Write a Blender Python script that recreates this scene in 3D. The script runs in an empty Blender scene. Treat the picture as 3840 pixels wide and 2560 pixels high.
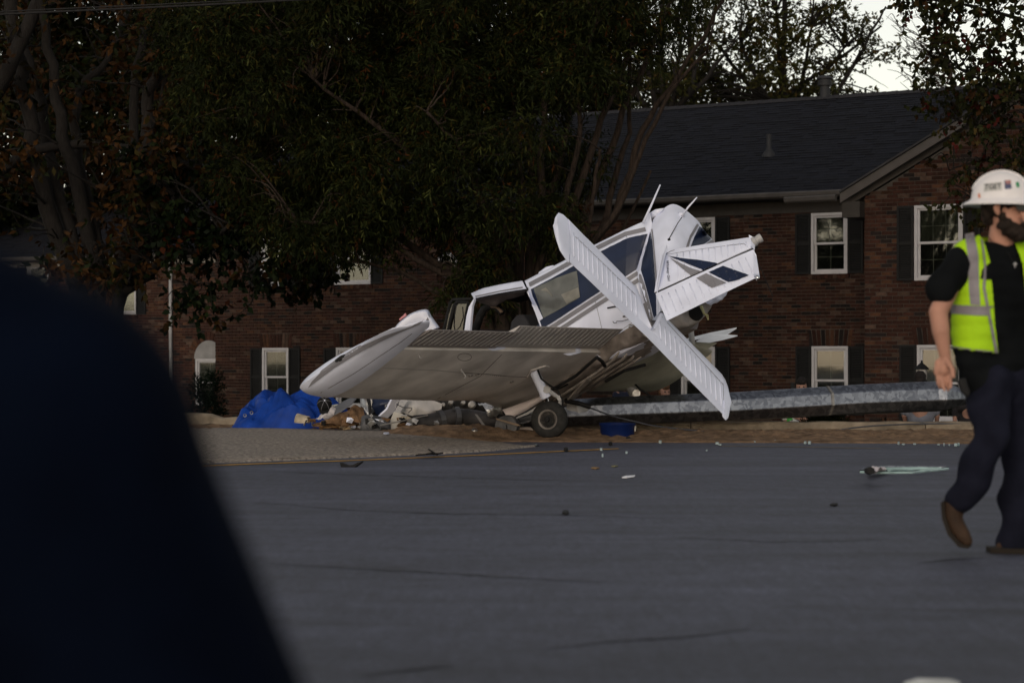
import bpy, bmesh, math, random
import numpy as np
from mathutils import Vector, Matrix, Quaternion

# ------------------------------------------------------------------ camera, sky, sun, exposure
scene = bpy.context.scene
col = scene.collection
FPX, HORIZ, CAMH = 7467.0, 1339.0, 0.967      # focal length and horizon in photograph pixels, lens height in metres
cam_d = bpy.data.cameras.new('camera'); cam = bpy.data.objects.new('camera', cam_d); col.objects.link(cam)
cam.location = (0, 0, CAMH); cam.rotation_euler = (math.radians(90), 0, 0)
cam_d.sensor_width = 36; cam_d.lens = 70.0; cam_d.shift_y = 59 / 3840
cam_d.clip_start = 0.1; cam_d.clip_end = 3000
cam_d.dof.use_dof = True; cam_d.dof.focus_distance = 23.5; cam_d.dof.aperture_fstop = 2.8
scene.camera = cam

SUN_EL, SUN_AZ = math.radians(21.0), math.radians(196.0)     # soft hazy sun behind the photographer
world = bpy.data.worlds.new('World'); scene.world = world; world.use_nodes = True
nt = world.node_tree; nt.nodes.clear()
w_out = nt.nodes.new('ShaderNodeOutputWorld'); w_bg = nt.nodes.new('ShaderNodeBackground')
sky = nt.nodes.new('ShaderNodeTexSky'); sky.sky_type = 'NISHITA'; sky.sun_disc = False
sky.sun_elevation = SUN_EL; sky.sun_rotation = SUN_AZ
sky.air_density = 1.0; sky.dust_density = 1.0; sky.ozone_density = 1.0
hs = nt.nodes.new('ShaderNodeHueSaturation'); hs.inputs['Saturation'].default_value = 0.46
tint = nt.nodes.new('ShaderNodeMix'); tint.data_type = 'RGBA'; tint.blend_type = 'MULTIPLY'; tint.inputs[0].default_value = 1.0
tint.inputs[7].default_value = (1.2, 1.07, 0.90, 1.0)          # the camera's white balance: a warm pale sky
nt.links.new(sky.outputs[0], hs.inputs['Color']); nt.links.new(hs.outputs[0], tint.inputs[6]); nt.links.new(tint.outputs[2], w_bg.inputs[0])
w_bg.inputs[1].default_value = 0.15; nt.links.new(w_bg.outputs[0], w_out.inputs[0])

sun_d = bpy.data.lights.new('sun', 'SUN'); sun = bpy.data.objects.new('sun', sun_d); col.objects.link(sun)
sun_d.energy = 0.36; sun_d.angle = math.radians(25); sun_d.color = (1.0, 0.98, 0.96)
sdir = Vector((math.sin(SUN_AZ) * math.cos(SUN_EL), math.cos(SUN_AZ) * math.cos(SUN_EL), math.sin(SUN_EL)))
sun.rotation_euler = sdir.to_track_quat('Z', 'Y').to_euler(); sun.location = (-5, -40, 30)

vs = scene.view_settings
vs.view_transform = 'Standard'; vs.look = 'None'; vs.gamma = 1.0; vs.use_curve_mapping = False
vs.exposure = -0.12

# ------------------------------------------------------------------ helpers
V = Vector
def P(px, py, Y):
    """the point at depth Y that stands behind photograph pixel (px, py)"""
    return V(((px - 1920) / FPX * Y, Y, CAMH + (HORIZ - py) / FPX * Y))
def on_plane(px, py, o, n):
    d = V(((px - 1920) / FPX, 1, (HORIZ - py) / FPX)); c = V((0, 0, CAMH))
    return c + d * ((o - c).dot(n) / d.dot(n))
def ground_at(px, py, z=0.0):
    Y = FPX * (CAMH - z) / (py - HORIZ)
    return V(((px - 1920) / FPX * Y, Y, z))

MATS = {}
def mat(name, c, rough=0.7, metal=0.0, var=0.18, scale=4.0, bump=0.0, bscale=40.0, attr=None, spec=0.2, coat=0.0, stretch=None, sub=0.0, trans=0.0):
    if name in MATS: return MATS[name]
    m = bpy.data.materials.new(name); m.use_nodes = True; t = m.node_tree; N = t.nodes; L = t.links
    b = N['Principled BSDF']
    b.inputs['Roughness'].default_value = rough; b.inputs['Metallic'].default_value = metal
    b.inputs['Specular IOR Level'].default_value = spec
    if coat: b.inputs['Coat Weight'].default_value = coat; b.inputs['Coat Roughness'].default_value = 0.08
    tc = N.new('ShaderNodeTexCoord'); src = tc.outputs['Object']
    if stretch:
        mp = N.new('ShaderNodeMapping'); mp.inputs['Scale'].default_value = stretch; L.new(src, mp.inputs[0]); src = mp.outputs[0]
    nz = N.new('ShaderNodeTexNoise'); nz.inputs['Scale'].default_value = scale; nz.inputs['Detail'].default_value = 6; L.new(src, nz.inputs['Vector'])
    mr = N.new('ShaderNodeMapRange'); mr.inputs['From Min'].default_value = 0.3; mr.inputs['From Max'].default_value = 0.7
    mr.inputs['To Min'].default_value = 1 - var; mr.inputs['To Max'].default_value = 1 + var; L.new(nz.outputs['Fac'], mr.inputs['Value'])
    mx = N.new('ShaderNodeMix'); mx.data_type = 'RGBA'; mx.blend_type = 'MULTIPLY'; mx.inputs[0].default_value = 1
    if attr:
        at = N.new('ShaderNodeAttribute'); at.attribute_name = attr; L.new(at.outputs['Color'], mx.inputs[6])
    else: mx.inputs[6].default_value = (*c, 1)
    L.new(mr.outputs[0], mx.inputs[7]); L.new(mx.outputs[2], b.inputs['Base Color'])
    if bump:
        n2 = N.new('ShaderNodeTexNoise'); n2.inputs['Scale'].default_value = bscale; n2.inputs['Detail'].default_value = 5; L.new(src, n2.inputs['Vector'])
        bp = N.new('ShaderNodeBump'); bp.inputs['Strength'].default_value = bump; bp.inputs['Distance'].default_value = 0.02
        L.new(n2.outputs['Fac'], bp.inputs['Height']); L.new(bp.outputs[0], b.inputs['Normal'])
    MATS[name] = m; return m

def tag(o, label=None, cat=None, group=None, kind=None):
    if label: o['label'] = label
    if cat: o['category'] = cat
    if group: o['group'] = group
    if kind: o['kind'] = kind
    return o
def thing(name, label, cat, loc, group=None):
    e = bpy.data.objects.new(name, None); e.empty_display_size = 0.2; col.objects.link(e)
    e.location = loc; return tag(e, label, cat, group)
ORG = {}
def worldloc(o):
    p = V((0, 0, 0))
    while o: p = p + o.location; o = o.parent
    return p

class MB:
    """collects faces in world coordinates; build() links them as one mesh object"""
    def __init__(s): s.v = []; s.f = []; s.m = []; s.c = []
    def face(s, pts, m=0, c=None):
        i = len(s.v); s.v += [tuple(p) for p in pts]; s.f.append(tuple(range(i, i + len(pts)))); s.m.append(m); s.c.append(c)
    def faces(s, verts, faces, m=0, c=None):
        i = len(s.v); s.v += [tuple(p) for p in verts]
        for f in faces: s.f.append(tuple(i + k for k in f)); s.m.append(m); s.c.append(c)
    def box(s, o, ax, ay, az, m=0, c=None):
        """box with a corner at o and edge vectors ax, ay, az"""
        o, ax, ay, az = V(o), V(ax), V(ay), V(az)
        p = [o, o + ax, o + ax + ay, o + ay]; q = [k + az for k in p]
        F = [(0, 3, 2, 1), (4, 5, 6, 7), (0, 1, 5, 4), (1, 2, 6, 5), (2, 3, 7, 6), (3, 0, 4, 7)]
        if ax.cross(ay).dot(az) < 0: F = [f[::-1] for f in F]
        s.faces(p + q, F, m, c)
    def cbox(s, c0, ax, ay, az, m=0, c=None):
        c0, ax, ay, az = V(c0), V(ax), V(ay), V(az); s.box(c0 - (ax + ay + az) / 2, ax, ay, az, m, c)
    def prism(s, poly, d, m=0, c=None, ms=None):
        """polygon (list of points) pushed along d"""
        d = V(d); poly = [V(p) for p in poly]; n = len(poly); q = [p + d for p in poly]
        nrm = V((0, 0, 0))
        for i in range(n): nrm += (poly[i] - poly[0]).cross(poly[(i + 1) % n] - poly[0])
        F = [tuple(range(n))[::-1], tuple(range(n, 2 * n))] + [(i, (i + 1) % n, n + (i + 1) % n, n + i) for i in range(n)]
        if nrm.dot(d) < 0: F = [f[::-1] for f in F]
        s.faces(poly + q, F, m, c)
    def tube(s, pts, rad, n=8, m=0, c=None, cap=True, flat=1.0, up=None):
        pts = [V(p) for p in pts]; k = len(pts)
        if not hasattr(rad, '__len__'): rad = [rad] * k
        i0 = len(s.v); prev = None
        for i in range(k):
            t = (pts[min(i + 1, k - 1)] - pts[max(i - 1, 0)])
            t = t.normalized() if t.length > 1e-9 else V((0, 0, 1))
            if prev is None:
                r = V(up) if up is not None else (V((0, 0, 1)) if abs(t.z) < 0.9 else V((1, 0, 0)))
                a = (r - t * r.dot(t)).normalized()
            else: a = (prev - t * prev.dot(t)).normalized()
            prev = a; b = t.cross(a)
            for j in range(n):
                an = 2 * math.pi * j / n; s.v.append(tuple(pts[i] + (a * math.cos(an) * flat + b * math.sin(an)) * rad[i]))
        for i in range(k - 1):
            for j in range(n):
                a0 = i0 + i * n + j; a1 = i0 + i * n + (j + 1) % n
                s.f.append((a0, a1, a1 + n, a0 + n)); s.m.append(m); s.c.append(c)
        if cap:
            s.f.append(tuple(i0 + j for j in range(n))[::-1]); s.m.append(m); s.c.append(c)
            s.f.append(tuple(i0 + (k - 1) * n + j for j in range(n))); s.m.append(m); s.c.append(c)
    def lathe(s, o, axis, prof, n=20, m=0, c=None, ref=None):
        """prof: list of (distance along axis, radius)"""
        o = V(o); t = V(axis).normalized()
        r = V(ref) if ref is not None else (V((0, 0, 1)) if abs(t.z) < 0.9 else V((1, 0, 0)))
        a = (r - t * r.dot(t)).normalized(); b = t.cross(a); i0 = len(s.v)
        for d, R in prof:
            for j in range(n):
                an = 2 * math.pi * j / n; s.v.append(tuple(o + t * d + (a * math.cos(an) + b * math.sin(an)) * R))
        for i in range(len(prof) - 1):
            for j in range(n):
                a0 = i0 + i * n + j; a1 = i0 + i * n + (j + 1) % n
                s.f.append((a0, a1, a1 + n, a0 + n)); s.m.append(m); s.c.append(c)
        s.f.append(tuple(i0 + j for j in range(n))[::-1]); s.m.append(m); s.c.append(c)
        s.f.append(tuple(i0 + (len(prof) - 1) * n + j for j in range(n))); s.m.append(m); s.c.append(c)
    def grid(s, rows, m=0, c=None, mf=None, closed=False):
        """rows: list of equally long point lists"""
        i0 = len(s.v); w = len(rows[0])
        for r in rows: s.v += [tuple(p) for p in r]
        for i in range(len(rows) - 1):
            for j in range(w if closed else w - 1):
                a0 = i0 + i * w + j; a1 = i0 + i * w + (j + 1) % w
                s.f.append((a0, a1, a1 + w, a0 + w)); s.m.append(mf(i, j) if mf else m); s.c.append(c)
    def build(s, name, mats, parent=None, smooth=False, bevel=0.0, auto=None, origin=None, weld=False):
        if not isinstance(mats, (list, tuple)): mats = [mats]
        me = bpy.data.meshes.new(name)
        vv = np.array(s.v, dtype=np.float64).reshape(-1, 3)
        if origin is None:
            if parent is not None: origin = worldloc(parent)
            else: origin = V(((vv[:, 0].min() + vv[:, 0].max()) / 2, (vv[:, 1].min() + vv[:, 1].max()) / 2, vv[:, 2].min()))
        vv = vv - np.array(origin)
        me.from_pydata(vv.tolist(), [], s.f)
        for k in mats: me.materials.append(k)
        me.polygons.foreach_set('material_index', s.m)
        if any(x is not None for x in s.c):
            ca = me.color_attributes.new('Col', 'FLOAT_COLOR', 'CORNER'); buf = []
            for p, cc in zip(me.polygons, s.c): buf += list((*(cc or (0.5, 0.5, 0.5)), 1.0)) * p.loop_total
            ca.data.foreach_set('color', buf)
        if weld:
            bm = bmesh.new(); bm.from_mesh(me); bmesh.ops.remove_doubles(bm, verts=bm.verts, dist=0.0005)
            bmesh.ops.recalc_face_normals(bm, faces=bm.faces); bm.to_mesh(me); bm.free()
        if smooth: me.polygons.foreach_set('use_smooth', [True] * len(me.polygons))
        me.update()
        o = bpy.data.objects.new(name, me); col.objects.link(o)
        if parent is not None: o.parent = parent
        else: o.location = origin
        if parent is not None and origin is not None: o.location = V(origin) - worldloc(parent) if (V(origin) - worldloc(parent)).length > 1e-6 else (0, 0, 0)
        if bevel:
            bv = o.modifiers.new('bevel', 'BEVEL'); bv.width = bevel; bv.segments = 2; bv.limit_method = 'ANGLE'; bv.angle_limit = math.radians(40)
        if auto: 
            try: me.set_sharp_from_angle(angle=math.radians(auto))
            except Exception: pass
        return o

def struct(o): o['kind'] = 'structure'; return o

def bulk_mesh(name, verts, faces4, cols, material, parent=None, origin=None, smooth=False):
    """large quad mesh from numpy arrays; cols = one colour per face"""
    me = bpy.data.meshes.new(name); origin = V(origin) if origin is not None else (worldloc(parent) if parent else V((0, 0, 0)))
    v = (verts - np.array(origin)).astype(np.float32); nv = len(v); nf = len(faces4); k = faces4.shape[1]
    me.vertices.add(nv); me.vertices.foreach_set('co', v.ravel())
    me.loops.add(nf * k); me.loops.foreach_set('vertex_index', faces4.astype(np.int32).ravel())
    me.polygons.add(nf); me.polygons.foreach_set('loop_start', np.arange(0, nf * k, k, dtype=np.int32))
    if cols is not None:
        ca = me.color_attributes.new('Col', 'FLOAT_COLOR', 'CORNER')
        c4 = np.ones((nf, k, 4), dtype=np.float32); c4[:, :, :3] = cols[:, None, :]; ca.data.foreach_set('color', c4.ravel())
    me.update(calc_edges=True); me.validate()
    me.materials.append(material)
    if smooth: me.polygons.foreach_set('use_smooth', [True] * nf)
    o = bpy.data.objects.new(name, me); col.objects.link(o)
    if parent is not None: o.parent = parent
    else: o.location = origin
    return o
# ------------------------------------------------------------------ ground, road, kerb
rng = random.Random(7)
def kerb_y(x):            # the kerb line runs from near on the right to farther on the left
    return 25.6 - 0.42 * min(x, 0) - 0.02 * x if x < 0 else 25.6 - 0.02 * x
def terrain_z(x, y):
    d = y - kerb_y(x)
    if d < 0.1: return -0.06
    t = min(1, max(0, (d - 0.1) / 3.4)); t = t * t * (3 - 2 * t)
    return 0.08 - 1.13 * t + (0.03 * math.sin(x * 1.3) * math.sin(y * 0.9) if d > 1 else 0)

m_earth = mat('lawn_earth', (0.045, 0.04, 0.028), 0.95, var=0.4, scale=1.5, bump=0.6, bscale=14)
mb = MB()
ys = [-60, -20, 0, 10, 18, 22] + [23 + .5 * i for i in range(44)] + [46, 48, 52, 60, 75, 100, 160, 300, 700, 1500]
xs = [-900, -400, -200, -100, -60, -40] + [-30 + i for i in range(61)] + [40, 60, 100, 200, 400, 900]
mb.grid([[(x, y, terrain_z(x, y)) for x in xs] for y in ys])
struct(mb.build('ground', m_earth, origin=(0, 0, 0), smooth=True))

def road_material():
    m = bpy.data.materials.new('asphalt'); m.use_nodes = True; t = m.node_tree; N = t.nodes; L = t.links; b = N['Principled BSDF']
    tc = N.new('ShaderNodeTexCoord')
    def noise(scale, st, det=6, rough=.6, dist=0.0):
        mp = N.new('ShaderNodeMapping'); mp.inputs['Scale'].default_value = st; L.new(tc.outputs['Object'], mp.inputs[0])
        n = N.new('ShaderNodeTexNoise'); n.inputs['Scale'].default_value = scale; n.inputs['Detail'].default_value = det; n.inputs['Roughness'].default_value = rough
        n.inputs['Distortion'].default_value = dist; L.new(mp.outputs[0], n.inputs['Vector']); return n.outputs['Fac']
    def rng_(v, a, b2, lo, hi):
        r = N.new('ShaderNodeMapRange'); r.inputs['From Min'].default_value = a; r.inputs['From Max'].default_value = b2
        r.inputs['To Min'].default_value = lo; r.inputs['To Max'].default_value = hi; L.new(v, r.inputs['Value']); return r.outputs[0]
    def mul(a, c):
        q = N.new('ShaderNodeMath'); q.operation = 'MULTIPLY'; L.new(a, q.inputs[0])
        if isinstance(c, float): q.inputs[1].default_value = c
        else: L.new(c, q.inputs[1])
        return q.outputs[0]
    streak = rng_(noise(1.0, (0.10, 0.9, 1), 5, .62, 0.6), .3, .72, .66, 1.22)      # worn wheel paths along the road
    patch = rng_(noise(0.35, (1, 1, 1), 4), .3, .7, .86, 1.14)
    fine = rng_(noise(1.0, (0.06, 3.2, 1), 6, .7, 0.4), .32, .7, .84, 1.12)
    grain = rng_(noise(34.0, (1, 1, 1), 4, .85), .32, .68, .42, 1.65)
    blot = mul(rng_(noise(3.2, (.8, 1.2, 1), 5, .65), .3, .7, .76, 1.24), rng_(noise(1.0, (17, 2.6, 1), 6, .75), .3, .7, .72, 1.3))
    crackf = rng_(noise(0.55, (0.22, 1.6, 1), 5, .55, 1.2), .497, .512, 1.0, 0.0)
    crackg = rng_(noise(0.55, (0.22, 1.6, 1), 5, .55, 1.2), .482, .497, 0.0, 1.0)
    crack = rng_(mul(crackf, crackg), 0.35, 1.0, 1.0, .55)
    f = mul(mul(mul(mul(streak, patch), mul(grain, blot)), crack), fine)
    mx = N.new('ShaderNodeMix'); mx.data_type = 'RGBA'; mx.blend_type = 'MULTIPLY'; mx.inputs[0].default_value = 1
    mx.inputs[6].default_value = (0.048, 0.052, 0.080, 1); L.new(f, mx.inputs[7]); L.new(mx.outputs[2], b.inputs['Base Color'])
    b.inputs['Roughness'].default_value = 0.68; b.inputs['Specular IOR Level'].default_value = 0.5
    bp = N.new('ShaderNodeBump'); bp.inputs['Strength'].default_value = 0.5; bp.inputs['Distance'].default_value = 0.006
    L.new(noise(120.0, (1, 1, 1), 3, .7), bp.inputs['Height']); L.new(bp.outputs[0], b.inputs['Normal'])
    return m
m_road = road_material()
mb = MB()
far = [(-60, 25.2), (-9, 24.6), (-3.2, 23.7), (-0.5, 22.9), (0.6, 22.75), (2, 22.6), (3.2, 22.55), (5, 22.3), (9, 22.2), (60, 21.5)]
def far_y(x):
    for (a, b), (c, d) in zip(far, far[1:]):
        if a <= x <= c: return b + (d - b) * (x - a) / (c - a)
    return 22
rx = [-60, -30, -15] + [-10 + .25 * i for i in range(81)] + [15, 30, 60]
mb.grid([[(x, -20, 0) for x in rx], [(x, 12, 0) for x in rx], [(x, far_y(x) + (0.05 * math.sin(x * 9) + .04 * math.sin(x * 23)), 0) for x in rx]])
struct(mb.build('road', m_road, origin=(0, 0, 0)))

# dark tar-filled seams
m_tar = mat('tar_seam', (.033, .032, .038), .7, var=.3)
TS = random.Random(21)
for pl_ in ([(700, 1748), (852, 1755), (1200, 1773), (1700, 1790), (2250, 1803), (2800, 1817)], [(860, 1876), (1100, 1893), (1290, 1910), (1700, 1925), (2200, 1930), (2600, 1946)], [(1000, 2108), (1340, 2130), (1705, 2149), (2000, 2168), (2312, 2182)], [(2050, 2427), (2300, 2400), (2560, 2385), (2816, 2356)], [(1350, 2530), (1560, 2505), (1700, 2490)], [(2500, 2010), (2900, 2030), (3300, 2022)], [(1700, 1658), (1850, 1664), (2010, 1668)], [(3440, 2110), (3560, 2095), (3700, 2088)]):
    a_ = []; n_ = 60
    for i in range(n_ + 1):
        t = i / n_ * (len(pl_) - 1); k = min(int(t), len(pl_) - 2); f_ = t - k; x = pl_[k][0] + (pl_[k + 1][0] - pl_[k][0]) * f_; y = pl_[k][1] + (pl_[k + 1][1] - pl_[k][1]) * f_ + TS.uniform(-1.6, 1.6)
        p = ground_at(x, y, .004); w_ = .005 + .014 * TS.random() * math.sin(math.pi * i / n_); a_.append((p, w_))
    mb = MB(); mb.grid([[p + V((0, w_, 0)) for p, w_ in a_], [p - V((0, w_, 0)) for p, w_ in a_]]); struct(mb.build('tar_seam', m_tar, origin=(0, 0, 0)))

# raised tan apron beside the yellow line
def apron_material():
    m = mat('exposed_aggregate_concrete', (0.215, 0.188, 0.165), 0.9, var=0.6, scale=26, bump=0.7, bscale=60)
    return m
m_apron = apron_material()
front = [(-400, 1790), (300, 1752), (870, 1733), (1200, 1721), (1500, 1708), (1700, 1700), (1850, 1690), (2010, 1674)]
backp = [(-400, 1590), (300, 1597), (870, 1603), (1200, 1606), (1500, 1618), (1700, 1634), (1850, 1650), (2060, 1668)]
rows = []; NR = 14
fr = [ground_at(x, y) for x, y in front]
bk = [P(x, y, Y) for (x, y), Y in zip(backp, [25.6, 25.2, 24.8, 24.4, 24.0, 23.6, 23.0, 22.2])]
def resample(pts, n):
    out = []
    for i in range(n):
        t = i / (n - 1) * (len(pts) - 1); k = min(int(t), len(pts) - 2); out.append(pts[k].lerp(pts[k + 1], t - k))
    return out
fr, bk = resample(fr, 60), resample(bk, 60)
for i in range(NR + 1):
    t = i / NR
    row = []
    for a, b in zip(fr, bk):
        p = a.lerp(b, t); p.z = max(.006, .02) + (b.z - .02) * math.sin(t * math.pi / 2) + .006 * math.sin(p.x * 5 + p.y * 3); row.append(p)
    rows.append(row)
rows.insert(0, [p - V((0, .02 + .07 * rng.random(), .05)) for p in rows[0]])
rows.append([p + V((0, .6, -.25)) for p in rows[-1]])
mb = MB(); mb.grid(rows)
struct(mb.build('apron', m_apron, origin=(0, 0, 0), smooth=True))

# yellow edge line
m_yel = mat('worn_yellow_paint', (0.46, 0.25, 0.035), 0.75, var=0.35, scale=9)
pts = [ground_at(x, y, 0.005) for x, y in [(-700, 1800), (300, 1764), (870, 1741), (1300, 1726), (1800, 1705), (2100, 1691), (2320, 1681)]]
mb = MB(); pts = resample(pts, 50)
mb.grid([[p + V((0, 0.065, 0)) for p in pts], [p - V((0, 0.065, 0)) for p in pts]])
struct(mb.build('yellow_line', m_yel, origin=(0, 0, 0)))
mb = MB(); pts = resample([ground_at(x, y, 0.005) for x, y in [(2700, 1671), (2900, 1673), (3100, 1676), (3300, 1681)]], 8)
mb.grid([[p + V((0, 0.04, 0)) for p in pts], [p - V((0, 0.04, 0)) for p in pts]])
struct(mb.build('faded_line', mat('faded_yellow_paint', (0.2, 0.15, 0.08), 0.8, var=0.5, scale=14), origin=(0, 0, 0)))
m_white = mat('road_white_paint', (0.6, 0.6, 0.58), 0.7, var=0.25, scale=12)
mb = MB(); mb.face([ground_at(3390, 2556, .005), ground_at(3600, 2556, .005), ground_at(3560, 2543, .005), ground_at(3440, 2541, .005)])
mb.face([ground_at(3390, 2700, .005), ground_at(3640, 2700, .005), ground_at(3600, 2556, .005), ground_at(3390, 2556, .005)])
struct(mb.build('white_marking', m_white, origin=(0, 0, 0)))

# dirt thrown up along the kerb
def fbm(x, y, s=1.0):
    return (math.sin(x * 3.1 * s + 1.7 * math.sin(y * 2.3 * s)) + .5 * math.sin(x * 7.3 * s + y * 5.1 * s) + .3 * math.sin(x * 15.1 * s - y * 11.7 * s) + .22 * math.sin(x * 31 * s + y * 27 * s)) / 2
m_dirt = mat('loose_brown_dirt', (0.155, 0.10, 0.062), 0.97, var=0.5, scale=7, bump=1.0, bscale=45)
mb = MB(); xs2 = [-7 + .06 * i for i in range(300)]
rows = []
for k in range(40):
    t = k / 39; row = []
    for x in xs2:
        y0, y1 = far_y(x) - .12, kerb_y(x) + .1; y = y0 + (y1 - y0) * t
        hgt = .012 + .07 * math.sin(math.pi * min(1, t * 1.1)) * (0.55 + .5 * fbm(x, y, 1.3)) + .038 * rng.random() * min(1, t * 4)
        hgt += .11 * max(0, 1 - ((x + .75) / .9) ** 2 - ((y - 23.6) / .7) ** 2)
        row.append((x, y, (hgt if t > 0 else -.02)))
    rows.append(row)
mb.grid(rows); dirt = mb.build('dirt_strip', m_dirt, origin=(0, 0, 0), smooth=False); struct(dirt)

# concrete kerb in cast lengths
m_conc = mat('weathered_concrete', (0.2, 0.165, 0.125), 0.92, var=0.35, scale=5, bump=0.6, bscale=30)
kx = [-20, -16, -12.5, -9.5, -6.6, -3.6, -.7, 2.3, 5.3, 8.3, 11.3, 16, 22]
for a, b in zip(kx, kx[1:]):
    n = 16; rows = []
    for i in range(n + 1):
        x = a + (b - a - .012) * i / n; y = kerb_y(x); j = .006 * math.sin(x * 8) + .004 * math.sin(x * 21)
        top = .135 + j + (.05 if x < -4 else 0)
        rows.append([(x, y, -.08), (x, y + j, top - .03), (x, y + .03, top), (x, y + .24 + j, top + .004), (x, y + .27, top - .04), (x, y + .27, -.2)])
    mb = MB(); mb.grid(rows); mb.f.append(tuple(range(6))); mb.m.append(0); mb.c.append(None)
    mb.f.append(tuple(len(mb.v) - 6 + k for k in range(6))); mb.m.append(0); mb.c.append(None)
    struct(mb.build('kerb', m_conc, origin=((a + b) / 2, kerb_y(a), 0)))
# ------------------------------------------------------------------ brick houses
TH = math.radians(30)
UX, NX, UP = V((math.cos(TH), -math.sin(TH), 0)), V((-math.sin(TH), -math.cos(TH), 0)), V((0, 0, 1))
O_MAIN = V((5.9, 40.8, 0)); O_WING = V((6.82, 38.5, 0)); O_LEFT = O_MAIN - NX * 2.6
m_mortar = mat('grey_mortar', (0.066, 0.06, 0.055), 0.95, var=0.3, scale=10)
m_brick = mat('fired_brick', (1, 1, 1), 0.9, var=0.3, scale=12, bump=0.5, bscale=50, attr='Col')
m_trimw = mat('white_window_paint', (0.40, 0.40, 0.43), 0.5, var=0.08, scale=6)
m_trimd = mat('grey_brown_fascia', (0.03, 0.027, 0.025), 0.6, var=0.15, scale=6)
m_gutter = mat('dark_metal_gutter', (0.09, 0.085, 0.085), 0.4, metal=0.3, var=0.15)
m_shut = mat('black_shutter_paint', (0.006, 0.0065, 0.0075), 0.6, var=0.2)
m_dark = mat('unlit_room', (0.012, 0.012, 0.012), 0.9, var=0.1)  # near-black colour painting the darkness inside rooms and the torn tail hole
m_blind = mat('window_blind', (.05, .052, .042), 0.8, var=0.2, scale=3)
def glass_material(name, tint, f):
    m = bpy.data.materials.new(name); m.use_nodes = True; t = m.node_tree; N = t.nodes; L = t.links
    N.remove(N['Principled BSDF']); tr = N.new('ShaderNodeBsdfTransparent'); tr.inputs[0].default_value = (*tint, 1)
    gl = N.new('ShaderNodeBsdfGlossy'); gl.inputs['Roughness'].default_value = 0.03; gl.inputs[0].default_value = (.9, .9, .9, 1)
    tc = N.new('ShaderNodeTexCoord'); nz = N.new('ShaderNodeTexNoise'); nz.inputs['Scale'].default_value = 1.6; L.new(tc.outputs['Object'], nz.inputs[0])
    bp = N.new('ShaderNodeBump'); bp.inputs['Strength'].default_value = .03; bp.inputs['Distance'].default_value = .02
    L.new(nz.outputs['Fac'], bp.inputs['Height']); L.new(bp.outputs[0], gl.inputs['Normal'])
    fr = N.new('ShaderNodeFresnel'); fr.inputs[0].default_value = 1.5
    ad = N.new('ShaderNodeMath'); ad.operation = 'ADD'; ad.inputs[1].default_value = f; L.new(fr.outputs[0], ad.inputs[0])
    mx = N.new('ShaderNodeMixShader'); L.new(ad.outputs[0], mx.inputs[0]); L.new(tr.outputs[0], mx.inputs[1]); L.new(gl.outputs[0], mx.inputs[2])
    L.new(mx.outputs[0], N['Material Output'].inputs['Surface']); return m
m_glass = glass_material('window_glass', (.75, .78, .75), .05)

BR = random.Random(3)
def brick_colour(light=1.0):
    r = BR.random()
    if r < .10: c = (.05, .035, .032)
    elif r < .20: c = (.22, .135, .10)
    elif r < .34: c = (.20, .09, .05)
    else: c = (.125, .05, .034)
    k = (.7 + .6 * BR.random()) * light * .21
    return tuple(min(1, x * k) for x in c)
BRICK_MESH = {}
def single_brick(ln, hh, dd, colr):
    key = (round(ln, 2), round(hh, 2), round(colr[0], 2), round(colr[1], 2))
    if key not in BRICK_MESH:
        b = MB(); b.box((0, 0, 0), UX * key[0], NX * dd, UP * hh, 0, colr)
        o = b.build('brick', m_brick, origin=(0, 0, 0)); BRICK_MESH[key] = o.data; bpy.data.objects.remove(o)
    return BRICK_MESH[key]

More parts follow.
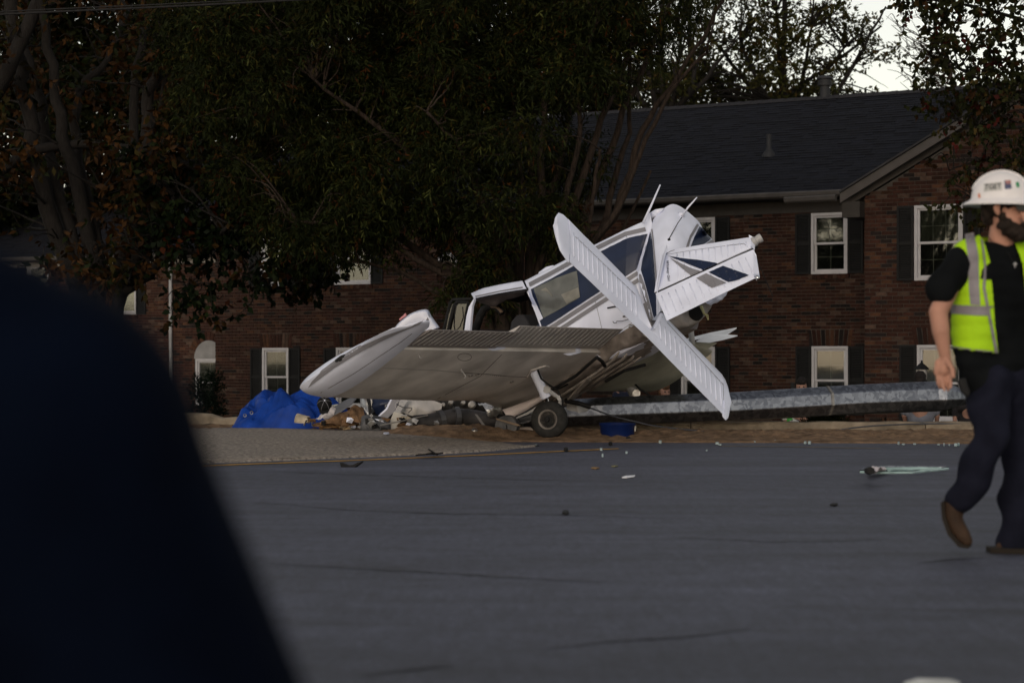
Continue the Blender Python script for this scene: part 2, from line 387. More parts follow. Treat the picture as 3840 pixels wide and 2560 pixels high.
def brick_wall(house, o, s0, s1, z0, topf, openings, singles, pick, lintels=(), light=1.0, course=.0725, bl=.212):
    """wall in the plane through o; openings = (s0, s1, z0, z1); single bricks where pick(s, z) says so"""
    wall = None
    zmax = max(topf(s0 + (s1 - s0) * i / 40) for i in range(41))
    cuts = sorted(set([s0, s1] + [k for q in openings for k in (q[0], q[1])] + [s0 + (s1 - s0) * i / 24 for i in range(25)]))
    mb = MB()
    for a, b in zip(cuts, cuts[1:]):
        if a < s0 or b > s1 + 1e-6: continue
        mid = (a + b) / 2; spans = [(z0, None)]
        hol = sorted([(q[2], q[3]) for q in openings if q[0] - 1e-6 <= mid <= q[1] + 1e-6])
        z = z0
        for h0, h1 in hol:
            mb.box(o + UX * a + UP * z, UX * (b - a), NX * -.22, UP * (h0 - z)); z = h1
        ta, tb = topf(a), topf(b)
        p = [o + UX * a + UP * z, o + UX * b + UP * z, o + UX * b + UP * max(tb, z + .001), o + UX * a + UP * max(ta, z + .001)]
        mb.prism(p, NX * -.22)
    wall = mb.build('wall', m_mortar, house)
    bm_ = MB(); n_single = 0; row = 0; z = z0 + .01
    while z < zmax:
        off = (row % 2) * bl / 2 + BR.uniform(-.008, .008); s = s0 - off; zc = z + course / 2
        while s < s1:
            a, b = max(s, s0) + .005, min(s + bl, s1) - .005
            segs = [(a, b)]
            for q in list(openings) + list(lintels):
                if q[2] - .01 < zc < q[3] + .01:
                    ns = []
                    for x, y in segs:
                        if q[1] <= x or q[0] >= y: ns.append((x, y)); continue
                        if q[0] - x > .02: ns.append((x, q[0]))
                        if y - q[1] > .02: ns.append((q[1], y))
                    segs = ns
            for x, y in segs:
                if y - x < .025 or topf((x + y) / 2) < z + course: continue
                c = brick_colour(light); dd = .012 + BR.uniform(-.003, .004)
                p = o + UX * x + UP * (z + .005)
                if n_single < singles and pick((x + y) / 2, z, p):
                    ob = bpy.data.objects.new('brick', single_brick(y - x, course - .011, dd, c)); col.objects.link(ob)
                    ob.parent = wall; ob.location = p - worldloc(wall); n_single += 1
                else: bm_.box(p, UX * (y - x), NX * dd, UP * (course - .011), 0, c)
            s += bl
        z += course; row += 1
    # splayed bricks over the openings
    for q in lintels:
        nb = max(5, int((q[1] - q[0]) / .085)); w = (q[1] - q[0]) / nb; mid = (q[0] + q[1]) / 2
        for i in range(nb):
            a = q[0] + i * w; sp = (a + w / 2 - mid) * .12
            p0 = o + UX * (a + .005) + UP * (q[2] + .005); p1 = o + UX * (a + w - .005) + UP * (q[2] + .005)
            up = UP * (q[3] - q[2] - .01) + UX * sp
            bm_.prism([p0, p1, p1 + up, p0 + up], NX * (.012 + BR.uniform(0, .006)), 0, brick_colour(light))
    rest = bm_.build('bricks', m_brick, wall); rest['kind'] = 'stuff'
    return wall

def ring(mb, o, s0, s1, z0, z1, w, d0, d1):
    """rectangular frame of width w, from depth d0 to d1 along the outward normal"""
    t = NX * (d1 - d0); b = o + NX * d0
    mb.box(b + UX * s0 + UP * z0, UX * (s1 - s0), t, UP * w); mb.box(b + UX * s0 + UP * (z1 - w), UX * (s1 - s0), t, UP * w)
    mb.box(b + UX * s0 + UP * (z0 + w), UX * w, t, UP * (z1 - z0 - 2 * w)); mb.box(b + UX * (s1 - w) + UP * (z0 + w), UX * w, t, UP * (z1 - z0 - 2 * w))

def window(house, o, s0, s1, z0, z1, cols=3, blind=True, shut=(True, True), sill=True, label=None):
    w = MB(); ring(w, o, s0, s1, z0, z1, .055, -.06, .028); win = w.build('window', m_trimw, house)
    zm = (z0 + z1) / 2; fr = .055
    for k, (a, b) in enumerate([(z0 + fr, zm + .02), (zm - .02, z1 - fr)]):
        d = -.075 if k == 0 else -.045
        q = MB(); ring(q, o, s0 + fr, s1 - fr, a, b, .042, d, d + .035); q.build('sash', m_trimw, win)
        g = MB(); g.box(o + UX * (s0 + fr + .04) + UP * (a + .04) + NX * (d + .012), UX * (s1 - s0 - 2 * fr - .08), NX * .006, UP * (b - a - .08)); g.build('pane', m_glass, win)
        mu = MB(); wd = s1 - s0 - 2 * fr - .08
        for i in range(1, cols): mu.box(o + UX * (s0 + fr + .04 + wd * i / cols - .006) + UP * (a + .04) + NX * (d - .004), UX * .012, NX * .01, UP * (b - a - .08))
        mu.box(o + UX * (s0 + fr + .04) + UP * ((a + b) / 2 - .006) + NX * (d - .005), UX * wd, NX * .011, UP * .012)
        mu.build('muntin', mat('window_grille', (.2, .2, .19), .6), win)
    if blind:
        q = MB(); zz = z1 - fr - .01; bot = zm - .02 if blind is True else blind
        while zz > bot: q.box(o + UX * (s0 + fr + .01) + UP * (zz - .036) + NX * -.13, UX * (s1 - s0 - 2 * fr - .02), NX * .012, UP * .033); zz -= .038
        q.build('blind', m_blind, win)
    q = MB(); q.box(o + UX * (s0 + .01) + UP * (z0 + .01) + NX * -.21, UX * (s1 - s0 - .02), NX * .02, UP * (z1 - z0 - .02)); q.build('room_darkness', m_dark, win)  # near-black sheet standing in for the dark of the room behind
    if sill:
        q = MB(); n = max(4, int((s1 - s0 + .1) / .085)); ww = (s1 - s0 + .1) / n
        for i in range(n): q.box(o + UX * (s0 - .05 + i * ww + .004) + UP * (z0 - .1) + NX * -.02, UX * (ww - .008), NX * .075, UP * .095, 0, brick_colour())
        q.build('sill', m_brick, win)
    sw = .33
    for side, on in zip((-1, 1), shut):
        if not on: continue
        a = s0 - sw - .012 if side < 0 else s1 + .012
        shutter(house, o, a, sw, z0, z1)
    return win
def shutter(house, o, a, sw, z0, z1):
    q = MB(); ring(q, o, a, a + sw, z0, z1, .045, .014, .05)
    q.box(o + UX * (a + .04) + UP * (z0 + .04) + NX * .016, UX * (sw - .08), NX * .006, UP * (z1 - z0 - .08))
    zm = (z0 + z1) / 2; q.box(o + UX * (a + .045) + UP * (zm - .03) + NX * .016, UX * (sw - .09), NX * .03, UP * .06)
    zz = z0 + .05
    while zz < z1 - .07:
        if abs(zz - zm) > .05: q.box(o + UX * (a + .045) + UP * zz + NX * .02, UX * (sw - .09), NX * .016 - UP * .014, UP * .012)
        zz += .034
    return q.build('shutter', m_shut, house)

def sz(px, py, o): p = on_plane(px, py, o, NX); return (p - o).dot(UX), p.z
def wbox(x0, x1, y0, y1, o):
    """window opening from its outline in the photograph"""
    sa, za = sz(x0, y1, o); sb, _ = sz(x1, y1, o); _, zb = sz((x0 + x1) / 2, y0, o); _, za = sz((x0 + x1) / 2, y1, o); return (sa, sb, za, zb)

m_shingle = mat('asphalt_shingle', (1, 1, 1), 0.92, var=0.25, scale=25, bump=0.4, bscale=80, attr='Col')
def shingle_roof(house, e0, along, length, slope, slen, singles, pick, name='roof', thick=.16):
    """slope from eave corner e0; along = eave direction, slope = unit vector up the roof"""
    nrm = along.cross(slope); nrm = nrm if nrm.z > 0 else -nrm
    mb = MB(); mb.box(e0 - nrm * thick, along * length, slope * slen, nrm * (thick - .012)); roof = mb.build(name, mat('roof_deck', (.03, .03, .034), .9), house)
    q = MB(); ex = .145; k = 0; t = -.03; n = 0; SH = {}
    while t < slen - .02:
        s = -(k % 3) * .11
        while s < length:
            w = BR.choice((.17, .24, .3, .3)); a, b = max(0, s), min(length, s + w); s += w
            if b - a < .03: continue
            g = BR.uniform(.75, 1.25); c = (.0055 * g, .0066 * g, .0115 * g); th = BR.choice((.006, .010, .016))
            ln = min(ex + .02, slen - t)
            p = e0 + along * a + slope * t
            lo = [p + nrm * .001, p + along * (b - a - .004) + nrm * .001]
            top = [p + nrm * th, p + along * (b - a - .004) + nrm * th, p + along * (b - a - .004) + slope * ln + nrm * .0015, p + slope * ln + nrm * .0015]
            if n < singles and pick(p):
                key = (round(b - a, 2), round(th, 3), round(g, 1))
                if key not in SH:
                    z = MB(); z.faces([x - p for x in top + lo], [(0, 1, 2, 3), (4, 5, 1, 0), (0, 3, 4), (1, 5, 2)], 0, c); oo = z.build('shingle', m_shingle, origin=(0, 0, 0)); SH[key] = oo.data; bpy.data.objects.remove(oo)
                ob = bpy.data.objects.new('shingle', SH[key]); col.objects.link(ob); ob.parent = roof; ob.location = p - worldloc(roof); n += 1
            else: q.faces(top + lo, [(0, 1, 2, 3), (0, 3, 4), (1, 5, 2)], 0, c); q.faces(top + lo, [(4, 5, 1, 0)], 0, (.0015, .0015, .002))  # front edges coloured near black to paint the shadow line of each course
        t += ex; k += 1
    r = q.build('shingles', m_shingle, roof); r['kind'] = 'stuff'
    return roof

# ---- the long house with its gabled wing
sL, _ = sz(808, 1400, O_MAIN); sR = 3.2
EAVE = 4.32; WT = 4.12
house = thing('apartment_house', 'two-storey red brick apartment house with dark shingle roof and gabled wing behind the aircraft', 'building', (O_MAIN.x - 3, O_MAIN.y + 2, -1.05))
up_px = [(979, 1055, 872, 1067), (1256, 1392, 855, 1095), (2556, 2660, 806, 1010), (3043, 3152, 796, 1022)]
lo_px = [(985, 1062, 1308, 1520), (1262, 1372, 1306, 1510), (2556, 2658, 1302, 1500), (3045, 3152, 1300, 1500)]
ups = [wbox(*b, O_MAIN) for b in up_px]; los = [wbox(*b, O_MAIN) for b in lo_px]
zt = sum(b[3] for b in los) / len(los)
ups = [(a, max(b, a + .78), 2.66, 3.9) for a, b, _, _ in ups]; los = [(a, max(b, a + .78), -.2, 1.19) for a, b, _, _ in los]
rs, rz = sz(1677, 993, O_MAIN); RR = .27
ov = (rs - RR * .8, rs + RR * .8, rz - RR * .8, rz + RR * .8)
lint = [(a - .06, b + .06, d + .0, d + .34) for a, b, c, d in los]
brick_wall(house, O_MAIN, sL, sR, -1.3, lambda s: WT, ups + los + [ov], 0, None, lint, 1.0)
for b in ups: window(house, O_MAIN, *b, cols=2)
for i, b in enumerate(los): window(house, O_MAIN, *b, cols=2, blind=True)
# round window
q = MB(); c0 = O_MAIN + UX * rs + UP * rz
def circ(r, d, n=28): return [c0 + (UX * math.cos(2 * math.pi * i / n) + UP * math.sin(2 * math.pi * i / n)) * r + NX * d for i in range(n + 1)]
q.grid([circ(RR * .72, -.05), circ(RR * .72, .04), circ(RR, .05), circ(RR * 1.06, .015)]); rw = q.build('round_window', m_trimw, house, smooth=False)
q = MB(); q.face(circ(RR * .73, -.03)[:-1]); q.build('pane', m_glass, rw)
q = MB(); q.face(circ(RR * .8, -.15)[:-1]); q.build('room_darkness', m_dark, rw)  # near-black disc standing in for the darkness behind the round pane
q = MB(); q.cbox(c0 + NX * -.01, UX * RR * 1.44, NX * .02, UP * .02); q.cbox(c0 + NX * -.01, UX * .02, NX * .022, UP * RR * 1.44); q.build('muntin', m_trimw, rw)
q = MB()
for i in range(30):
    a = 2 * math.pi * i / 30; d = UX * math.cos(a) + UP * math.sin(a); t = UX * -math.sin(a) + UP * math.cos(a)
    p = c0 + d * (RR * 1.08); q.prism([p - t * .028, p + t * .028, p + d * .1 + t * .036, p + d * .1 - t * .036], NX * .024, 0, brick_colour())
q.build('brick_surround', m_brick, rw)
# frieze, soffit, gutter, roof
q = MB(); q.box(O_MAIN + UX * sL + UP * 3.92, UX * (sR - sL - .6), NX * .03, UP * .3); q.build('frieze_board', m_trimd, house)
q = MB(); q.box(O_MAIN + UX * sL + UP * 4.2 + NX * -.1, UX * (sR - sL - .7), NX * .5, UP * .02); q.build('soffit', m_trimd, house)
q = MB(); gp = [(0, .0), (.0, .1), (.10, .12), (.12, .1), (.1, .03), (.06, 0)]
q.prism([O_MAIN + UX * (sL - .2) + NX * (.40 + a) + UP * (4.2 + b) for a, b in gp], UX * (sR - sL - .55)); q.build('gutter', m_gutter, house)
RP = math.radians(27); SL = (-NX * math.cos(RP) + UP * math.sin(RP)); SLEN = 5.6
e0 = O_MAIN + UX * (sL - .3) + NX * .46 + UP * EAVE
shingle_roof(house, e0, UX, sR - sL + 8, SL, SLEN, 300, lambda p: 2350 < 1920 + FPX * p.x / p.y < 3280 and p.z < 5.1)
# ridge cap and rear slope
rdg = e0 + SL * SLEN
q = MB(); q.box(rdg + UP * .02, UX * (sR - sL + 8), -NX * 4.6 - UP * 2.4, UP * -.1); q.build('roof', mat('roof_deck', (.03, .03, .034), .9), house)
cap = MB(); s = 0.0
while s < sR - sL + 8:
    p = rdg + UX * s; cap.prism([p - SL * .16 + UP * .02, p + UP * .045, p - NX * .14 - UP * .05, p - UP * .02], UX * .29 + UP * .012, 0, (.022, .022, .026)); s += .27
cap.build('ridge_cap', m_shingle, house)
# end wall to the left and rear
q = MB(); q.prism([O_MAIN + UX * (sL + .01) - UP * 1.3 - NX * .23, O_MAIN + UX * (sL + .01) + UP * 4.1 - NX * .23, O_MAIN + UX * (sL + .01) - NX * 4.5 + UP * 6.3, O_MAIN + UX * (sL + .01) - NX * 9 + UP * 4.1, O_MAIN + UX * (sL + .01) - NX * 9 - UP * 1.3], UX * .2); q.build('end_wall', mat('plain_brick', (.12, .05, .035), .9, var=.3), house)
q = MB(); q.box(O_MAIN + UX * sL - NX * 9 - UP * 1.3, UX * (sR - sL + 7), NX * .2, UP * 5.4); q.build('rear_wall', mat('plain_brick', (.12, .05, .035), .9), house)
# vent pipes
m_vent = mat('painted_vent_metal', (.022, .023, .027), .6, metal=.0)
def roof_pt(px, py): n = UX.cross(SL); return on_plane(px, py, e0, n)
vp = on_plane(3093, 380, rdg - NX * .05, NX); q = MB()
q.lathe(vp - UP * .25, UP, [(0, .12), (.12, .12), (.5, .115), (.6, .115), (.6, .16), (.68, .165), (.69, .15), (.74, .15), (.75, .19), (.79, .18), (.83, .09), (.84, 0.01)], 18); q.build('flue_vent', m_vent, house, smooth=True, auto=35)
p = roof_pt(2884, 582); q = MB(); q.lathe(p - UP * .05, UP, [(0, .16), (.06, .15), (.16, .075), (.2, .06), (.42, .058), (.5, .06)], 12); q.build('vent_pipe', m_vent, house, smooth=True, auto=40)

# ---- gabled wing
WS0, WS1, HALF = 0.0, 7.4, 3.7
gab = lambda s: 4.05 + .55 * (HALF - abs(s - HALF))
wu = wbox(3430, 3612, 768, 1050, O_WING); wl = wbox(3440, 3612, 1302, 1600, O_WING)
wu = (wu[0], wu[1], wu[2], wu[3]); wl = (wl[0], wl[1], -.25, 1.2)
wu2 = (wu[0] + 2.9, wu[1] + 2.9, wu[2], wu[3]); wl2 = (wl[0] + 2.9, wl[1] + 2.9, wl[2], wl[3])
brick_wall(house, O_WING, WS0, WS1, -1.3, gab, [wu, wl, wu2, wl2], 300, lambda s, z, p: 3242 < 1920 + FPX * p.x / p.y < 3640 and z > .45,
           [(a - .06, b + .06, d, d + .34) for a, b, c, d in (wl, wl2)], 1.15, .078, .222)
for b, sh in ((wu, (True, True)), (wl, (True, True)), (wu2, (True, True)), (wl2, (True, True))): window(house, O_WING, *b, cols=3, shut=sh)
rk = (UX * 1 + UP * .55).normalized(); q = MB()
a0 = O_WING + UX * -.38 + UP * (4.05 - .55 * .38)
L2 = HALF + .38
for sgn in (1, -1):
    base = a0 if sgn > 0 else O_WING + UX * (WS1 + .38) + UP * (4.05 - .55 * .38)
    d = V((UX.x * sgn, UX.y * sgn, .55)) * L2
    up = UP * .2
    q.prism([base + NX * .0 + UP * .03, base + NX * .0 + UP * .03 + d, base + d + UP * .22, base + UP * .22], NX * .03)
    q.prism([base + NX * .30 + UP * .1, base + NX * .30 + d + UP * .1, base + NX * .30 + d + UP * .28, base + NX * .30 + UP * .28], NX * .03)
q.build('rake_board', mat('rake_paint', (.06, .055, .054), .6, var=.12), house)
q = MB()
for sgn in (1, -1):
    base = a0 if sgn > 0 else O_WING + UX * (WS1 + .38) + UP * (4.05 - .55 * .38)
    d = V((UX.x * sgn, UX.y * sgn, .55)) * L2
    q.prism([base + UP * .22, base + d + UP * .22, base + d + UP * .24, base + UP * .24], NX * .31)
q.build('soffit', m_trimd, house)
for sgn in (1, -1):
    base = a0 if sgn > 0 else O_WING + UX * (WS1 + .38) + UP * (4.05 - .55 * .38)
    d = V((UX.x * sgn, UX.y * sgn, .55)) * L2; q = MB()
    q.prism([base + NX * .38 + UP * .29, base + NX * .38 + d + UP * .29, base + NX * .38 + d + UP * .33, base + NX * .38 + UP * .33], NX * -7.5); q.build('wing_roof', mat('roof_deck', (.03, .03, .034), .9), house)
q = MB(); q.box(O_WING + UX * .005 - UP * 1.3 - NX * .225, UX * .2, -NX * 1.6, UP * 5.3); q.build('return_wall', mat('plain_brick', (.12, .05, .035), .9), house)
q = MB(); q.box(O_WING + UX * -.36 + NX * .28 + UP * 3.66, UX * .36, NX * -.9, UP * .3); q.build('cornice_box', m_trimd, house)
q = MB(); q.prism([O_WING + UX * -.45 + NX * (.30 + a) + UP * (3.98 + b) for a, b in gp], UX * -1.1 - NX * .1); q.build('gutter', m_gutter, house)

# ---- the lower house to the left
house2 = thing('apartment_house', 'lower red brick house set back behind the bare autumn tree, with grey downspout', 'building', (O_LEFT.x - 18, O_LEFT.y + 8, -1.6))
l0, _ = sz(-500, 1400, O_LEFT); l1, _ = sz(840, 1400, O_LEFT)
lu = wbox(425, 512, 985, 1180, O_LEFT); la = wbox(735, 835, 1345, 1520, O_LEFT)
lu2 = (lu[0] - 3.1, lu[1] - 3.1, lu[2], lu[3]); ll = (lu[0], lu[1], lu[2] - 2.75, lu[3] - 2.75)
ztop = sz(650, 985, O_LEFT)[1]
ac = ((la[0] + la[1]) / 2, la[3]); ar = (la[1] - la[0]) / 2 + .04
arch_open = [(la[0] - .04, la[1] + .04, la[2], la[3])] + [(ac[0] - ar * math.cos(math.asin(k / 6)), ac[0] + ar * math.cos(math.asin(k / 6)), la[3] + ar * (k) / 6 - ar / 6 * (k > 0) * 0 , la[3] + ar * (k + 1) / 6) for k in range(6)]
arch_cut = [(ac[0] - ar - .17, ac[0] + ar + .17, la[3] - .05, la[3] + ar * .5), (ac[0] - ar * .8 - .1, ac[0] + ar * .8 + .1, la[3] + ar * .5, la[3] + ar + .17)]
brick_wall(house2, O_LEFT, l0, l1, -1.9, lambda s: ztop, [lu, lu2, ll, arch_open[0]], 140, lambda s, z, p: 560 < 1920 + FPX * p.x / p.y < 806 and z > 0.2, arch_cut[:0] + [], light=1.35)
for b in (lu, lu2, ll): window(house2, O_LEFT, *b, cols=2)
window(house2, O_LEFT, *la, cols=2, shut=(False, False), sill=False)
q = MB(); cc = O_LEFT + UX * ac[0] + UP * ac[1]
q.prism([cc + NX * .02 + (UX * math.cos(math.pi * i / 14) + UP * math.sin(math.pi * i / 14)) * ar for i in range(15)], NX * .012); q.build('arch_panel', mat('arch_panel_paint', (.2, .2, .205), .6), house2)
q = MB()
for i in range(15):
    a = math.pi * (i + .5) / 15; d = UX * math.cos(a) + UP * math.sin(a); t = UX * -math.sin(a) + UP * math.cos(a); p = cc + d * ar
    q.prism([p - t * .04, p + t * .04, p + d * .2 + t * .055, p + d * .2 - t * .055], NX * .034, 0, brick_colour(1.3))
q.build('brick_arch', m_brick, house2)
q = MB(); ps = sz(645, 1000, O_LEFT)[0]
q.tube([O_LEFT + UX * ps + NX * .35 + UP * (ztop + .05), O_LEFT + UX * ps + NX * .06 + UP * (ztop - .2), O_LEFT + UX * ps + NX * .06 + UP * -.75, O_LEFT + UX * (ps - .05) + NX * .3 + UP * -.9], .045, 8); q.build('downspout', mat('pale_downspout', (.3, .31, .33), .5), house2)
q = MB(); q.box(O_LEFT + UX * l0 + UP * (ztop - .02), UX * (l1 - l0), NX * .04, UP * .2); q.build('frieze_board', mat('pale_frieze', (.3, .29, .28), .6), house2)
q = MB(); q.prism([O_LEFT + UX * l0 + NX * (.35 + a) + UP * (ztop + .13 + b) for a, b in gp], UX * (l1 - l0)); q.build('gutter', m_gutter, house2)
e2 = O_LEFT + UX * l0 + NX * .42 + UP * (ztop + .25)
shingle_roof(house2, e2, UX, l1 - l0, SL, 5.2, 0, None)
r2 = e2 + SL * 5.2; q = MB(); q.box(r2, UX * (l1 - l0), -NX * 4.4 - UP * 2.3, UP * -.1); q.build('roof', mat('roof_deck', (.03, .03, .034), .9), house2)
# ------------------------------------------------------------------ the wrecked aircraft
from mathutils.bvhtree import BVHTree
AW = V((-.604, -.797, .0065)).normalized()                    # towards the near wing tip
AA = V((.724, -.533, .437)); AA = (AA - AW * AA.dot(AW)).normalized()   # towards the tail
AU = (-AA).cross(AW).normalized()                             # the aircraft's own up
A_R = P(2345, 1246, 23.2); A0 = A_R - AA * 1.6
def LOC(x, y, z): return A0 + AA * x + AW * y + AU * z
def side(px, py, y=0.0): return on_plane(px, py, LOC(0, y, 0), AW)
def wingp(px, py, z=0.0): return on_plane(px, py, LOC(0, 0, z), AU)

m_paint = mat('aircraft_white_paint', (.67, .71, .86), .32, var=.09, scale=3.5, coat=.25, bump=.12, bscale=4)
m_belly = mat('dirty_white_belly_paint', (.60, .575, .56), .5, var=.3, scale=2.2, bump=.12, bscale=7)
m_navy = mat('navy_paint', (.007, .014, .042), .4, var=.25, scale=4, spec=.35)
m_grey = mat('grey_stripe_paint', (.20, .20, .225), .4, var=.12)
m_lgrey = mat('pale_grey_paint', (.36, .36, .37), .45, var=.12)
m_bare = mat('torn_bare_aluminium', (.5, .5, .5), .35, metal=.8, var=.3, scale=9, bump=.3, bscale=25)
m_black = mat('black_rubber', (.012, .012, .013), .75, var=.3, scale=15, bump=.2)
m_tire = mat('worn_tyre_rubber', (.02, .02, .02), .8, var=.35, scale=18, bump=.25, bscale=60)
m_steel = mat('dull_steel', (.26, .25, .24), .45, metal=.7, var=.3, scale=12)
m_chrome = mat('polished_strut', (.7, .7, .72), .12, metal=1.0, var=.05)
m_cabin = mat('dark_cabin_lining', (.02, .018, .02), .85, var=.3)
m_rust = mat('rusty_metal', (.16, .075, .035), .85, var=.5, scale=9, bump=.4)
m_seam = mat('panel_seam_grime', (.05, .045, .045), .8, var=.3)
m_pane = mat('hazy_side_window', (.105, .108, .10), .14, var=.3, scale=5, spec=.6)
m_shade = mat('sun_shade', (.19, .185, .165), .6, var=.25, scale=9)

plane = thing('crashed_airplane', 'wrecked white and navy light aircraft nose-down on the roadside with crumpled tail', 'airplane', P(2062, 1640, 23.2))

def wrinkle(p, k, f=9.0):
    x, y, z = p
    return k * (math.sin(f * x + 2.1 * math.sin(f * .7 * z)) + .6 * math.sin(f * 1.9 * z - f * .8 * y) + .4 * math.sin(f * 3.1 * x + f * 2.7 * z))
def bires(rows, nu, nv):
    """resample a control net bilinearly"""
    R, C = len(rows), len(rows[0]); out = []
    for i in range(nu + 1):
        u = i / nu * (R - 1); a = min(int(u), R - 2); fu = u - a; line = []
        for j in range(nv + 1):
            v = j / nv * (C - 1); b = min(int(v), C - 2); fv = v - b
            line.append(rows[a][b].lerp(rows[a][b + 1], fv).lerp(rows[a + 1][b].lerp(rows[a + 1][b + 1], fv), fu))
        out.append(line)
    return out
def cr(p, n):
    """Catmull-Rom resample of a point list"""
    p = [V(q) for q in p]; m = len(p); out = []
    for i in range(n + 1):
        t = i / n * (m - 1); k = min(int(t), m - 2); f = t - k
        a, b, c, d = p[max(k - 1, 0)], p[k], p[k + 1], p[min(k + 2, m - 1)]
        out.append(.5 * ((2 * b) + (c - a) * f + (2 * a - 5 * b + 4 * c - d) * f * f + (3 * b - a - 3 * c + d) * f ** 3))
    return out
def lin(p, n):
    p = [V(q) for q in p]; out = []
    for i in range(n + 1):
        t = i / n * (len(p) - 1); k = min(int(t), len(p) - 2); out.append(p[k].lerp(p[k + 1], t - k))
    return out
def foil(mb, ea, eb, nrm, prof, nu=24, m=0, closed_ends=True, wav=0.0):
    """closed thin body between edge curves ea and eb; prof(t) -> (upper, lower) offset along nrm"""
    ea, eb = lin(ea, nu), lin(eb, nu); K = 14; ts = [.5 - .5 * math.cos(math.pi * i / K) for i in range(K + 1)]
    rows = []
    for a, b in zip(ea, eb):
        up = [a.lerp(b, t) + nrm * (prof(t)[0] + (wrinkle(a.lerp(b, t), wav) if wav else 0)) for t in ts]; lo = [a.lerp(b, t) - nrm * (prof(t)[1] - (wrinkle(a.lerp(b, t), wav) if wav else 0)) for t in ts[::-1]]
        rows.append(up + lo[1:-1])
    i0 = len(mb.v); mb.grid(rows, m, closed=True); w = len(rows[0])
    mb.f.append(tuple(i0 + j for j in range(w))); mb.m.append(m); mb.c.append(None)
    mb.f.append(tuple(i0 + nu * w + j for j in range(w))[::-1]); mb.m.append(m); mb.c.append(None)
def airfoil(th, camber=.0):
    def f(t):
        y = 5 * th * (.2969 * math.sqrt(max(t, 0)) - .126 * t - .3516 * t * t + .2843 * t ** 3 - .1015 * t ** 4)
        return (y * 1.15 + .002, y * .85 + .002)
    return f
def lens(th): return lambda t: (th * math.sqrt(max(0, 1 - (2 * t - 1) ** 2)) * .5 + .002,) * 2

def bvh_of(*objs):
    vs, fs = [], []; dg = None
    for o in objs:
        mw = worldloc(o); k = len(vs); vs += [v.co + mw for v in o.data.vertices]; fs += [tuple(k + i for i in p.vertices) for p in o.data.polygons]
    return BVHTree.FromPolygons(vs, fs)
EYE = V((0, 0, CAMH))
def drape_px(b, px, py, lift=.003, fall=23.0):
    d = V(((px - 1920) / FPX, 1, (HORIZ - py) / FPX)).normalized(); h = b.ray_cast(EYE, d)
    if h[0] is None: return P(px, py, fall)
    n = h[1]; n = n if n.dot(d) < 0 else -n
    return h[0] + n * lift
def decal(name, poly, b, material, parent, lift=.003, cell=9, fall=23.0):
    """paint or film laid on a surface: outline in photograph pixels, laid onto the surface it belongs to"""
    bm = bmesh.new(); vs = [bm.verts.new((x, y, 0)) for x, y in poly]; bm.faces.new(vs)
    bmesh.ops.triangulate(bm, faces=bm.faces[:])
    for _ in range(6):
        es = [e for e in bm.edges if e.calc_length() > cell * 1.6]
        if not es: break
        bmesh.ops.subdivide_edges(bm, edges=es, cuts=1, use_grid_fill=False); bmesh.ops.triangulate(bm, faces=[f for f in bm.faces if len(f.verts) > 3])
    mb = MB(); bm.verts.index_update()
    pts = [drape_px(b, v.co.x, v.co.y, lift, fall) for v in bm.verts]
    mb.faces(pts, [tuple(v.index for v in f.verts) for f in bm.faces]); bm.free()
    return mb.build(name, material, parent)
def text_mesh(body, size=1.0, shear=0.0):
    c = bpy.data.curves.new('t', 'FONT'); c.body = body; c.size = size; c.shear = shear; c.offset = .012; c.resolution_u = 3
    o = bpy.data.objects.new('t', c); col.objects.link(o); dg = bpy.context.evaluated_depsgraph_get()
    me = bpy.data.meshes.new_from_object(o.evaluated_get(dg)); vs = [v.co.copy() for v in me.vertices]; fs = [tuple(p.vertices) for p in me.polygons]
    bpy.data.objects.remove(o); bpy.data.meshes.remove(me); bpy.data.curves.remove(c); return vs, fs
def text_decal(name, body, p0, xdir, ydir, b, material, parent, shear=.0, lift=.004, fall=23.0):
    """lettering: p0 = baseline start in photograph pixels, xdir / ydir = pixel vectors of one letter height"""
    vs, fs = text_mesh(body, 1.0, shear); mb = MB()
    mb.faces([drape_px(b, p0[0] + v.x * xdir[0] + v.y * ydir[0], p0[1] + v.x * xdir[1] + v.y * ydir[1], lift, fall) for v in vs], fs)
    return mb.build(name, material, parent)
def band(px_line, wpx): # strip around a pixel polyline, as an outline
    L = [V((x, y, 0)) for x, y in px_line]; a, b = [], []
    for i, p in enumerate(L):
        d = (L[min(i + 1, len(L) - 1)] - L[max(i - 1, 0)]).normalized(); n = V((-d.y, d.x, 0)); a.append(p + n * wpx / 2); b.append(p - n * wpx / 2)
    return [(q.x, q.y) for q in a] + [(q.x, q.y) for q in b[::-1]]

# ---- near (left) wing
SPAN = 3.6
af = airfoil(.235)
q = MB()
def wing_edge(y, x): return LOC(x, y, 0)
HX = 1.20
def prof_wing(t):  # chordwise 0..HX of a 1.6 m section
    return tuple(k for k in af(t * HX / 1.6))
le = [LOC(-.34, -.35, 0), LOC(-.30, -.05, 0), LOC(-.1, .28, 0), LOC(0, .7, 0), LOC(0, SPAN, 0)]
le = lin([LOC(-.52, -.3, 0), LOC(-.42, .15, 0), LOC(-.28, .5, 0), LOC(-.2, .85, 0)], 9) + lin([LOC(-.2, .9, 0), LOC(-.17, 1.8, 0), LOC(-.11, 2.7, 0), LOC(-.03, SPAN, 0)], 20)
te = [LOC(HX, -.3 + (SPAN + .3) * i / 29, 0) for i in range(30)]
foil(q, le, te, AU, prof_wing, 40)
wing = q.build('wing', m_belly, plane, smooth=True, auto=50)
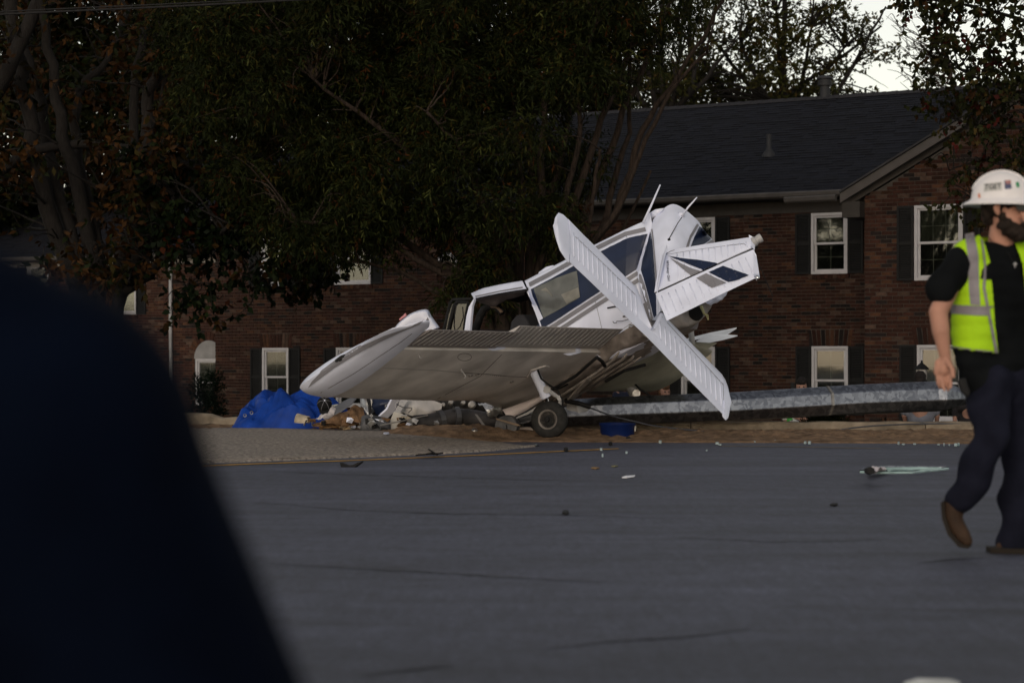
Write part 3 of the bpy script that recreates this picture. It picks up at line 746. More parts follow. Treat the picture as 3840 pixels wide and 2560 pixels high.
# rounded wing tip fairing, upper skin white
def tipsec(k):  # k 0..1 outward
    return k
q = MB(); rows = []; NK = 9
for i in range(NK + 1):
    k = i / NK; c = math.sqrt(max(0, 1 - k ** 2.2)); y = SPAN + .44 * k
    row = []
    T = 18
    xa, xb = -.03 + (1 - c) * .14, 1.62 + .10 * math.sin(math.pi * min(1, k * 1.6)) - (1 - c) * .30
    for j in range(T + 1):
        t = .5 - .5 * math.cos(math.pi * j / T); up, lo = af(t)
        row.append(LOC(xa + (xb - xa) * t, y, up * c * 1.25 + .03 * k * k + .02 * k))
    for j in range(T - 1, 0, -1):
        t = .5 - .5 * math.cos(math.pi * j / T); up, lo = af(t)
        row.append(LOC(xa + (xb - xa) * t, y, -lo * c * 1.15 + .03 * k * k + .02 * k))
    rows.append(row)
q.grid(rows, closed=True)
tip = q.build('wing_tip', m_paint, plane, smooth=True)
# aileron and flap, corrugated
def surface(name, y0, y1, defl, material, rib_m, nrib, ztop=0.0):
    hx, ch = HX + .012, 1.6 - HX - .012
    d = (AA * math.cos(defl) + AU * math.sin(defl)).normalized(); nn = (AU * math.cos(defl) - AA * math.sin(defl))
    h0, h1 = LOC(hx, y0, ztop), LOC(hx, y1, ztop)
    pr = lambda t: (.046 * (1 - t) ** .8 + .003, .036 * (1 - t) ** .8 + .003)
    q = MB(); foil(q, [h0, h1], [h0 + d * ch, h1 + d * ch], nn, pr, 10)
    o = q.build(name, material, plane, smooth=True, auto=45)
    for i in range(nrib):
        y = y0 + (y1 - y0) * (i + .7) / (nrib + .4); p = LOC(hx, y, ztop); r = MB()
        for sg, k in ((-1, 1),):
            r.tube([p + d * (ch * t) + nn * sg * (pr(t)[1] + .002) for t in (.16, .5, .95)], [.007, .008, .006], 6)
        r.build('stiffening_bead', rib_m, o)
    return o
YB = (on_plane(1938, 1243, A0, AU) - A0).dot(AW)
aileron = surface('aileron', YB + .02, SPAN - .02, math.radians(-5), mat('aileron_underside', (.30, .28, .28), .5, var=.2), m_lgrey, 17)  # aileron grey set darker, painting the shade of its deflected underside
flap = surface('flap', .02, YB - .015, math.radians(4), mat('flap_underside', (.42, .40, .395), .5, var=.2), m_lgrey, 22, .015)
bw = bvh_of(wing)
# hinge arms under the wing
for (x0, y0, x1, y1) in [(1832, 1306, 1884, 1284), (2116, 1327, 2166, 1303), (2236, 1333, 2292, 1312)]:
    a, b = drape_px(bw, x0, y0, .0), drape_px(bw, x1, y1, .0)
    if (b - a).length > 1: b = a + AA * .3
    d = (b - a).normalized(); q = MB()
    q.prism([a - AU * .0, a + d * .08 - AU * .05, b - AU * .075, b - AU * .0 + AU * .01], AW * .03)
    q.prism([b - AU * .03 - d * .02, b - AU * .075, b - AU * .07 + d * .03, b + d * .05 + AU * .03], AW * .05); q.build('hinge_arm', m_paint, plane, bevel=.006)
# seams, inspection plates, pitot mast, tie-down rings
def seam(pl, b, w=1.8, material=m_seam, name='seam', parent=None): return decal(name, band(pl, w), b, material, parent or wing, .002, 30)
seam([(1377, 1376), (1500, 1382), (1640, 1388), (1733, 1397)], bw, 2.2, m_lgrey)
seam([(1733, 1397), (1820, 1401), (1905, 1410), (1985, 1414)], bw, 1.6)
seam([(1640, 1495), (1720, 1452), (1800, 1410), (1880, 1330), (1900, 1300)], bw, 1.5)
seam([(1202, 1472), (1272, 1432), (1330, 1398)], bvh_of(wing, tip), 1.6)
seam([(1330, 1398), (1377, 1367), (1440, 1324), (1500, 1284), (1545, 1250)], bvh_of(wing, tip), 1.6)
seam([(1820, 1505), (1900, 1462), (1965, 1430)], bw, 1.2, m_lgrey)
seam([(1205, 1470), (1270, 1460), (1300, 1440), (1325, 1462)], bw, 3, m_lgrey, 'scrape')
seam([(1265, 1452), (1290, 1425), (1310, 1440), (1318, 1470)], bw, 3, m_lgrey, 'scrape')
cpx = [(1742 + 26 * math.cos(t), 1338 + 14 * math.sin(t)) for t in [2 * math.pi * i / 16 for i in range(17)]]
seam(cpx, bw, 1.6)
for k in range(10): 
    t = 1722 + 8 * k * 1.0; seam([(1805 + 8 * k, 1404 + k * .6), (1807 + 8 * k, 1404.3 + k * .6)], bw, 2)
a = drape_px(bw, 1728, 1385, 0); q = MB(); q.tube([a, P(1747, 1411, a.y - .05), P(1740, 1419, a.y - .05)], [.009, .008, .007], 6); q.build('fuel_vent_tube', m_lgrey, plane)
for (x, y) in [(1765, 1407), (1790, 1403), (1919, 1430)]:
    c0 = drape_px(bw, x, y, .004); q = MB(); q.tube([c0 + (AA * math.cos(t) + AW * math.sin(t)) * .022 for t in [2 * math.pi * i / 10 for i in range(11)]], .006, 5); q.build('tie_down_ring', m_steel, plane)
q = MB(); c0 = drape_px(bw, 1570, 1330, 0); q.tube([c0, c0 - AU * .04, c0 - AU * .045 + AA * .03], .005, 5); q.build('drain_tube', m_lgrey, plane)
# wing tip stripe and light
bt = bvh_of(tip)
decal('wing_tip_stripe', [(1156, 1452), (1170, 1428), (1210, 1388), (1258, 1352), (1340, 1302), (1440, 1256), (1540, 1222), (1588, 1199), (1593, 1196), (1570, 1215), (1500, 1244), (1420, 1281), (1330, 1330), (1250, 1380), (1190, 1426)], bt, m_grey, tip, .010, 5)
c0 = drape_px(bt, 1278, 1342, -.01); q = MB(); q.lathe(c0 - AA * .09, AA, [(0, .005), (.02, .028), (.1, .032), (.16, .02), (.19, .004)], 10); q.build('navigation_light', m_black, tip, smooth=True)

# ---- fuselage shell, from the rear door post to the crease
T = [0, .2, .4, .6, .8, 1, 1.12]
crown = [(1988, 1049), (2070, 1008), (2160, 965), (2250, 921), (2348, 872), (2436, 819), (2472, 790)]
navt = [(1982, 1090), (2070, 1044), (2160, 994), (2254, 943), (2352, 895), (2420, 879), (2446, 850)]
navb = [(2030, 1236), (2110, 1185), (2190, 1132), (2252, 1092), (2346, 1037), (2385, 1012), (2402, 1005)]
chine = [(2110, 1392), (2170, 1360), (2232, 1328), (2293, 1300), (2370, 1262), (2432, 1228), (2470, 1200)]
rows = []
for k in range(7):
    tz_ = .0 if k < 4 else .06 * (k - 3)
    A = side(*chine[k], -.04 - tz_); B = side(*navb[k], 0 - tz_); C = side(*navt[k], -.10 - tz_); D = side(*crown[k], -.50)
    sh = C.lerp(D, .55) + AU * .05 + AW * .07
    mirror = lambda p: p + AW * (2 * (-.50 - (p - A0).dot(AW)))
    bel = A - AU * .10 - AW * .10; mid = A.lerp(B, .5) + AW * .02
    rows.append([bel, A, mid, B, B.lerp(C, .5) + AW * .015, C, sh, D, mirror(sh), mirror(C), mirror(B), mirror(A), mirror(bel)])
rr = bires(rows, 36, 60)
for i, line in enumerate(rr):
    k = max(0, (i - 24) / 12)
    for j in range(len(line)): line[j] = line[j] + AW * wrinkle(line[j], .012 * k * k, 11) + AU * wrinkle(line[j] * 1.3, .006 * k * k, 13)
q = MB(); q.grid(rr, closed=True)
i0 = 0; q.f.append(tuple(range(len(rr[0])))); q.m.append(1); q.c.append(None)
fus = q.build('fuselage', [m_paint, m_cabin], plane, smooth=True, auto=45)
bf = bvh_of(fus)
def shift(pl, dx, dy): return [(x + dx, y + dy) for x, y in pl]
nb, ntp = [(2035, 1233), (2110, 1185), (2190, 1132), (2252, 1092), (2346, 1037), (2385, 1012)], [(1992, 1085), (2070, 1044), (2160, 994), (2254, 943), (2352, 895), (2428, 877)]
decal('side_band', ntp + nb[::-1], bf, m_navy, fus, .009)
decal('stripe', shift(ntp, -8, -24) + shift(ntp, -4, -9)[::-1], bf, m_grey, fus, .008)
decal('stripe', shift(nb, 3, 5) + shift(nb, 10, 19)[::-1], bf, m_grey, fus, .008)
decal('stripe', shift(nb, 14, 26) + shift(nb, 21, 39)[::-1], bf, m_grey, fus, .008)
decal('cabin_window', [(2003, 1083), (2090, 1042), (2166, 1016), (2178, 1115), (2110, 1155), (2040, 1193)], bf, m_pane, fus, .013)
decal('sun_shade', [(2107, 1105), (2172, 1078), (2178, 1115), (2128, 1140)], bf, m_shade, fus, .017)
decal('sun_shade', [(2030, 1090), (2050, 1079), (2072, 1105), (2074, 1116), (2058, 1096)], bf, m_shade, fus, .017)
decal('door_post', [(1976, 1094), (1990, 1088), (2040, 1194), (2025, 1205)], bf, m_paint, fus, .018)
seam([(2228, 1112), (2244, 1175), (2259, 1240)], bf, 1.3, parent=fus); seam([(2345, 872), (2352, 893)], bf, 1.3, parent=fus); seam([(2107, 992), (2114, 1010)], bf, 1.3, parent=fus)
seam([(2320, 1244), (2400, 1190)], bf, 1.2, parent=fus)
for (a, b) in (((2279, 1155), (2312, 1149)), ((2337, 1187), (2352, 1184))):
    q = MB(); q.tube([drape_px(bf, *a, .01), drape_px(bf, *b, .02)], .009, 5); q.build('torn_bracket', m_black, fus)
cw = [drape_px(bf, x, y, .03) for x, y in [(2301, 1204), (2306, 1211), (2316, 1209), (2315, 1204), (2335, 1203), (2350, 1199), (2362, 1196)]]
q = MB(); q.tube(cw, .004, 5); q.build('loose_wire', m_black, fus)
q = MB(); a = drape_px(bf, 2362, 1225, .03); q.tube([a, P(2385, 1240, a.y - .05), P(2415, 1255, a.y - .1), P(2435, 1268, a.y - .12)], .012, 6); q.tube([P(2358, 1218, a.y), P(2382, 1220, a.y - .03), P(2380, 1232, a.y - .03), P(2362, 1228, a.y)], .008, 5); q.build('control_linkage', m_steel, fus)
# roof over the front seats
rows = []
for (ex, ey), (cx_, cy_) in zip([(1777, 1119), (1820, 1109), (1875, 1098), (1930, 1089), (1974, 1083)], [(1783, 1108), (1830, 1080), (1893, 1065), (1930, 1058), (1972, 1051)]):
    C = side(ex, ey, -.06); D = side(cx_, cy_, -.5); sh = C.lerp(D, .5) + AU * .05 + AW * .05
    mir = lambda p: p + AW * (2 * (-.50 - (p - A0).dot(AW))); rows.append([C, sh, D, mir(sh), mir(C)])
q = MB(); g = bires(rows, 14, 20); q.grid(g); q.grid([[p - AU * .03 for p in r] for r in g][::-1], 1)
roof = q.build('cabin_roof', [m_paint, m_cabin], plane, smooth=True); br_ = bvh_of(roof)
decal('stripe', [(1782, 1110), (1875, 1090), (1972, 1073), (1973, 1079), (1875, 1095), (1784, 1115)], br_, m_grey, roof)
q = MB(); q.grid([[side(x, y, -.04 - i * .05) for i in range(12)] for x, y in [(1973, 1050), (1984, 1086)]] if 0 else [[side(1972, 1084, -.05), side(1974, 1052, -.45)], [side(1981, 1088, -.05), side(1983, 1050, -.45)]]); q.build('roof_seam', m_black, plane)
# windscreen posts, open cabin
def bar(name, pl, y, w, material, d=.05):
    q = MB(); pts = [side(x, yy, y) for x, yy in pl]; q.tube(pts, w, 6); return q.build(name, material, plane, smooth=True)
q = MB(); q.prism([side(x, y, -.02) for x, y in [(1776, 1118), (1757, 1150), (1748, 1185), (1740, 1240), (1761, 1240), (1765, 1190), (1769, 1150), (1777, 1124)]], AW * -.05); q.build('windscreen_post', m_paint, plane, bevel=.008)
far_ = -1.0
q = MB(); fp = [(1660, 1250), (1668, 1223), (1678, 1178), (1688, 1136), (1698, 1123), (1768, 1121)]
q.tube([side(x, y, far_ + .25) for x, y in fp], .02, 6); q.tube([side(x + 14, y + 10, far_ + .3) for x, y in fp[:5]] + [side(1756, 1134, far_ + .3), side(1748, 1180, far_ + .3), side(1740, 1250, far_ + .3)], .022, 6); q.build('windscreen_frame', m_black, plane)
q = MB(); q.prism([side(x, y, far_ + .28) for x, y in [(1672, 1240), (1684, 1180), (1697, 1140), (1752, 1132), (1742, 1190), (1736, 1240)]], AW * .006); q.build('windscreen_pane', glass_material('cracked_perspex', (.3, .3, .29), .1), plane)
bar('cable', [(1712, 1140), (1705, 1180), (1703, 1220), (1708, 1245)], far_ + .4, .008, m_black); bar('cable', [(1735, 1150), (1738, 1190), (1725, 1225), (1705, 1245)], far_ + .45, .007, m_black)
# instrument coaming arc, headliner, seat, far door frame
bar('coaming', [(1780, 1250), (1800, 1185), (1815, 1158), (1835, 1146), (1860, 1148), (1878, 1164), (1884, 1174)], -.5, .05, m_black)
bar('coaming_trim', [(1842, 1148), (1862, 1150), (1878, 1165), (1882, 1172)], -.45, .022, mat('tan_trim', (.14, .1, .075), .8))
q = MB(); hl = bires([[side(1775, 1122, -.1), side(1880, 1102, -.1), side(1972, 1086, -.1)], [side(1800, 1135, -.3), side(1858, 1148, -.3), side(1965, 1103, -.3)], [side(1800, 1125, -.9), side(1880, 1115, -.9), side(1970, 1090, -.9)]], 10, 14)
q.grid([[p + AU * wrinkle(p, .012, 12) for p in r] for r in hl]); q.build('headliner', mat('torn_headliner', (.1, .085, .085), .9, var=.4), plane, smooth=True)
q = MB(); q.prism([side(x, y, -.95) for x, y in [(1985, 1092), (2000, 1092), (2050, 1200), (2030, 1230), (1990, 1230), (2000, 1190)]], AW * .05); q.build('door_frame', m_cabin, plane)
for yy in (-.30, -.75):
    q = MB(); q.prism([side(x, y, yy) for x, y in [(1905, 1260), (1915, 1205), (1935, 1180), (1960, 1178), (1975, 1200), (2000, 1260)]], AW * -.36); q.build('seat_back', mat('dark_seat_cloth', (.03, .03, .035), .9), plane, bevel=.03)
q = MB(); q.prism([side(x, y, -.04) for x, y in [(2008, 1224), (2035, 1206), (2045, 1196), (2062, 1220), (2050, 1228)]], AW * -.04); q.build('torn_door_sill', m_navy, plane)
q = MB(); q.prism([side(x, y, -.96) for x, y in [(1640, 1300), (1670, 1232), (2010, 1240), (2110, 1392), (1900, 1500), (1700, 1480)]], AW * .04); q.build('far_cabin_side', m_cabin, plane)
q = MB(); q.prism([side(x, y, -.05) for x, y in [(1640, 1320), (1660, 1252), (2030, 1252), (2130, 1400), (1900, 1500), (1700, 1480)]], AW * -.03); q.build('cabin_side', m_paint, plane)
# small roof blister
q = MB(); c0 = side(2040, 1018, -.45); q.lathe(c0 - AA * .1, AA, [(0, .005), (.04, .03), (.16, .035), (.26, .004)], 10); q.build('roof_blister', m_paint, plane, smooth=True)
c0 = side(2450, 806, -.4); q = MB(); q.lathe(c0 - AA * .1, AA, [(0, .005), (.04, .045), (.16, .045), (.26, .004)], 10); q.build('roof_blister', m_paint, plane, smooth=True)

# ---- belly with strakes, far wing, gear
BZ = -.13
q = MB(); rows = []
for xx in [-.2, .2, .7, 1.2, 1.6, 2.0]:
    rows.append([LOC(xx, .05, BZ + .1 + .03), LOC(xx, -.1, BZ), LOC(xx, -.5, BZ - .03), LOC(xx, -.9, BZ), LOC(xx, -1.05, BZ + .12)])
rows = bires(rows, 24, 20)
q.grid([[p + AU * wrinkle(p, .008, 10) for p in r] for r in rows]); belly = q.build('belly_skin', mat('oily_belly_skin', (.26, .23, .215), .45, var=.45, scale=3, stretch=(3, 3, 1)), plane, smooth=True)
def belly_p(px, py, z=BZ - .05): return on_plane(px, py, LOC(0, 0, z), AU)
for pl in ([(2080, 1500), (2150, 1455), (2240, 1395), (2305, 1345), (2320, 1320)], [(2145, 1468), (2220, 1418), (2290, 1375), (2335, 1348), (2350, 1327)], [(2170, 1472), (2260, 1412), (2330, 1368), (2370, 1345), (2376, 1333)], [(2215, 1462), (2300, 1405), (2380, 1353), (2404, 1338)]):
    q = MB(); q.tube([belly_p(x, y) for x, y in pl], [.03] * (len(pl) - 1) + [.012], 6, flat=.6); q.build('belly_strake', mat('grimy_strake_paint', (.36, .33, .31), .5, var=.4, scale=6), plane, smooth=True)
q = MB(); q.prism([belly_p(x, y, BZ - .12) for x, y in [(2110, 1522), (2122, 1520), (2215, 1428), (2203, 1420)]], AU * .02); q.build('broken_strake', mat('grimy_strake_paint', (.36, .33, .31)), plane)
for pl, r in (([(2080, 1455), (2160, 1408), (2240, 1338)], .02), ([(2238, 1340), (2258, 1355), (2268, 1372)], .022), ([(2270, 1430), (2340, 1390), (2420, 1367)], .02), ([(2060, 1462), (2100, 1455), (2130, 1440)], .012)):
    q = MB(); q.tube([belly_p(x, y, BZ - .1) for x, y in pl], r, 6); q.build('hose', m_black, plane)
# the far wing, seen from below beyond the belly
q = MB(); RY = -1.0
def RW(x, y, z=0): return LOC(x, RY, .02) + AA * x * 0 + (LOC(x, 0, z) - LOC(x, 0, 0)) - AW * y * math.cos(.16) - AU * y * math.sin(.10)
foil(q, [RW(0, 0), RW(.25, 1.25)], [RW(1.55, 0), RW(1.35, 1.25)], AU, af, 16)
rwing = q.build('wing', mat('far_wing_underside', (.33, .335, .28), .5, var=.35, scale=2), plane, smooth=True, auto=50); rwing['label'] = 'far wing, dirty greenish underside'
for poly, Y in (([(2570, 1274), (2664, 1250), (2763, 1231), (2723, 1258), (2660, 1262), (2600, 1276)], 25.6), ([(2612, 1282), (2664, 1253), (2766, 1260), (2706, 1276), (2660, 1285)], 25.4)):
    q = MB(); q.prism([P(x, y, Y + .5 * (i % 2) * 0 + (1270 - y) * .012) for i, (x, y) in enumerate(poly)], V((0, .03, .012))); q.build('torn_wing_skin', mat('torn_skin_white', (.7, .72, .75), .4), plane)
q = MB(); q.prism([P(x, y, 25.7) for x, y in [(2560, 1278), (2640, 1282), (2690, 1286), (2640, 1318), (2560, 1330)]], V((0, .1, 0))); q.build('torn_wing_root', mat('far_wing_underside', (.33, .335, .28)), plane)
q = MB(); q.tube([P(2588, 1205, 25.0), P(2592, 1250, 25.0), P(2598, 1300, 25.0)], .036, 10); q.build('tail_strut', m_lgrey, plane, smooth=True)

def wheel(c0, ax, R, name='wheel'):
    q = MB(); ax = V(ax).normalized()
    q.lathe(c0 - ax * .075, ax, [(.005, R * .52), (.0, R * .6), (.004, R * .8), (.022, R * .95), (.045, R * .995), (.075, R), (.105, R * .995), (.128, R * .95), (.146, R * .8), (.15, R * .6), (.145, R * .52)], 36)
    wh = q.build(name, m_tire, plane, smooth=True)
    q = MB(); q.lathe(c0 - ax * .07, ax, [(.0, R * .3), (.0, R * .44), (-.006, R * .5), (-.006, R * .54), (.02, R * .54)], 28)
    q.lathe(c0 + ax * .07, -ax, [(.0, R * .3), (.0, R * .44), (-.006, R * .5), (-.006, R * .54), (.02, R * .54)], 28); q.build('rim', mat('dirty_wheel_rim', (.11, .10, .095), .5, metal=.5, var=.3, scale=12), wh, smooth=True, auto=35)
    for s in (-1, 1):
        q = MB(); q.lathe(c0 + ax * s * .05, ax * s, [(0, R * .34), (.002, R * .33), (.004, R * .2), (.02, R * .2), (.022, R * .12), (.05, R * .11), (.052, .005)], 18); q.build('hub', m_black, wh, smooth=True, auto=35)
    for k in range(3):
        q = MB(); q.tube([c0 + (-ax) * .0], .01) if 0 else None
    return wh
g0 = drape_px(bw, 2003, 1392, -.02); gd = (P(2047, 1482, g0.y - .1) - g0)
wc = P(2061, 1573, 23.05); g1 = P(2045, 1484, (g0.y + 23.05) / 2 + .05); waxis = V((.33, .93, -.05))
q = MB(); q.tube([g0 + (g0 - g1).normalized() * .05, g0.lerp(g1, .5), g1], [.058, .056, .056], 14); q.lathe(g1 - (g1 - g0).normalized() * .03, g1 - g0, [(0, .064), (.045, .064)], 14); gear = q.build('landing_gear_leg', m_paint, plane, smooth=True, auto=40)
g2 = P(2052, 1508, 23.2); q = MB(); q.tube([g1, g2, wc + waxis * .06], [.026, .026, .03], 10); q.build('oleo_piston', m_chrome, gear, smooth=True)
q = MB(); a = P(2050, 1460, g1.y - .04); b = P(2098, 1492, 23.1)
q.tube([a, a.lerp(b, .5), b], [.03, .026, .022], 8); q.tube([b + V((0, 0, .02)), P(2100, 1512, 23.1), wc + waxis * .09 + V((.08, 0, .12)), wc + waxis * .09], [.022, .02, .02, .02], 8); q.lathe(b - V((0, .04, 0)), (0, 1, 0), [(0, .03), (.08, .03)], 10); q.lathe(a - V((0, .03, 0)), (0, 1, 0), [(0, .045), (.07, .045)], 12); q.build('torque_link', m_lgrey, gear, smooth=True, auto=40)
q = MB(); q.tube([g0 + V((.05, -.05, 0)), P(2030, 1420, g0.y - .1), P(2058, 1442, g0.y - .12), P(2090, 1462, 23.1), P(2108, 1495, 23.05), P(2112, 1520, 23.05)], .012, 6); q.build('brake_hose', m_black, gear)
wheel(wc, waxis, .216)
q = MB(); q.prism([drape_px(bw, x, y, .004) for x, y in [(1975, 1412), (1990, 1385), (2045, 1368), (2060, 1372), (2040, 1390), (2010, 1405)]], -AU * .012); q.build('gear_attachment_plate', m_belly, plane)
# far leg and wheel
h0 = P(2338, 1408, 25.05); h1 = P(2377, 1478, 25.3); q = MB(); q.tube([h0 + V((-.06, .1, .16)), h0, h1], [.062, .06, .058], 14); q.tube([h1, P(2390, 1500, 25.5), P(2440, 1585, 25.75)], .03, 8); rg = q.build('landing_gear_leg', m_lgrey, plane, smooth=True, auto=40)
q = MB(); c1 = P(2386, 1474, 25.2); q.lathe(c1 + V((0, -.05, 0)), (0, 1, 0), [(0, .05), (.1, .05)], 12); q.prism([P(x, y, 25.22) for x, y in [(2370, 1482), (2380, 1468), (2396, 1466), (2398, 1478), (2385, 1488)]], V((0, .08, 0))); q.build('torque_link', m_bare, rg)
q = MB(); q.tube([P(2350, 1400, 25.0), P(2372, 1430, 25.05), P(2400, 1458, 25.1), P(2440, 1485, 25.15)], .014, 6); q.build('brake_hose', m_black, rg)
wheel(P(2443, 1575, 26.0) , V((.2, .96, .1)), .205)

# ---- crumpled tail cone
ctl = [[(2440, 858, .0), (2446, 838, -.04), (2456, 815, -.05), (2525, 765, .0), (2612, 822, .05), (2636, 862, .2)],
       [(2420, 935, .02), (2438, 885, -.06), (2448, 876, -.1), (2520, 850, -.18), (2590, 872, -.05), (2679, 914, .25)],
       [(2398, 1002, .05), (2443, 960, -.05), (2454, 955, -.1), (2505, 930, -.2), (2566, 930, -.05), (2650, 965, .3)],
       [(2393, 1042, .08), (2452, 1058, -.04), (2461, 1058, -.08), (2490, 1010, -.12), (2535, 1010, 0), (2590, 1030, .25)],
       [(2420, 1122, .08), (2461, 1132, -.02), (2468, 1120, -.05), (2480, 1090, -.05), (2500, 1090, .0), (2525, 1090, .2)],
       [(2440, 1198, .05), (2462, 1200, 0), (2469, 1184, 0), (2474, 1170, .0), (2482, 1165, .05), (2492, 1160, .12)]]
yb = [23.45, 23.2, 22.95, 22.7, 22.45, 22.25]
rows = [[P(x, y, yb[i] + d) for x, y, d in r] for i, r in enumerate(ctl)]
rows2 = []
for r in rows: rows2.append(cr(r, 40))
cols_ = list(zip(*rows2)); cols_ = [cr(list(c), 40) for c in cols_]; net = [list(r) for r in zip(*cols_)]
for i, r in enumerate(net):
    for j in range(len(r)):
        k = max(0, 1 - i / 18) * .5 + max(0, 1 - j / 14) * max(0, 1 - abs(i - 12) / 16); r[j] = r[j] + V((0, 1, 0)) * wrinkle(r[j] * 1.2, .016 * k, 13)
net = [r + [r[-1] + V((.02, .35, -.1)), r[0] + V((.1, .4, 0))] for r in net]
q = MB(); q.grid(net, closed=True); w_ = len(net[0]); q.f.append(tuple(range(w_))); q.m.append(1); q.c.append(None)
q.f.append(tuple(range(len(q.v) - w_, len(q.v)))[::-1]); q.m.append(0); q.c.append(None)
cone = q.build('tail_cone', [m_paint, m_cabin], plane, smooth=True, auto=60); bc = bvh_of(cone)
decal('side_band', [(2440, 868), (2447, 905), (2455, 1000), (2461, 1090), (2463, 1190), (2452, 1192), (2437, 1130), (2418, 1060), (2404, 1012), (2412, 970), (2425, 930)], bc, m_navy, cone, .007)
decal('stripe', [(2396, 1030), (2404, 1030), (2420, 1075), (2438, 1140), (2450, 1194), (2440, 1196), (2420, 1140), (2398, 1060)], bc, m_grey, cone, .009)
decal('stripe', [(2448, 860), (2453, 900), (2462, 1000), (2466, 1060), (2462, 1060), (2457, 1000), (2448, 900), (2443, 862)], bc, m_grey, cone, .009)
decal('stripe', [(2612, 840), (2619, 846), (2590, 895), (2580, 928), (2570, 928), (2585, 885)], bc, m_grey, cone, .009)
decal('side_band', [(2622, 850), (2640, 862), (2665, 898), (2640, 915), (2610, 922), (2588, 927), (2600, 895)], bc, m_navy, cone, .007)
decal('stripe', [(2668, 900), (2678, 912), (2650, 918), (2640, 919)], bc, m_grey, cone, .009)
# tail end, torn underside
q = MB(); q.prism([P(x, y, 22.45) for x, y in [(2425, 1130), (2463, 1205), (2448, 1225), (2420, 1200), (2410, 1140)]], V((.05, .2, 0))); q.build('tail_end_skin', m_grey, plane)
q = MB(); q.tube([P(2395, 1122, 22.3), P(2408, 1160, 22.3), P(2425, 1205, 22.25), P(2440, 1215, 22.25)], .016, 6); q.tube([P(2420, 1212, 22.2), P(2446, 1196, 22.2)], .008, 5); q.build('tail_linkage', m_steel, plane)
q = MB(); u0 = bires([[P(2500, 1195, 22.9), P(2560, 1165, 23.0), P(2640, 1130, 23.1), P(2680, 1110, 23.2)], [P(2520, 1235, 23.0), P(2580, 1225, 23.0), P(2630, 1200, 23.1), P(2668, 1150, 23.3)], [P(2520, 1275, 23.3), P(2560, 1250, 23.5), P(2600, 1225, 23.5), P(2650, 1180, 23.5)]], 14, 18)
q.grid([[p + V((0, wrinkle(p, .02, 12), 0)) for p in r] for r in u0]); q.build('torn_rear_skin', mat('dull_torn_skin', (.3, .28, .27), .5, metal=.2, var=.4, scale=6), plane, smooth=True)
q = MB(); u0 = bires([[P(2645, 1128, 22.75), P(2700, 1105, 22.8), P(2730, 1094, 22.85)], [P(2655, 1138, 22.72), P(2705, 1122, 22.8), P(2722, 1108, 22.85)], [P(2665, 1147, 22.75), P(2695, 1132, 22.8), P(2712, 1120, 22.85)]], 10, 12)
q.grid([[p + V((0, wrinkle(p, .02, 16), wrinkle(p, .01, 20))) for p in r] for r in u0]); q.build('torn_tail_skin', m_paint, plane)
q = MB(); q.lathe(P(2610, 1175, 23.0), (.1, 1, .1), [(-.02, .02), (-.02, .075), (.02, .09), (.2, .07)], 12); q.build('torn_opening', m_dark, plane)
q = MB(); q.tube([P(2630, 1150, 22.8), P(2640, 1175, 22.7), P(2652, 1182, 22.7), P(2656, 1200, 22.7)], [.02, .015, .02, .008], 5); q.build('dangling_strip', mat('yellowed_strip', (.4, .38, .2), .7), plane)

# ---- fin and rudder
f_a, f_b, f_c = P(2459, 1104, 22.15), P(2825, 937, 21.95), P(2484, 960, 22.5)
f_n = (f_b - f_a).cross(f_c - f_a).normalized(); f_n = f_n if f_n.y < 0 else -f_n
FP = lambda x, y: on_plane(x, y, f_a, f_n)
q = MB(); foil(q, [FP(*p) for p in [(2484, 960), (2530, 939), (2600, 927), (2668, 916), (2740, 905), (2817, 893)]], [FP(*p) for p in [(2459, 1104), (2532, 1071), (2605, 1037), (2678, 1004), (2751, 970), (2825, 937)]], f_n, lambda t: (.045 * math.sin(math.pi * min(1, .12 + t * .55)) + .002,) * 2, 26)
fin = q.build('fin', m_paint, plane, smooth=True, auto=40)
q = MB(); foil(q, [FP(*p) for p in [(2463, 1109), (2536, 1076), (2609, 1042), (2682, 1009), (2755, 975), (2829, 944)]], [FP(*p) for p in [(2501, 1203), (2567, 1171), (2633, 1139), (2699, 1107), (2766, 1075), (2832, 1044)]], f_n, lambda t: (.036 * (1 - t) ** .8 + .003,) * 2, 26)
q2 = MB(); 
rud = q.build('rudder', m_paint, plane, smooth=True, auto=40)
bfin = bvh_of(fin); brud = bvh_of(rud); bfr = bvh_of(fin, rud)
q = MB(); foil(q, [FP(*p) for p in [(2829, 944), (2832, 1044)]], [FP(*p) for p in [(2836, 955), (2849, 1037)]], f_n, lambda t: (.034 * (1 - t) + .004,) * 2, 6); q.build('rudder_tip', m_paint, rud, smooth=True)
q = MB(); foil(q, [FP(*p) for p in [(2814, 893), (2822, 938)]], [FP(*p) for p in [(2834, 898), (2828, 942)]], f_n, lambda t: (.05 * (1 - t * t) + .006,) * 2, 6); q.build('fin_tip', m_paint, fin, smooth=True)
q = MB(); c0 = FP(2830, 905); ld = (FP(2856, 890) - c0).normalized(); q.lathe(c0 - ld * .03, ld, [(0, .055), (.04, .055), (.05, .045), (.07, .045), (.075, .05), (.115, .048), (.12, .03), (.121, .005)], 14, ref=f_n); q.build('beacon', m_lgrey, fin, smooth=True, auto=35)
q = MB(); c0 = FP(2838, 1040); q.lathe(c0, (.3, -.8, -.3), [(-.03, .02), (.0, .028), (.03, .02), (.04, .004)], 10); q.build('tail_light', m_chrome, rud, smooth=True)
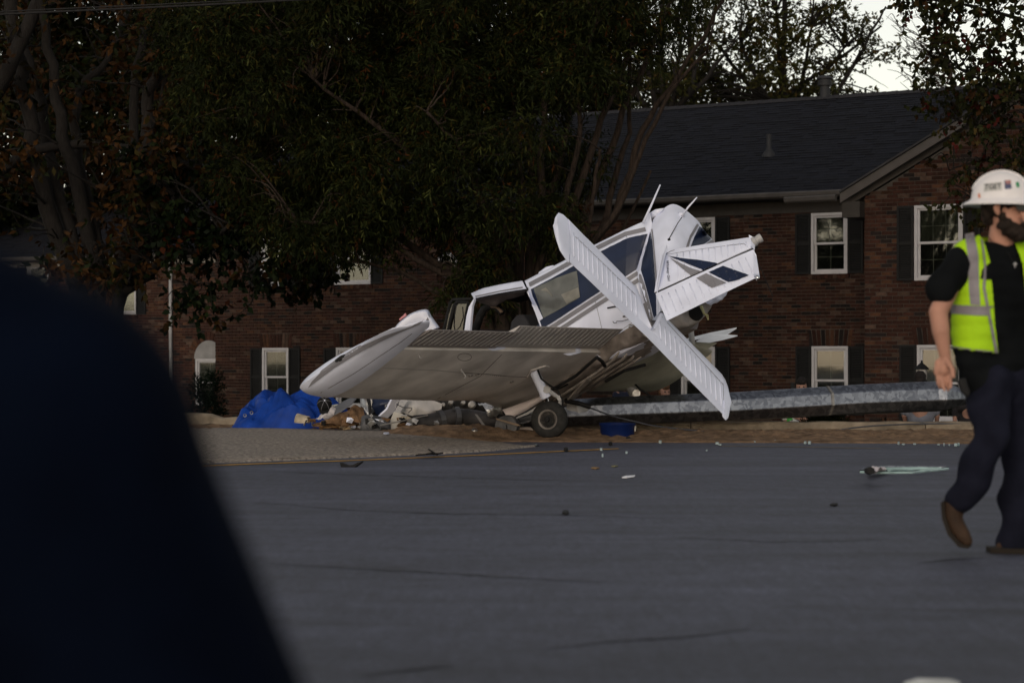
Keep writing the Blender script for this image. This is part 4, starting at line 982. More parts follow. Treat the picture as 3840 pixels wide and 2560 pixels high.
# corrugation beads
fbeads, rbeads = [], []
for k in range(12):
    x = 2545 + 23.5 * k; yl = 945 - (x - 2530) * .178 + 6; yh = 1104 - (x - 2459) * .457 - 6
    if yh - yl < 12: continue
    q = MB(); q.tube([drape_px(bfin, x + i * 1.2 - 6, yl + (yh - yl) * (i / 4) * .93 + 4, .001) for i in range(5)], .007, 6, flat=.8); fbeads.append(q.build('stiffening_bead', m_paint, fin, smooth=True))
for k in range(4):
    x = 2498 + 13 * k; yl, yh = 985 + 3 * k, 1070 - 6 * k
for k in range(13):
    x = 2480 + 26.3 * k; y0 = 1109 - (x - 2463) * .45 + 8; dx, dy = 30, 72 - k * .9
    q = MB(); q.tube([drape_px(brud, x + dx * t, y0 + dy * t, .001) for t in (0, .25, .5, .75, 1)], .007, 6, flat=.8); rbeads.append(q.build('stiffening_bead', m_paint, rud, smooth=True))
# painted chevrons
bfin = bvh_of(fin, *fbeads); brud = bvh_of(rud, *rbeads)
decal('chevron', [(2506, 961), (2560, 970), (2620, 976), (2680, 986), (2706, 990), (2648, 1017), (2600, 999)], bfin, m_navy, fin, .009, 4)
decal('chevron', [(2512, 968), (2590, 1006), (2640, 1021), (2600, 1040), (2570, 1018)], bfin, m_grey, fin, .009, 4)
decal('chevron', [(2712, 998), (2810, 1033), (2760, 1053), (2732, 1059), (2658, 1022)], brud, m_navy, rud, .009, 4)
decal('chevron', [(2649, 1026), (2724, 1061), (2720, 1063), (2670, 1081), (2612, 1044)], brud, m_grey, rud, .009, 4)
text_decal('lettering', 'Whiskey Girl', (2499, 977), (1.0, 14.2), (13.6, -1.0), bfin, m_navy, fin, .25, .007)
q = MB(); q.tube([FP(*p) + f_n * .03 for p in [(2461, 1106), (2640, 1024), (2828, 940)]], .0095, 6); q.build('hinge_gap', m_black, fin)
seam([(2730, 921), (2790, 914), (2803, 925)], bfin, 1.6, parent=fin); seam([(2485, 961), (2515, 942), (2530, 938)], bfin, 1.6, parent=fin)
seam([(2500, 955), (2600, 938), (2720, 922)], bfin, 1.0, parent=fin)
# fin root fairing
q = MB(); foil(q, [P(2500, 918, 22.6), P(2484, 962, 22.4), P(2468, 1040, 22.2), P(2460, 1104, 22.12)], [P(2504, 935, 22.5), P(2492, 966, 22.3), P(2476, 1040, 22.14), P(2466, 1100, 22.1)], V((0, -1, 0)), lens(.03), 10); q.build('fin_fillet', m_paint, plane, smooth=True)
q = MB(); q.tube([P(2828, 950, 21.93), P(2850, 1000, 21.95), P(2898, 1112, 22.0)], .006, 5); q.build('snapped_cable', m_black, plane)

# ---- stabilator
s_a, s_b, s_c = P(2421, 1259, 21.7), P(2130, 975, 21.35), P(2383, 1077, 22.15)
s_n = (s_b - s_a).cross(s_c - s_a).normalized(); s_n = s_n if s_n.y < 0 else -s_n
SP = lambda x, y: on_plane(x, y, s_a, s_n)
pr = lambda t: (.075 * (math.sqrt(max(t, 0)) * (1 - t) * 1.25) + .002, .075 * (math.sqrt(max(t, 0)) * (1 - t) * 1.25) + .002)
q = MB()
foil(q, [SP(*p) for p in [(2128, 822), (2180, 876), (2235, 930), (2290, 985), (2344, 1040), (2383, 1077), (2400, 1118), (2414, 1170), (2434, 1234)]], [SP(*p) for p in [(2133, 952), (2177, 993), (2218, 1032), (2259, 1070), (2300, 1108), (2340, 1146), (2377, 1180), (2410, 1212), (2438, 1238)]], s_n, pr, 40)
foil(q, [SP(*p) for p in [(2441, 1238), (2456, 1212), (2477, 1170), (2508, 1205), (2556, 1253), (2605, 1303), (2654, 1352), (2703, 1402)]], [SP(*p) for p in [(2441, 1241), (2455, 1256), (2500, 1304), (2540, 1346), (2582, 1391), (2624, 1437), (2667, 1484), (2711, 1531)]], s_n, pr, 40)
stab = q.build('stabilator', m_paint, plane, smooth=True, auto=40)
q = MB()
rowsA = [SP(*p) for p in [(2126, 820), (2112, 805), (2094, 798), (2082, 816)]] 
foil(q, [SP(*p) for p in [(2127, 820), (2110, 804), (2094, 798), (2083, 812), (2081, 835)]], [SP(*p) for p in [(2131, 985), (2120, 970), (2101, 940), (2088, 898), (2082, 850)]], s_n, lambda t: (.028 * math.sin(math.pi * t) ** .6 + .003,) * 2, 14)
q.build('stabilator_tip', m_paint, stab, smooth=True, auto=50); q = MB()
foil(q, [SP(*p) for p in [(2704, 1402), (2718, 1422), (2727, 1446), (2734, 1490)]], [SP(*p) for p in [(2713, 1566), (2721, 1576), (2730, 1568), (2735, 1530)]], s_n, lambda t: (.028 * math.sin(math.pi * t) ** .6 + .003,) * 2, 14)
q.build('stabilator_tip', m_paint, stab, smooth=True, auto=50)
q = MB(); foil(q, [SP(*p) for p in [(2135, 955), (2218, 1035), (2300, 1111), (2377, 1183), (2440, 1243), (2540, 1350), (2624, 1441), (2712, 1535)]], [SP(*p) for p in [(2136, 982), (2222, 1063), (2306, 1145), (2380, 1220), (2423, 1260), (2530, 1370), (2620, 1460), (2714, 1556)]], s_n, lambda t: (.012 * (1 - t) + .003,) * 2, 40)
q.build('trim_tab', m_paint, stab, smooth=True, auto=40)
bs = bvh_of(stab)
for k in range(14):
    t = (k + .35) / 13.6; x = 2143 + 245 * t; y0 = 868 + 243 * t; y1 = 958 + 205 * t + (26 * t)
    q = MB(); pts = [drape_px(bs, x + i * .8, y0 + (y1 - y0) * i / 4, .001, 22) for i in range(5)]
    if max((a - b).length for a, b in zip(pts, pts[1:])) > .3: continue
    q.tube(pts, .009, 6, flat=.8); q.build('stiffening_bead', m_paint, stab, smooth=True)
for k in range(13):
    t = (k + .3) / 12.6; x = 2468 + 238 * t; y0 = 1200 + 236 * t; y1 = 1268 + 258 * t
    q = MB(); pts = [drape_px(bs, x + i * 1.2, y0 + (y1 - y0) * i / 4, .001, 22) for i in range(5)]
    if max((a - b).length for a, b in zip(pts, pts[1:])) > .3: continue
    q.tube(pts, .009, 6, flat=.8); q.build('stiffening_bead', m_paint, stab, smooth=True)
seam([(2135, 866), (2235, 962), (2330, 1055), (2383, 1106)], bs, 1.4, parent=stab); seam([(2482, 1188), (2600, 1318), (2711, 1441)], bs, 1.4, parent=stab)
seam([(2710, 1408), (2713, 1470), (2714, 1530)], bs, 1.2, parent=stab)
# ---- aerials on the rear roof
def rod(pts, r): q = MB(); q.tube(pts, r, 6); return q.build('aerial', m_paint, plane, smooth=True)
rod([P(2411, 838, 23.3), P(2440, 775, 23.3), P(2476, 693, 23.3)], [.016, .013, .009])
rod([P(2557, 812, 22.95), P(2580, 778, 22.9), P(2614, 740, 22.85)], [.014, .012, .008])
q = MB(); c0 = drape_px(bc, 2554, 808, 0); q.lathe(c0 + V((0, .02, 0)), V((.1, -1, .1)), [(0, .045), (.025, .04), (.06, .012)], 12); q.build('aerial_base', m_paint, plane, smooth=True)
q = MB(); q.tube([P(2557, 815, 22.95), drape_px(bc, 2535, 850, .05), drape_px(bc, 2509, 898, .01)], .005, 5); q.build('aerial_wire', m_black, plane)
q = MB(); q.lathe(drape_px(bc, 2509, 899, 0), V((0, -1, .2)), [(-.01, .018), (.006, .018), (.01, .008)], 10); q.build('grommet', m_black, plane)

# ---- crushed nose behind the wing
q = MB(); top = [(1474, 1232), (1484, 1218), (1498, 1203), (1527, 1180), (1550, 1168), (1572, 1161), (1594, 1158), (1603, 1163), (1609, 1176), (1625, 1200), (1644, 1226)]
fr_ = cr([P(x, y, 24.2) for x, y in top], 30); cen = P(1565, 1262, 24.6)
rows = []
for i in range(9):
    t = i / 8; k = math.sqrt(1 - (1 - t) ** 2) if t < 1 else 1
    rows.append([p.lerp(cen, .0) + V((0, .5 * t, 0)) + (cen - p) * (.0 if t > .3 else (.3 - t) * .35) for p in fr_])
rows.append([p.lerp(cen, .3) + V((0, .7, 0)) for p in fr_])
rows.insert(0, [p.lerp(cen, .75) + V((0, -.04, 0)) for p in fr_])
q.grid(rows); cowl = q.build('nose_cowl', m_paint, plane, smooth=True)
bcw = bvh_of(cowl); decal('stripe', [(1608, 1175), (1612, 1190), (1606, 1208), (1592, 1222), (1584, 1224), (1600, 1206), (1604, 1190)], bcw, m_grey, cowl)
q = MB(); q.prism([P(x, y, 24.3) for x, y in [(1497, 1196), (1521, 1173), (1525, 1183), (1499, 1201)]], V((0, .01, 0))); q.build('placard', mat('red_edged_placard', (.45, .2, .22), .6, var=.6, scale=30), cowl)
# ------------------------------------------------------------------ trees and shrubs
TR = np.random.default_rng(11)
m_bark = mat('grey_brown_bark', (.0125, .011, .0105), .95, var=.4, scale=10, bump=.9, bscale=22, stretch=(3, 3, .6))
m_barkp = mat('peeling_bark', (.028, .02, .016), .95, var=.55, scale=7, bump=.9, bscale=20, stretch=(4, 4, .5))
def leaf_material():
    m = mat('leaf', (1, 1, 1), .6, var=.2, scale=3, attr='Col', spec=.06)
    t = m.node_tree; N = t.nodes; L = t.links; b = N['Principled BSDF']
    tr = N.new('ShaderNodeBsdfTranslucent'); ad = N.new('ShaderNodeMixShader'); ad.inputs[0].default_value = .18
    src = b.inputs['Base Color'].links[0].from_socket; L.new(src, tr.inputs[0]); L.new(b.outputs[0], ad.inputs[1]); L.new(tr.outputs[0], ad.inputs[2])
    L.new(ad.outputs[0], N['Material Output'].inputs['Surface']); return m
m_leaf = leaf_material()
def norm(a): return a / np.maximum(np.linalg.norm(a, axis=-1, keepdims=True), 1e-9)
def leaf_cloud(centres, radii, per, L, W, palette, droop=.5, per_twig=9, lobed=False, flat=.75):
    """leaf-sized faces on short twigs through the volume of each clump"""
    V4, C3 = [], []
    for c, r in zip(centres, radii):
        nt_ = max(2, int(per * (r ** 2) / per_twig))
        d = norm(TR.normal(size=(nt_, 3))); rad = r * TR.random((nt_, 1)) ** .45
        org = np.array(c) + d * rad * np.array([1, 1, flat])
        td = norm(d * .9 + TR.normal(size=(nt_, 3)) * .55 + np.array([0, 0, -droop * .7]))
        tone = TR.random((nt_, 1))
        s = TR.random((nt_, per_twig, 1)); p = org[:, None] + td[:, None] * (s - .3) * (L * 3.2)
        ld = norm(td[:, None] * .8 + TR.normal(size=(nt_, per_twig, 3)) * .6 + np.array([0, 0, -droop * .5]))
        nn = norm(np.cross(ld, TR.normal(size=(nt_, per_twig, 3)) + np.array([0, 0, .2])))
        sz_ = TR.uniform(.65, 1.2, (nt_, per_twig, 1)); l, w = L * sz_, W * sz_
        a = p; tip = p + ld * l; m1 = p + ld * l * .45 + nn * w / 2; m2 = p + ld * l * .45 - nn * w / 2
        up = norm(np.cross(nn, ld)); tip = tip - up * l * .12
        V4.append(np.stack([a, m1, tip, m2], 2).reshape(-1, 3))
        pal = np.array([k[1] for k in palette]); pr_ = np.array([k[0] for k in palette]); pr_ = pr_ / pr_.sum()
        idx = TR.choice(len(pal), size=(nt_, 1), p=pr_).repeat(per_twig, 1); swap = TR.random((nt_, per_twig)) < .25
        idx = np.where(swap, TR.choice(len(pal), size=(nt_, per_twig), p=pr_), idx)
        cc = .27 * pal[idx] * (.6 + .8 * tone[:, None]) * TR.uniform(.75, 1.25, (nt_, per_twig, 1)); C3.append(cc.reshape(-1, 3))
    v = np.concatenate(V4); c = np.concatenate(C3).astype(np.float32); f = np.arange(len(v)).reshape(-1, 4); return v, f, c
def limb(mb, pts, r0, r1, n=8, jit=.03, c=None):
    pts = cr(pts, max(6, 4 * len(pts)))
    k = len(pts); rr = [r0 + (r1 - r0) * (i / (k - 1)) ** .8 for i in range(k)]
    pts = [p + V(TR.normal(size=3) * jit * (r0 * 6 if 0 < i < k - 1 else 0)) for i, p in enumerate(pts)]
    mb.tube(pts, rr, n); return pts
def tree(name, label, base, stems, clumps, per, L, W, palette, droop=.5, bark=None, group=None, twigs=2, lobed=False, flat=.75, twig_r=.012):
    """stems: (points, r0, r1) ; clumps: (centre, radius)"""
    t = thing(name, label, 'tree', base, group)
    mb = MB(); ends = []
    for pts, r0, r1 in stems: ends.append((limb(mb, [V(p) for p in pts], r0, r1), r1))
    allp = [(p, rr) for e, rr in ends for p in e[len(e) // 3:]]
    A = np.array([p[:] for p, _ in allp])
    mb.build('trunk', bark or m_bark, t, smooth=True)
    bb = MB()
    for c, r in clumps:
        for k in range(twigs):
            tgt = np.array(c) + TR.normal(size=3) * r * .4; d = np.linalg.norm(A - tgt, axis=1) + np.maximum(0, A[:, 2] - tgt[2]) * 1.5 + TR.random(len(A)) * .3
            i = int(np.argmin(d)); p0 = V(A[i]); p1 = V(tgt); mid = p0.lerp(p1, .5) + V(TR.normal(size=3) * .12) + V((0, 0, .1 * (p1 - p0).length))
            if (p1 - p0).length < .15: continue
            limb(bb, [p0, mid, p1], twig_r * (1 + .5 * (p1 - p0).length), .004, 5, .05)
    if bb.v: bb.build('branches', bark or m_bark, t, smooth=True)['kind'] = 'stuff'
    v, f, c = leaf_cloud([c for c, _ in clumps], [r for _, r in clumps], per, L, W, palette, droop, lobed=lobed, flat=flat)
    o = bulk_mesh('crown', v, f, c, m_leaf, t)
    return t
def in_poly(x, y, poly):
    r = False
    for (x0, y0), (x1, y1) in zip(poly, poly[1:] + poly[:1]):
        if (y0 > y) != (y1 > y) and x < (x1 - x0) * (y - y0) / (y1 - y0) + x0: r = not r
    return r
def scatter(poly, n, Y0, Y1, r0, r1, minpx=0, dens=None):
    xs_ = [p[0] for p in poly]; ys_ = [p[1] for p in poly]; out = []; tries = 0; pp = []
    while len(out) < n and tries < n * 60:
        tries += 1; x = TR.uniform(min(xs_), max(xs_)); y = TR.uniform(min(ys_), max(ys_))
        if not in_poly(x, y, poly) or (dens and TR.random() > dens(x, y)): continue
        if minpx and any((x - a) ** 2 + (y - b) ** 2 < minpx ** 2 for a, b in pp): continue
        pp.append((x, y)); Y = TR.uniform(Y0, Y1); out.append((tuple(P(x, y, Y)), TR.uniform(r0, r1)))
    return out
def PP(l, Y): return [P(x, y, Y + (0 if len(q) == 0 else q[0])) for x, y, *q in l]
GREEN = [(5, (.035, .05, .014)), (3, (.05, .062, .016)), (1, (.09, .075, .015)), (.3, (.13, .05, .015)), (.5, (.14, .16, .045))]  # the brightest entry paints highlights on scattered leaves

# ---- many-stemmed tree between the aircraft and the house
YB_ = 32.0; base = P(1960, 1339 + (CAMH + 1.0) / YB_ * FPX, YB_)
st = []
def fan(pts, r0, r1, dy=0.0): st.append(([base + V((TR.uniform(-.45, .45), TR.uniform(-.3, .3), 0))] + [P(x, y, YB_ + dy * (i + 1) / len(pts)) for i, (x, y) in enumerate(pts)], r0, r1))
for pts, r0, dy in [([(1900, 1150), (1790, 700), (1640, 300), (1540, -150)], .13, -.8), ([(1870, 1150), (1700, 800), (1450, 500), (1180, 300)], .12, -1.5), ([(1920, 1150), (1850, 700), (1760, 250), (1700, -200)], .11, .5),
                    ([(1950, 1150), (1945, 700), (1925, 300), (1960, -200)], .13, 1.0), ([(1990, 1150), (2030, 700), (2045, 300), (2100, -200)], .12, -.5), ([(2010, 1100), (2070, 720), (2140, 400), (2230, -100)], .12, .8),
                    ([(2030, 1120), (2140, 800), (2250, 480), (2340, 230), (2440, -120)], .11, -.6), ([(2050, 1120), (2190, 800), (2300, 520), (2440, 180), (2570, -120)], .12, .3), ([(2060, 1120), (2240, 880), (2330, 600), (2362, 380), (2350, -100)], .10, .9),
                    ([(2080, 1130), (2290, 830), (2420, 470), (2560, 260), (2760, -80)], .10, 0), ([(2090, 1130), (2310, 800), (2385, 620), (2525, 330), (2650, 200)], .075, -.4), ([(1860, 1150), (1600, 1000), (1350, 860), (1080, 830)], .085, -1.6),
                    ([(1850, 1150), (1500, 900), (1250, 620), (980, 420)], .10, -.9), ([(1980, 1100), (1990, 600), (2000, 100), (2010, -200)], .10, 1.6), ([(1930, 1100), (1800, 760), (1720, 560), (1600, 420)], .07, -1.8), ([(2000, 1100), (2110, 760), (2170, 540), (2180, 300), (2240, 60)], .08, -1.3),
                    ([(1840, 1180), (1640, 1100), (1480, 1010), (1300, 980)], .06, -1.2), ([(2050, 1140), (2180, 960), (2230, 700), (2250, 560)], .06, -1.0), ([(2080, 1160), (2260, 1000), (2330, 880), (2440, 640)], .05, .5)]:
    fan(pts, r0, .022, dy)
reg = [(640, -160), (2300, -160), (2280, 120), (2180, 380), (2160, 800), (2080, 900), (1980, 820), (1850, 980), (1700, 1000), (1500, 860), (1420, 920), (1250, 900), (1120, 960), (1000, 880), (860, 760), (760, 520), (680, 300), (620, 100)]
def dns(x, y):
    if y > 640 and x > 1880: return .4
    return 1
cl = scatter(reg, 250, 30.0, 34.5, .32, .62, 30, dns)
cl += [(tuple(P(x, y, 31 + TR.uniform(-.8, .8))), r) for x, y, r in [(1700, 1090, .3), (1660, 1130, .25), (1760, 1040, .35), (1820, 1080, .3), (1850, 1000, .35), (1300, 880, .35), (1380, 930, .3), (1240, 830, .35), (1140, 860, .3), (1480, 960, .25), (1900, 900, .3), (1740, 1150, .22), (1860, 1130, .25)]]
cl += scatter([(2250, -150), (2700, -150), (2560, 120), (2420, 260), (2300, 330), (2220, 300)], 26, 30.5, 33.5, .25, .45, 40)
tree('many_stemmed_tree', 'dark many-stemmed tree with narrow green leaves fanning up behind the aircraft cabin', base, st, cl, 4200, .115, .024, GREEN, .9, m_barkp, twigs=2)

# ---- bare-limbed oak on the left
YO = 35.0; base = P(400, 1339 + (CAMH + 1.05) / YO * FPX, YO)
st = []
def limbO(pts, r0, r1=.03, dy=0): st.append(([base + V((TR.uniform(-.3, .3), TR.uniform(-.2, .2), 0))] * (1 if r0 > .06 else 0) + [P(x, y, YO + dy * i / len(pts)) for i, (x, y) in enumerate(pts)], r0, r1))
limbO([(330, 1180), (180, 800), (110, 450), (60, 100), (30, -200)], .21, .09, -.8)
limbO([(350, 1150), (215, 720), (160, 420), (80, 160), (-40, -100)], .15, .05, .8)
limbO([(380, 1150), (275, 640), (215, 400), (170, 100), (110, -200)], .17, .06, -1.5)
limbO([(400, 1150), (290, 560), (300, 350), (400, 220), (480, 40)], .13, .05, 1.2)
limbO([(420, 1160), (520, 760), (560, 420), (590, 160), (650, -160)], .2, .07, -.4)
limbO([(440, 1160), (500, 820), (500, 430), (530, 120), (560, -200)], .15, .05, 1.0)
limbO([(430, 1170), (600, 820), (760, 690), (920, 600), (980, 585), (1090, 640)], .12, .02, -2.0)
limbO([(440, 1180), (620, 850), (760, 700), (1010, 690), (1160, 690)], .1, .015, -1.2)
limbO([(430, 1190), (540, 1040), (650, 950), (760, 935), (860, 840)], .14, .03, -2.4)
limbO([(600, 420), (620, 300), (690, 200), (770, 60)], .05, .012, -1); limbO([(560, 430), (540, 330), (400, 310), (330, 300)], .03, .008, -1.5)
limbO([(560, 560), (460, 640), (380, 720)], .03, .008, -1.2); limbO([(150, 330), (40, 155), (20, 150)], .03, .01, -1.5); limbO([(520, 560), (640, 500), (740, 400), (800, 330)], .05, .012, -1)
BROWN = [(4, (.10, .05, .02)), (3, (.14, .065, .02)), (2, (.07, .055, .015)), (2, (.03, .045, .014))]
cl = scatter([(-150, -150), (760, -150), (740, 300), (700, 560), (600, 900), (520, 980), (280, 1010), (0, 900), (-150, 700)], 95, 33, 37.5, .25, .5, 40)
cl += scatter([(250, 860), (620, 900), (560, 1010), (380, 1080), (260, 1000)], 16, 32.5, 35, .25, .4)
tree('bare_limbed_oak', 'large multi-trunked oak with grey limbs and thin rust-brown leaves', base, st, cl, 420, .17, .085, BROWN, .5, m_bark, twigs=2, twig_r=.014)
# green maple spray hanging in front of the left house
YM = 34.0; base = P(-260, 1339 + (CAMH + 1.05) / YM * FPX, YM)
DG = [(5, (.018, .034, .014)), (3, (.028, .045, .014)), (1.2, (.09, .05, .015)), (.6, (.12, .035, .015))]
st = [([base, P(-230, 900, YM), P(-100, 500, YM), P(100, 100, YM), P(300, -300, YM)], .22, .1), ([P(-200, 800, YM), P(150, 560, YM + .5), P(500, 560, YM + .8), P(850, 680, YM + .3), P(1200, 860, YM)], .12, .02), ([P(400, 560, YM + .7), P(700, 760, YM + .2), P(860, 900, YM - .2), P(960, 1060, YM - .4)], .06, .012), ([P(650, 740, YM), P(640, 900, YM - .3), P(700, 1080, YM - .4)], .035, .01)]
cl = scatter([(500, 600), (1000, 620), (1270, 760), (1300, 900), (1200, 1080), (1050, 1120), (950, 1000), (820, 960), (640, 940), (520, 820)], 62, 33, 36, .26, .48, 30)
cl += [(tuple(P(x, y, 33.3)), r) for x, y, r in [(700, 1070, .22), (660, 1110, .2), (720, 1130, .2), (760, 1110, .22), (790, 1090, .18), (690, 1180, .2), (740, 1190, .18), (800, 1160, .16), (850, 1230, .14), (900, 1080, .25), (640, 1160, .16)]]
tree('dark_maple', 'dark green maple spray hanging low before the left house', base, st, cl, 900, .14, .10, DG, .7, m_bark, twigs=2)

# ---- red-tinged maple at the right edge
YR_ = 30.5; base = P(4250, 1339 + (CAMH + .9) / YR_ * FPX, YR_)
RED = [(6, (.05, .06, .02)), (3, (.075, .075, .025)), (.7, (.14, .025, .02)), (1, (.10, .05, .02)), (.5, (.17, .12, .04))]
st = [([base, P(4230, 900, YR_), P(4150, 300, YR_), P(4100, -300, YR_)], .2, .08), ([P(4210, 700, YR_), P(3980, 450, YR_), P(3750, 330, YR_), P(3520, 230, YR_)], .06, .012), ([P(4180, 500, YR_), P(3950, 150, YR_), P(3700, 40, YR_), P(3400, -10, YR_)], .06, .012), ([P(4210, 800, YR_), P(3950, 620, YR_), P(3700, 600, YR_), P(3560, 640, YR_)], .05, .01), ([P(4210, 850, YR_), P(3900, 760, YR_), P(3700, 690, YR_), P(3640, 740, YR_)], .04, .008), ([P(4180, 600, YR_), P(4000, 480, YR_), P(3720, 480, YR_), P(3530, 430, YR_)], .05, .01)]
cl = scatter([(3420, -140), (4100, -140), (4100, 640), (3860, 560), (3720, 520), (3560, 480), (3480, 420), (3440, 250), (3500, 130), (3360, 30)], 120, 29, 32.5, .14, .3, 26)
cl += scatter([(3480, 460), (3640, 560), (3860, 560), (3860, 760), (3690, 700), (3560, 660), (3640, 600)], 26, 29.5, 31, .08, .18)
cl += [(tuple(P(x, y, 30)), .07) for x, y in [(3540, 765), (3575, 770), (3620, 765), (3645, 860), (3640, 830), (3560, 690), (3585, 720), (3670, 800), (3480, 610), (3700, 850)]]
tree('red_tinged_maple', 'maple with thin green and red leaves hanging before the gabled wing', base, st, cl, 1350, .10, .075, RED, .8, m_bark, twigs=1, twig_r=.008)

# ---- trees beyond the roofs
def back_tree(label, x0, Y, poly, n, pal, r0=.8, r1=1.5, per=260, L=.24, W=.12, stems=5, droop=.3, name='background_tree', minpx=30, twigs=2, flat=.6):
    base = P(x0, 1339 + (CAMH + 1.0) / Y * FPX, Y); st = [([base, P(x0 + 10, 700, Y), P(x0 - 15, 200, Y), P(x0, -300, Y)], .13, .06)]
    xs_ = [p[0] for p in poly]
    for k in range(stems):
        tx = min(xs_) + (max(xs_) - min(xs_)) * (k + .5) / stems; st.append(([P(x0, 560 - 60 * (k % 3), Y), P((x0 * .5 + tx * .5), 350 - 40 * (k % 2), Y + TR.uniform(-1, 1)), P(tx, 40 + 60 * (k % 3), Y + TR.uniform(-2, 2))], .13, .03))
    tree(name, label, base, st, scatter(poly, n, Y - 2.5, Y + 2.5, r0, r1, minpx), per, L, W, pal, droop, m_bark, 'trees beyond the roofs', twigs, flat=flat, twig_r=.02)
DK = [(5, (.022, .03, .010)), (3, (.035, .042, .012)), (1.5, (.10, .045, .014))]
RUST = [(3, (.11, .045, .014)), (3, (.03, .036, .012)), (1, (.14, .07, .018))]
back_tree('dull green and rust tree behind the oak limbs', 200, 58, [(-300, -160), (700, -160), (720, 820), (-300, 820)], 150, DK, minpx=22, per=235)
back_tree('rust-leaved tree rising behind the left end of the long roof', 1000, 60, [(600, -160), (1450, -160), (1450, 760), (600, 760)], 140, RUST, minpx=22, per=235)
back_tree('dense green tree rising behind the many-stemmed tree', 1750, 61, [(1380, -160), (2280, -160), (2250, 200), (2300, 420), (1400, 700)], 120, DK, minpx=22, per=235)
LG = [(5, (.09, .10, .03)), (3, (.13, .125, .04)), (1, (.18, .12, .04))]  # leaf colours brightened to paint the sky light coming through them
back_tree('feathery olive tree above the roof ridge beside the flue vent', 2950, 60, [(2600, 200), (2720, 80), (2860, -160), (3060, -160), (3180, 10), (3270, 100), (3380, 190), (3300, 240), (3160, 260), (3120, 330), (3180, 400), (2560, 430), (2440, 360)], 120, LG, .22, .6, 560, .15, .07, 7, .1, 'olive_tree', 24, 2, .45)
back_tree('loose olive tree above the roof, with sky between its stems', 2500, 57, [(2260, -160), (2800, -160), (2680, 60), (2620, 200), (2560, 320), (2500, 420), (2260, 420), (2240, 200)], 85, LG, .25, .6, 520, .14, .065, 6, .1, 'olive_tree', 24, 2, .5)
back_tree('low dense olive tree close along the roof ridge', 2600, 64, [(2250, 260), (2600, 230), (2900, 280), (3120, 345), (3300, 362), (3420, 395), (3420, 460), (2250, 520)], 110, LG, .35, .7, 520, .16, .08, 5, .1, 'olive_tree', 24, 1, .5)
# bare tree against the sky
base = P(3620, 1339 + (CAMH + 1.0) / 52 * FPX, 52); t = thing('bare_tree', 'leafless pale-twigged tree against the sky beside the red-tinged maple', 'tree', base)
mb = MB(); limb(mb, [base, P(3630, 800, 52), P(3600, 450, 52), P(3560, 250, 52), P(3500, 60, 52)], .16, .03); mb.build('trunk', m_barkp, t, smooth=True)
mb = MB()
for k in range(34):
    y0 = TR.uniform(90, 470); x0 = 3520 + (y0 - 60) * .24; d = -1 if TR.random() < .8 else 1; ln = TR.uniform(60, 210)
    p = limb(mb, [P(x0, y0, 52), P(x0 + d * ln * .5, y0 - ln * .12, 52 + TR.uniform(-.6, .6)), P(x0 + d * ln, y0 - ln * TR.uniform(.1, .5), 52 + TR.uniform(-1, 1))], .028, .008, 5)
    for j in range(4):
        s0 = p[int(len(p) * TR.uniform(.3, .95))]; limb(mb, [s0, s0 + V((d * TR.uniform(.05, .3), 0, TR.uniform(.05, .3))), s0 + V((d * TR.uniform(.2, .6), 0, TR.uniform(.1, .6)))], .014, .005, 4)
mb.build('branches', m_barkp, t, smooth=True)['kind'] = 'stuff'

# ---- shrubs by the house walls
def shrub(label, px, Y, h, r, pal, name='conical_shrub', cone=True):
    base = P(px, 1339, Y); base.z = terrain_z(base.x, base.y); t = thing(name, label, 'shrub', base)
    mb = MB(); limb(mb, [base, base + V((.02, 0, h * .5)), base + V((0, 0, h * .92))], .05, .01); mb.build('trunk', m_bark, t)
    cs = []
    for k in range(34):
        z = TR.random() ** 1.1; rr = r * (1 - z * .9) if cone else r * math.sqrt(max(.1, 1 - (2 * z - 1) ** 2)); a = TR.random() * 6.28
        cs.append(((base.x + rr * .7 * math.cos(a), base.y + rr * .7 * math.sin(a), base.z + .1 + z * (h - .15)), .16))
    v, f, c = leaf_cloud([c for c, _ in cs], [r_ for _, r_ in cs], 6000, .06, .02, pal, -.8); bulk_mesh('crown', v, f, c, m_leaf, t); return t
SG = [(5, (.012, .03, .016)), (2, (.02, .04, .02))]
shrub('dark evergreen cone shrub before the arched window, shorter of two', 745, 43, 1.65, .45, SG); shrub('dark evergreen cone shrub before the arched window, taller of two', 800, 42, 1.75, .4, SG)
shrub('low dark red-leaved shrub at the foot of the gabled wing', 3310, 36, .75, .5, [(4, (.03, .02, .02)), (2, (.06, .02, .025)), (2, (.02, .03, .015))], 'low_shrub', False)
shrub('small green plant rooted beside the kerb', 3085, 26.4, .3, .18, [(3, (.05, .07, .02))], 'kerb_plant', False)

# ---- overhead cable crossing the top left
wpts = [P(-900, 108, 20.0), P(0, 55, 20.0), P(600, 27, 20.0), P(1120, 0, 20.0), P(2200, -60, 20.0)]
q = MB(); q.tube(cr(wpts, 30), .011, 6); q.tube(cr([p + V((0, .02, .03)) for p in wpts], 30), .007, 6)
tag(q.build('overhead_cable', m_black), 'thin dark overhead cable crossing above the oak', 'cable')
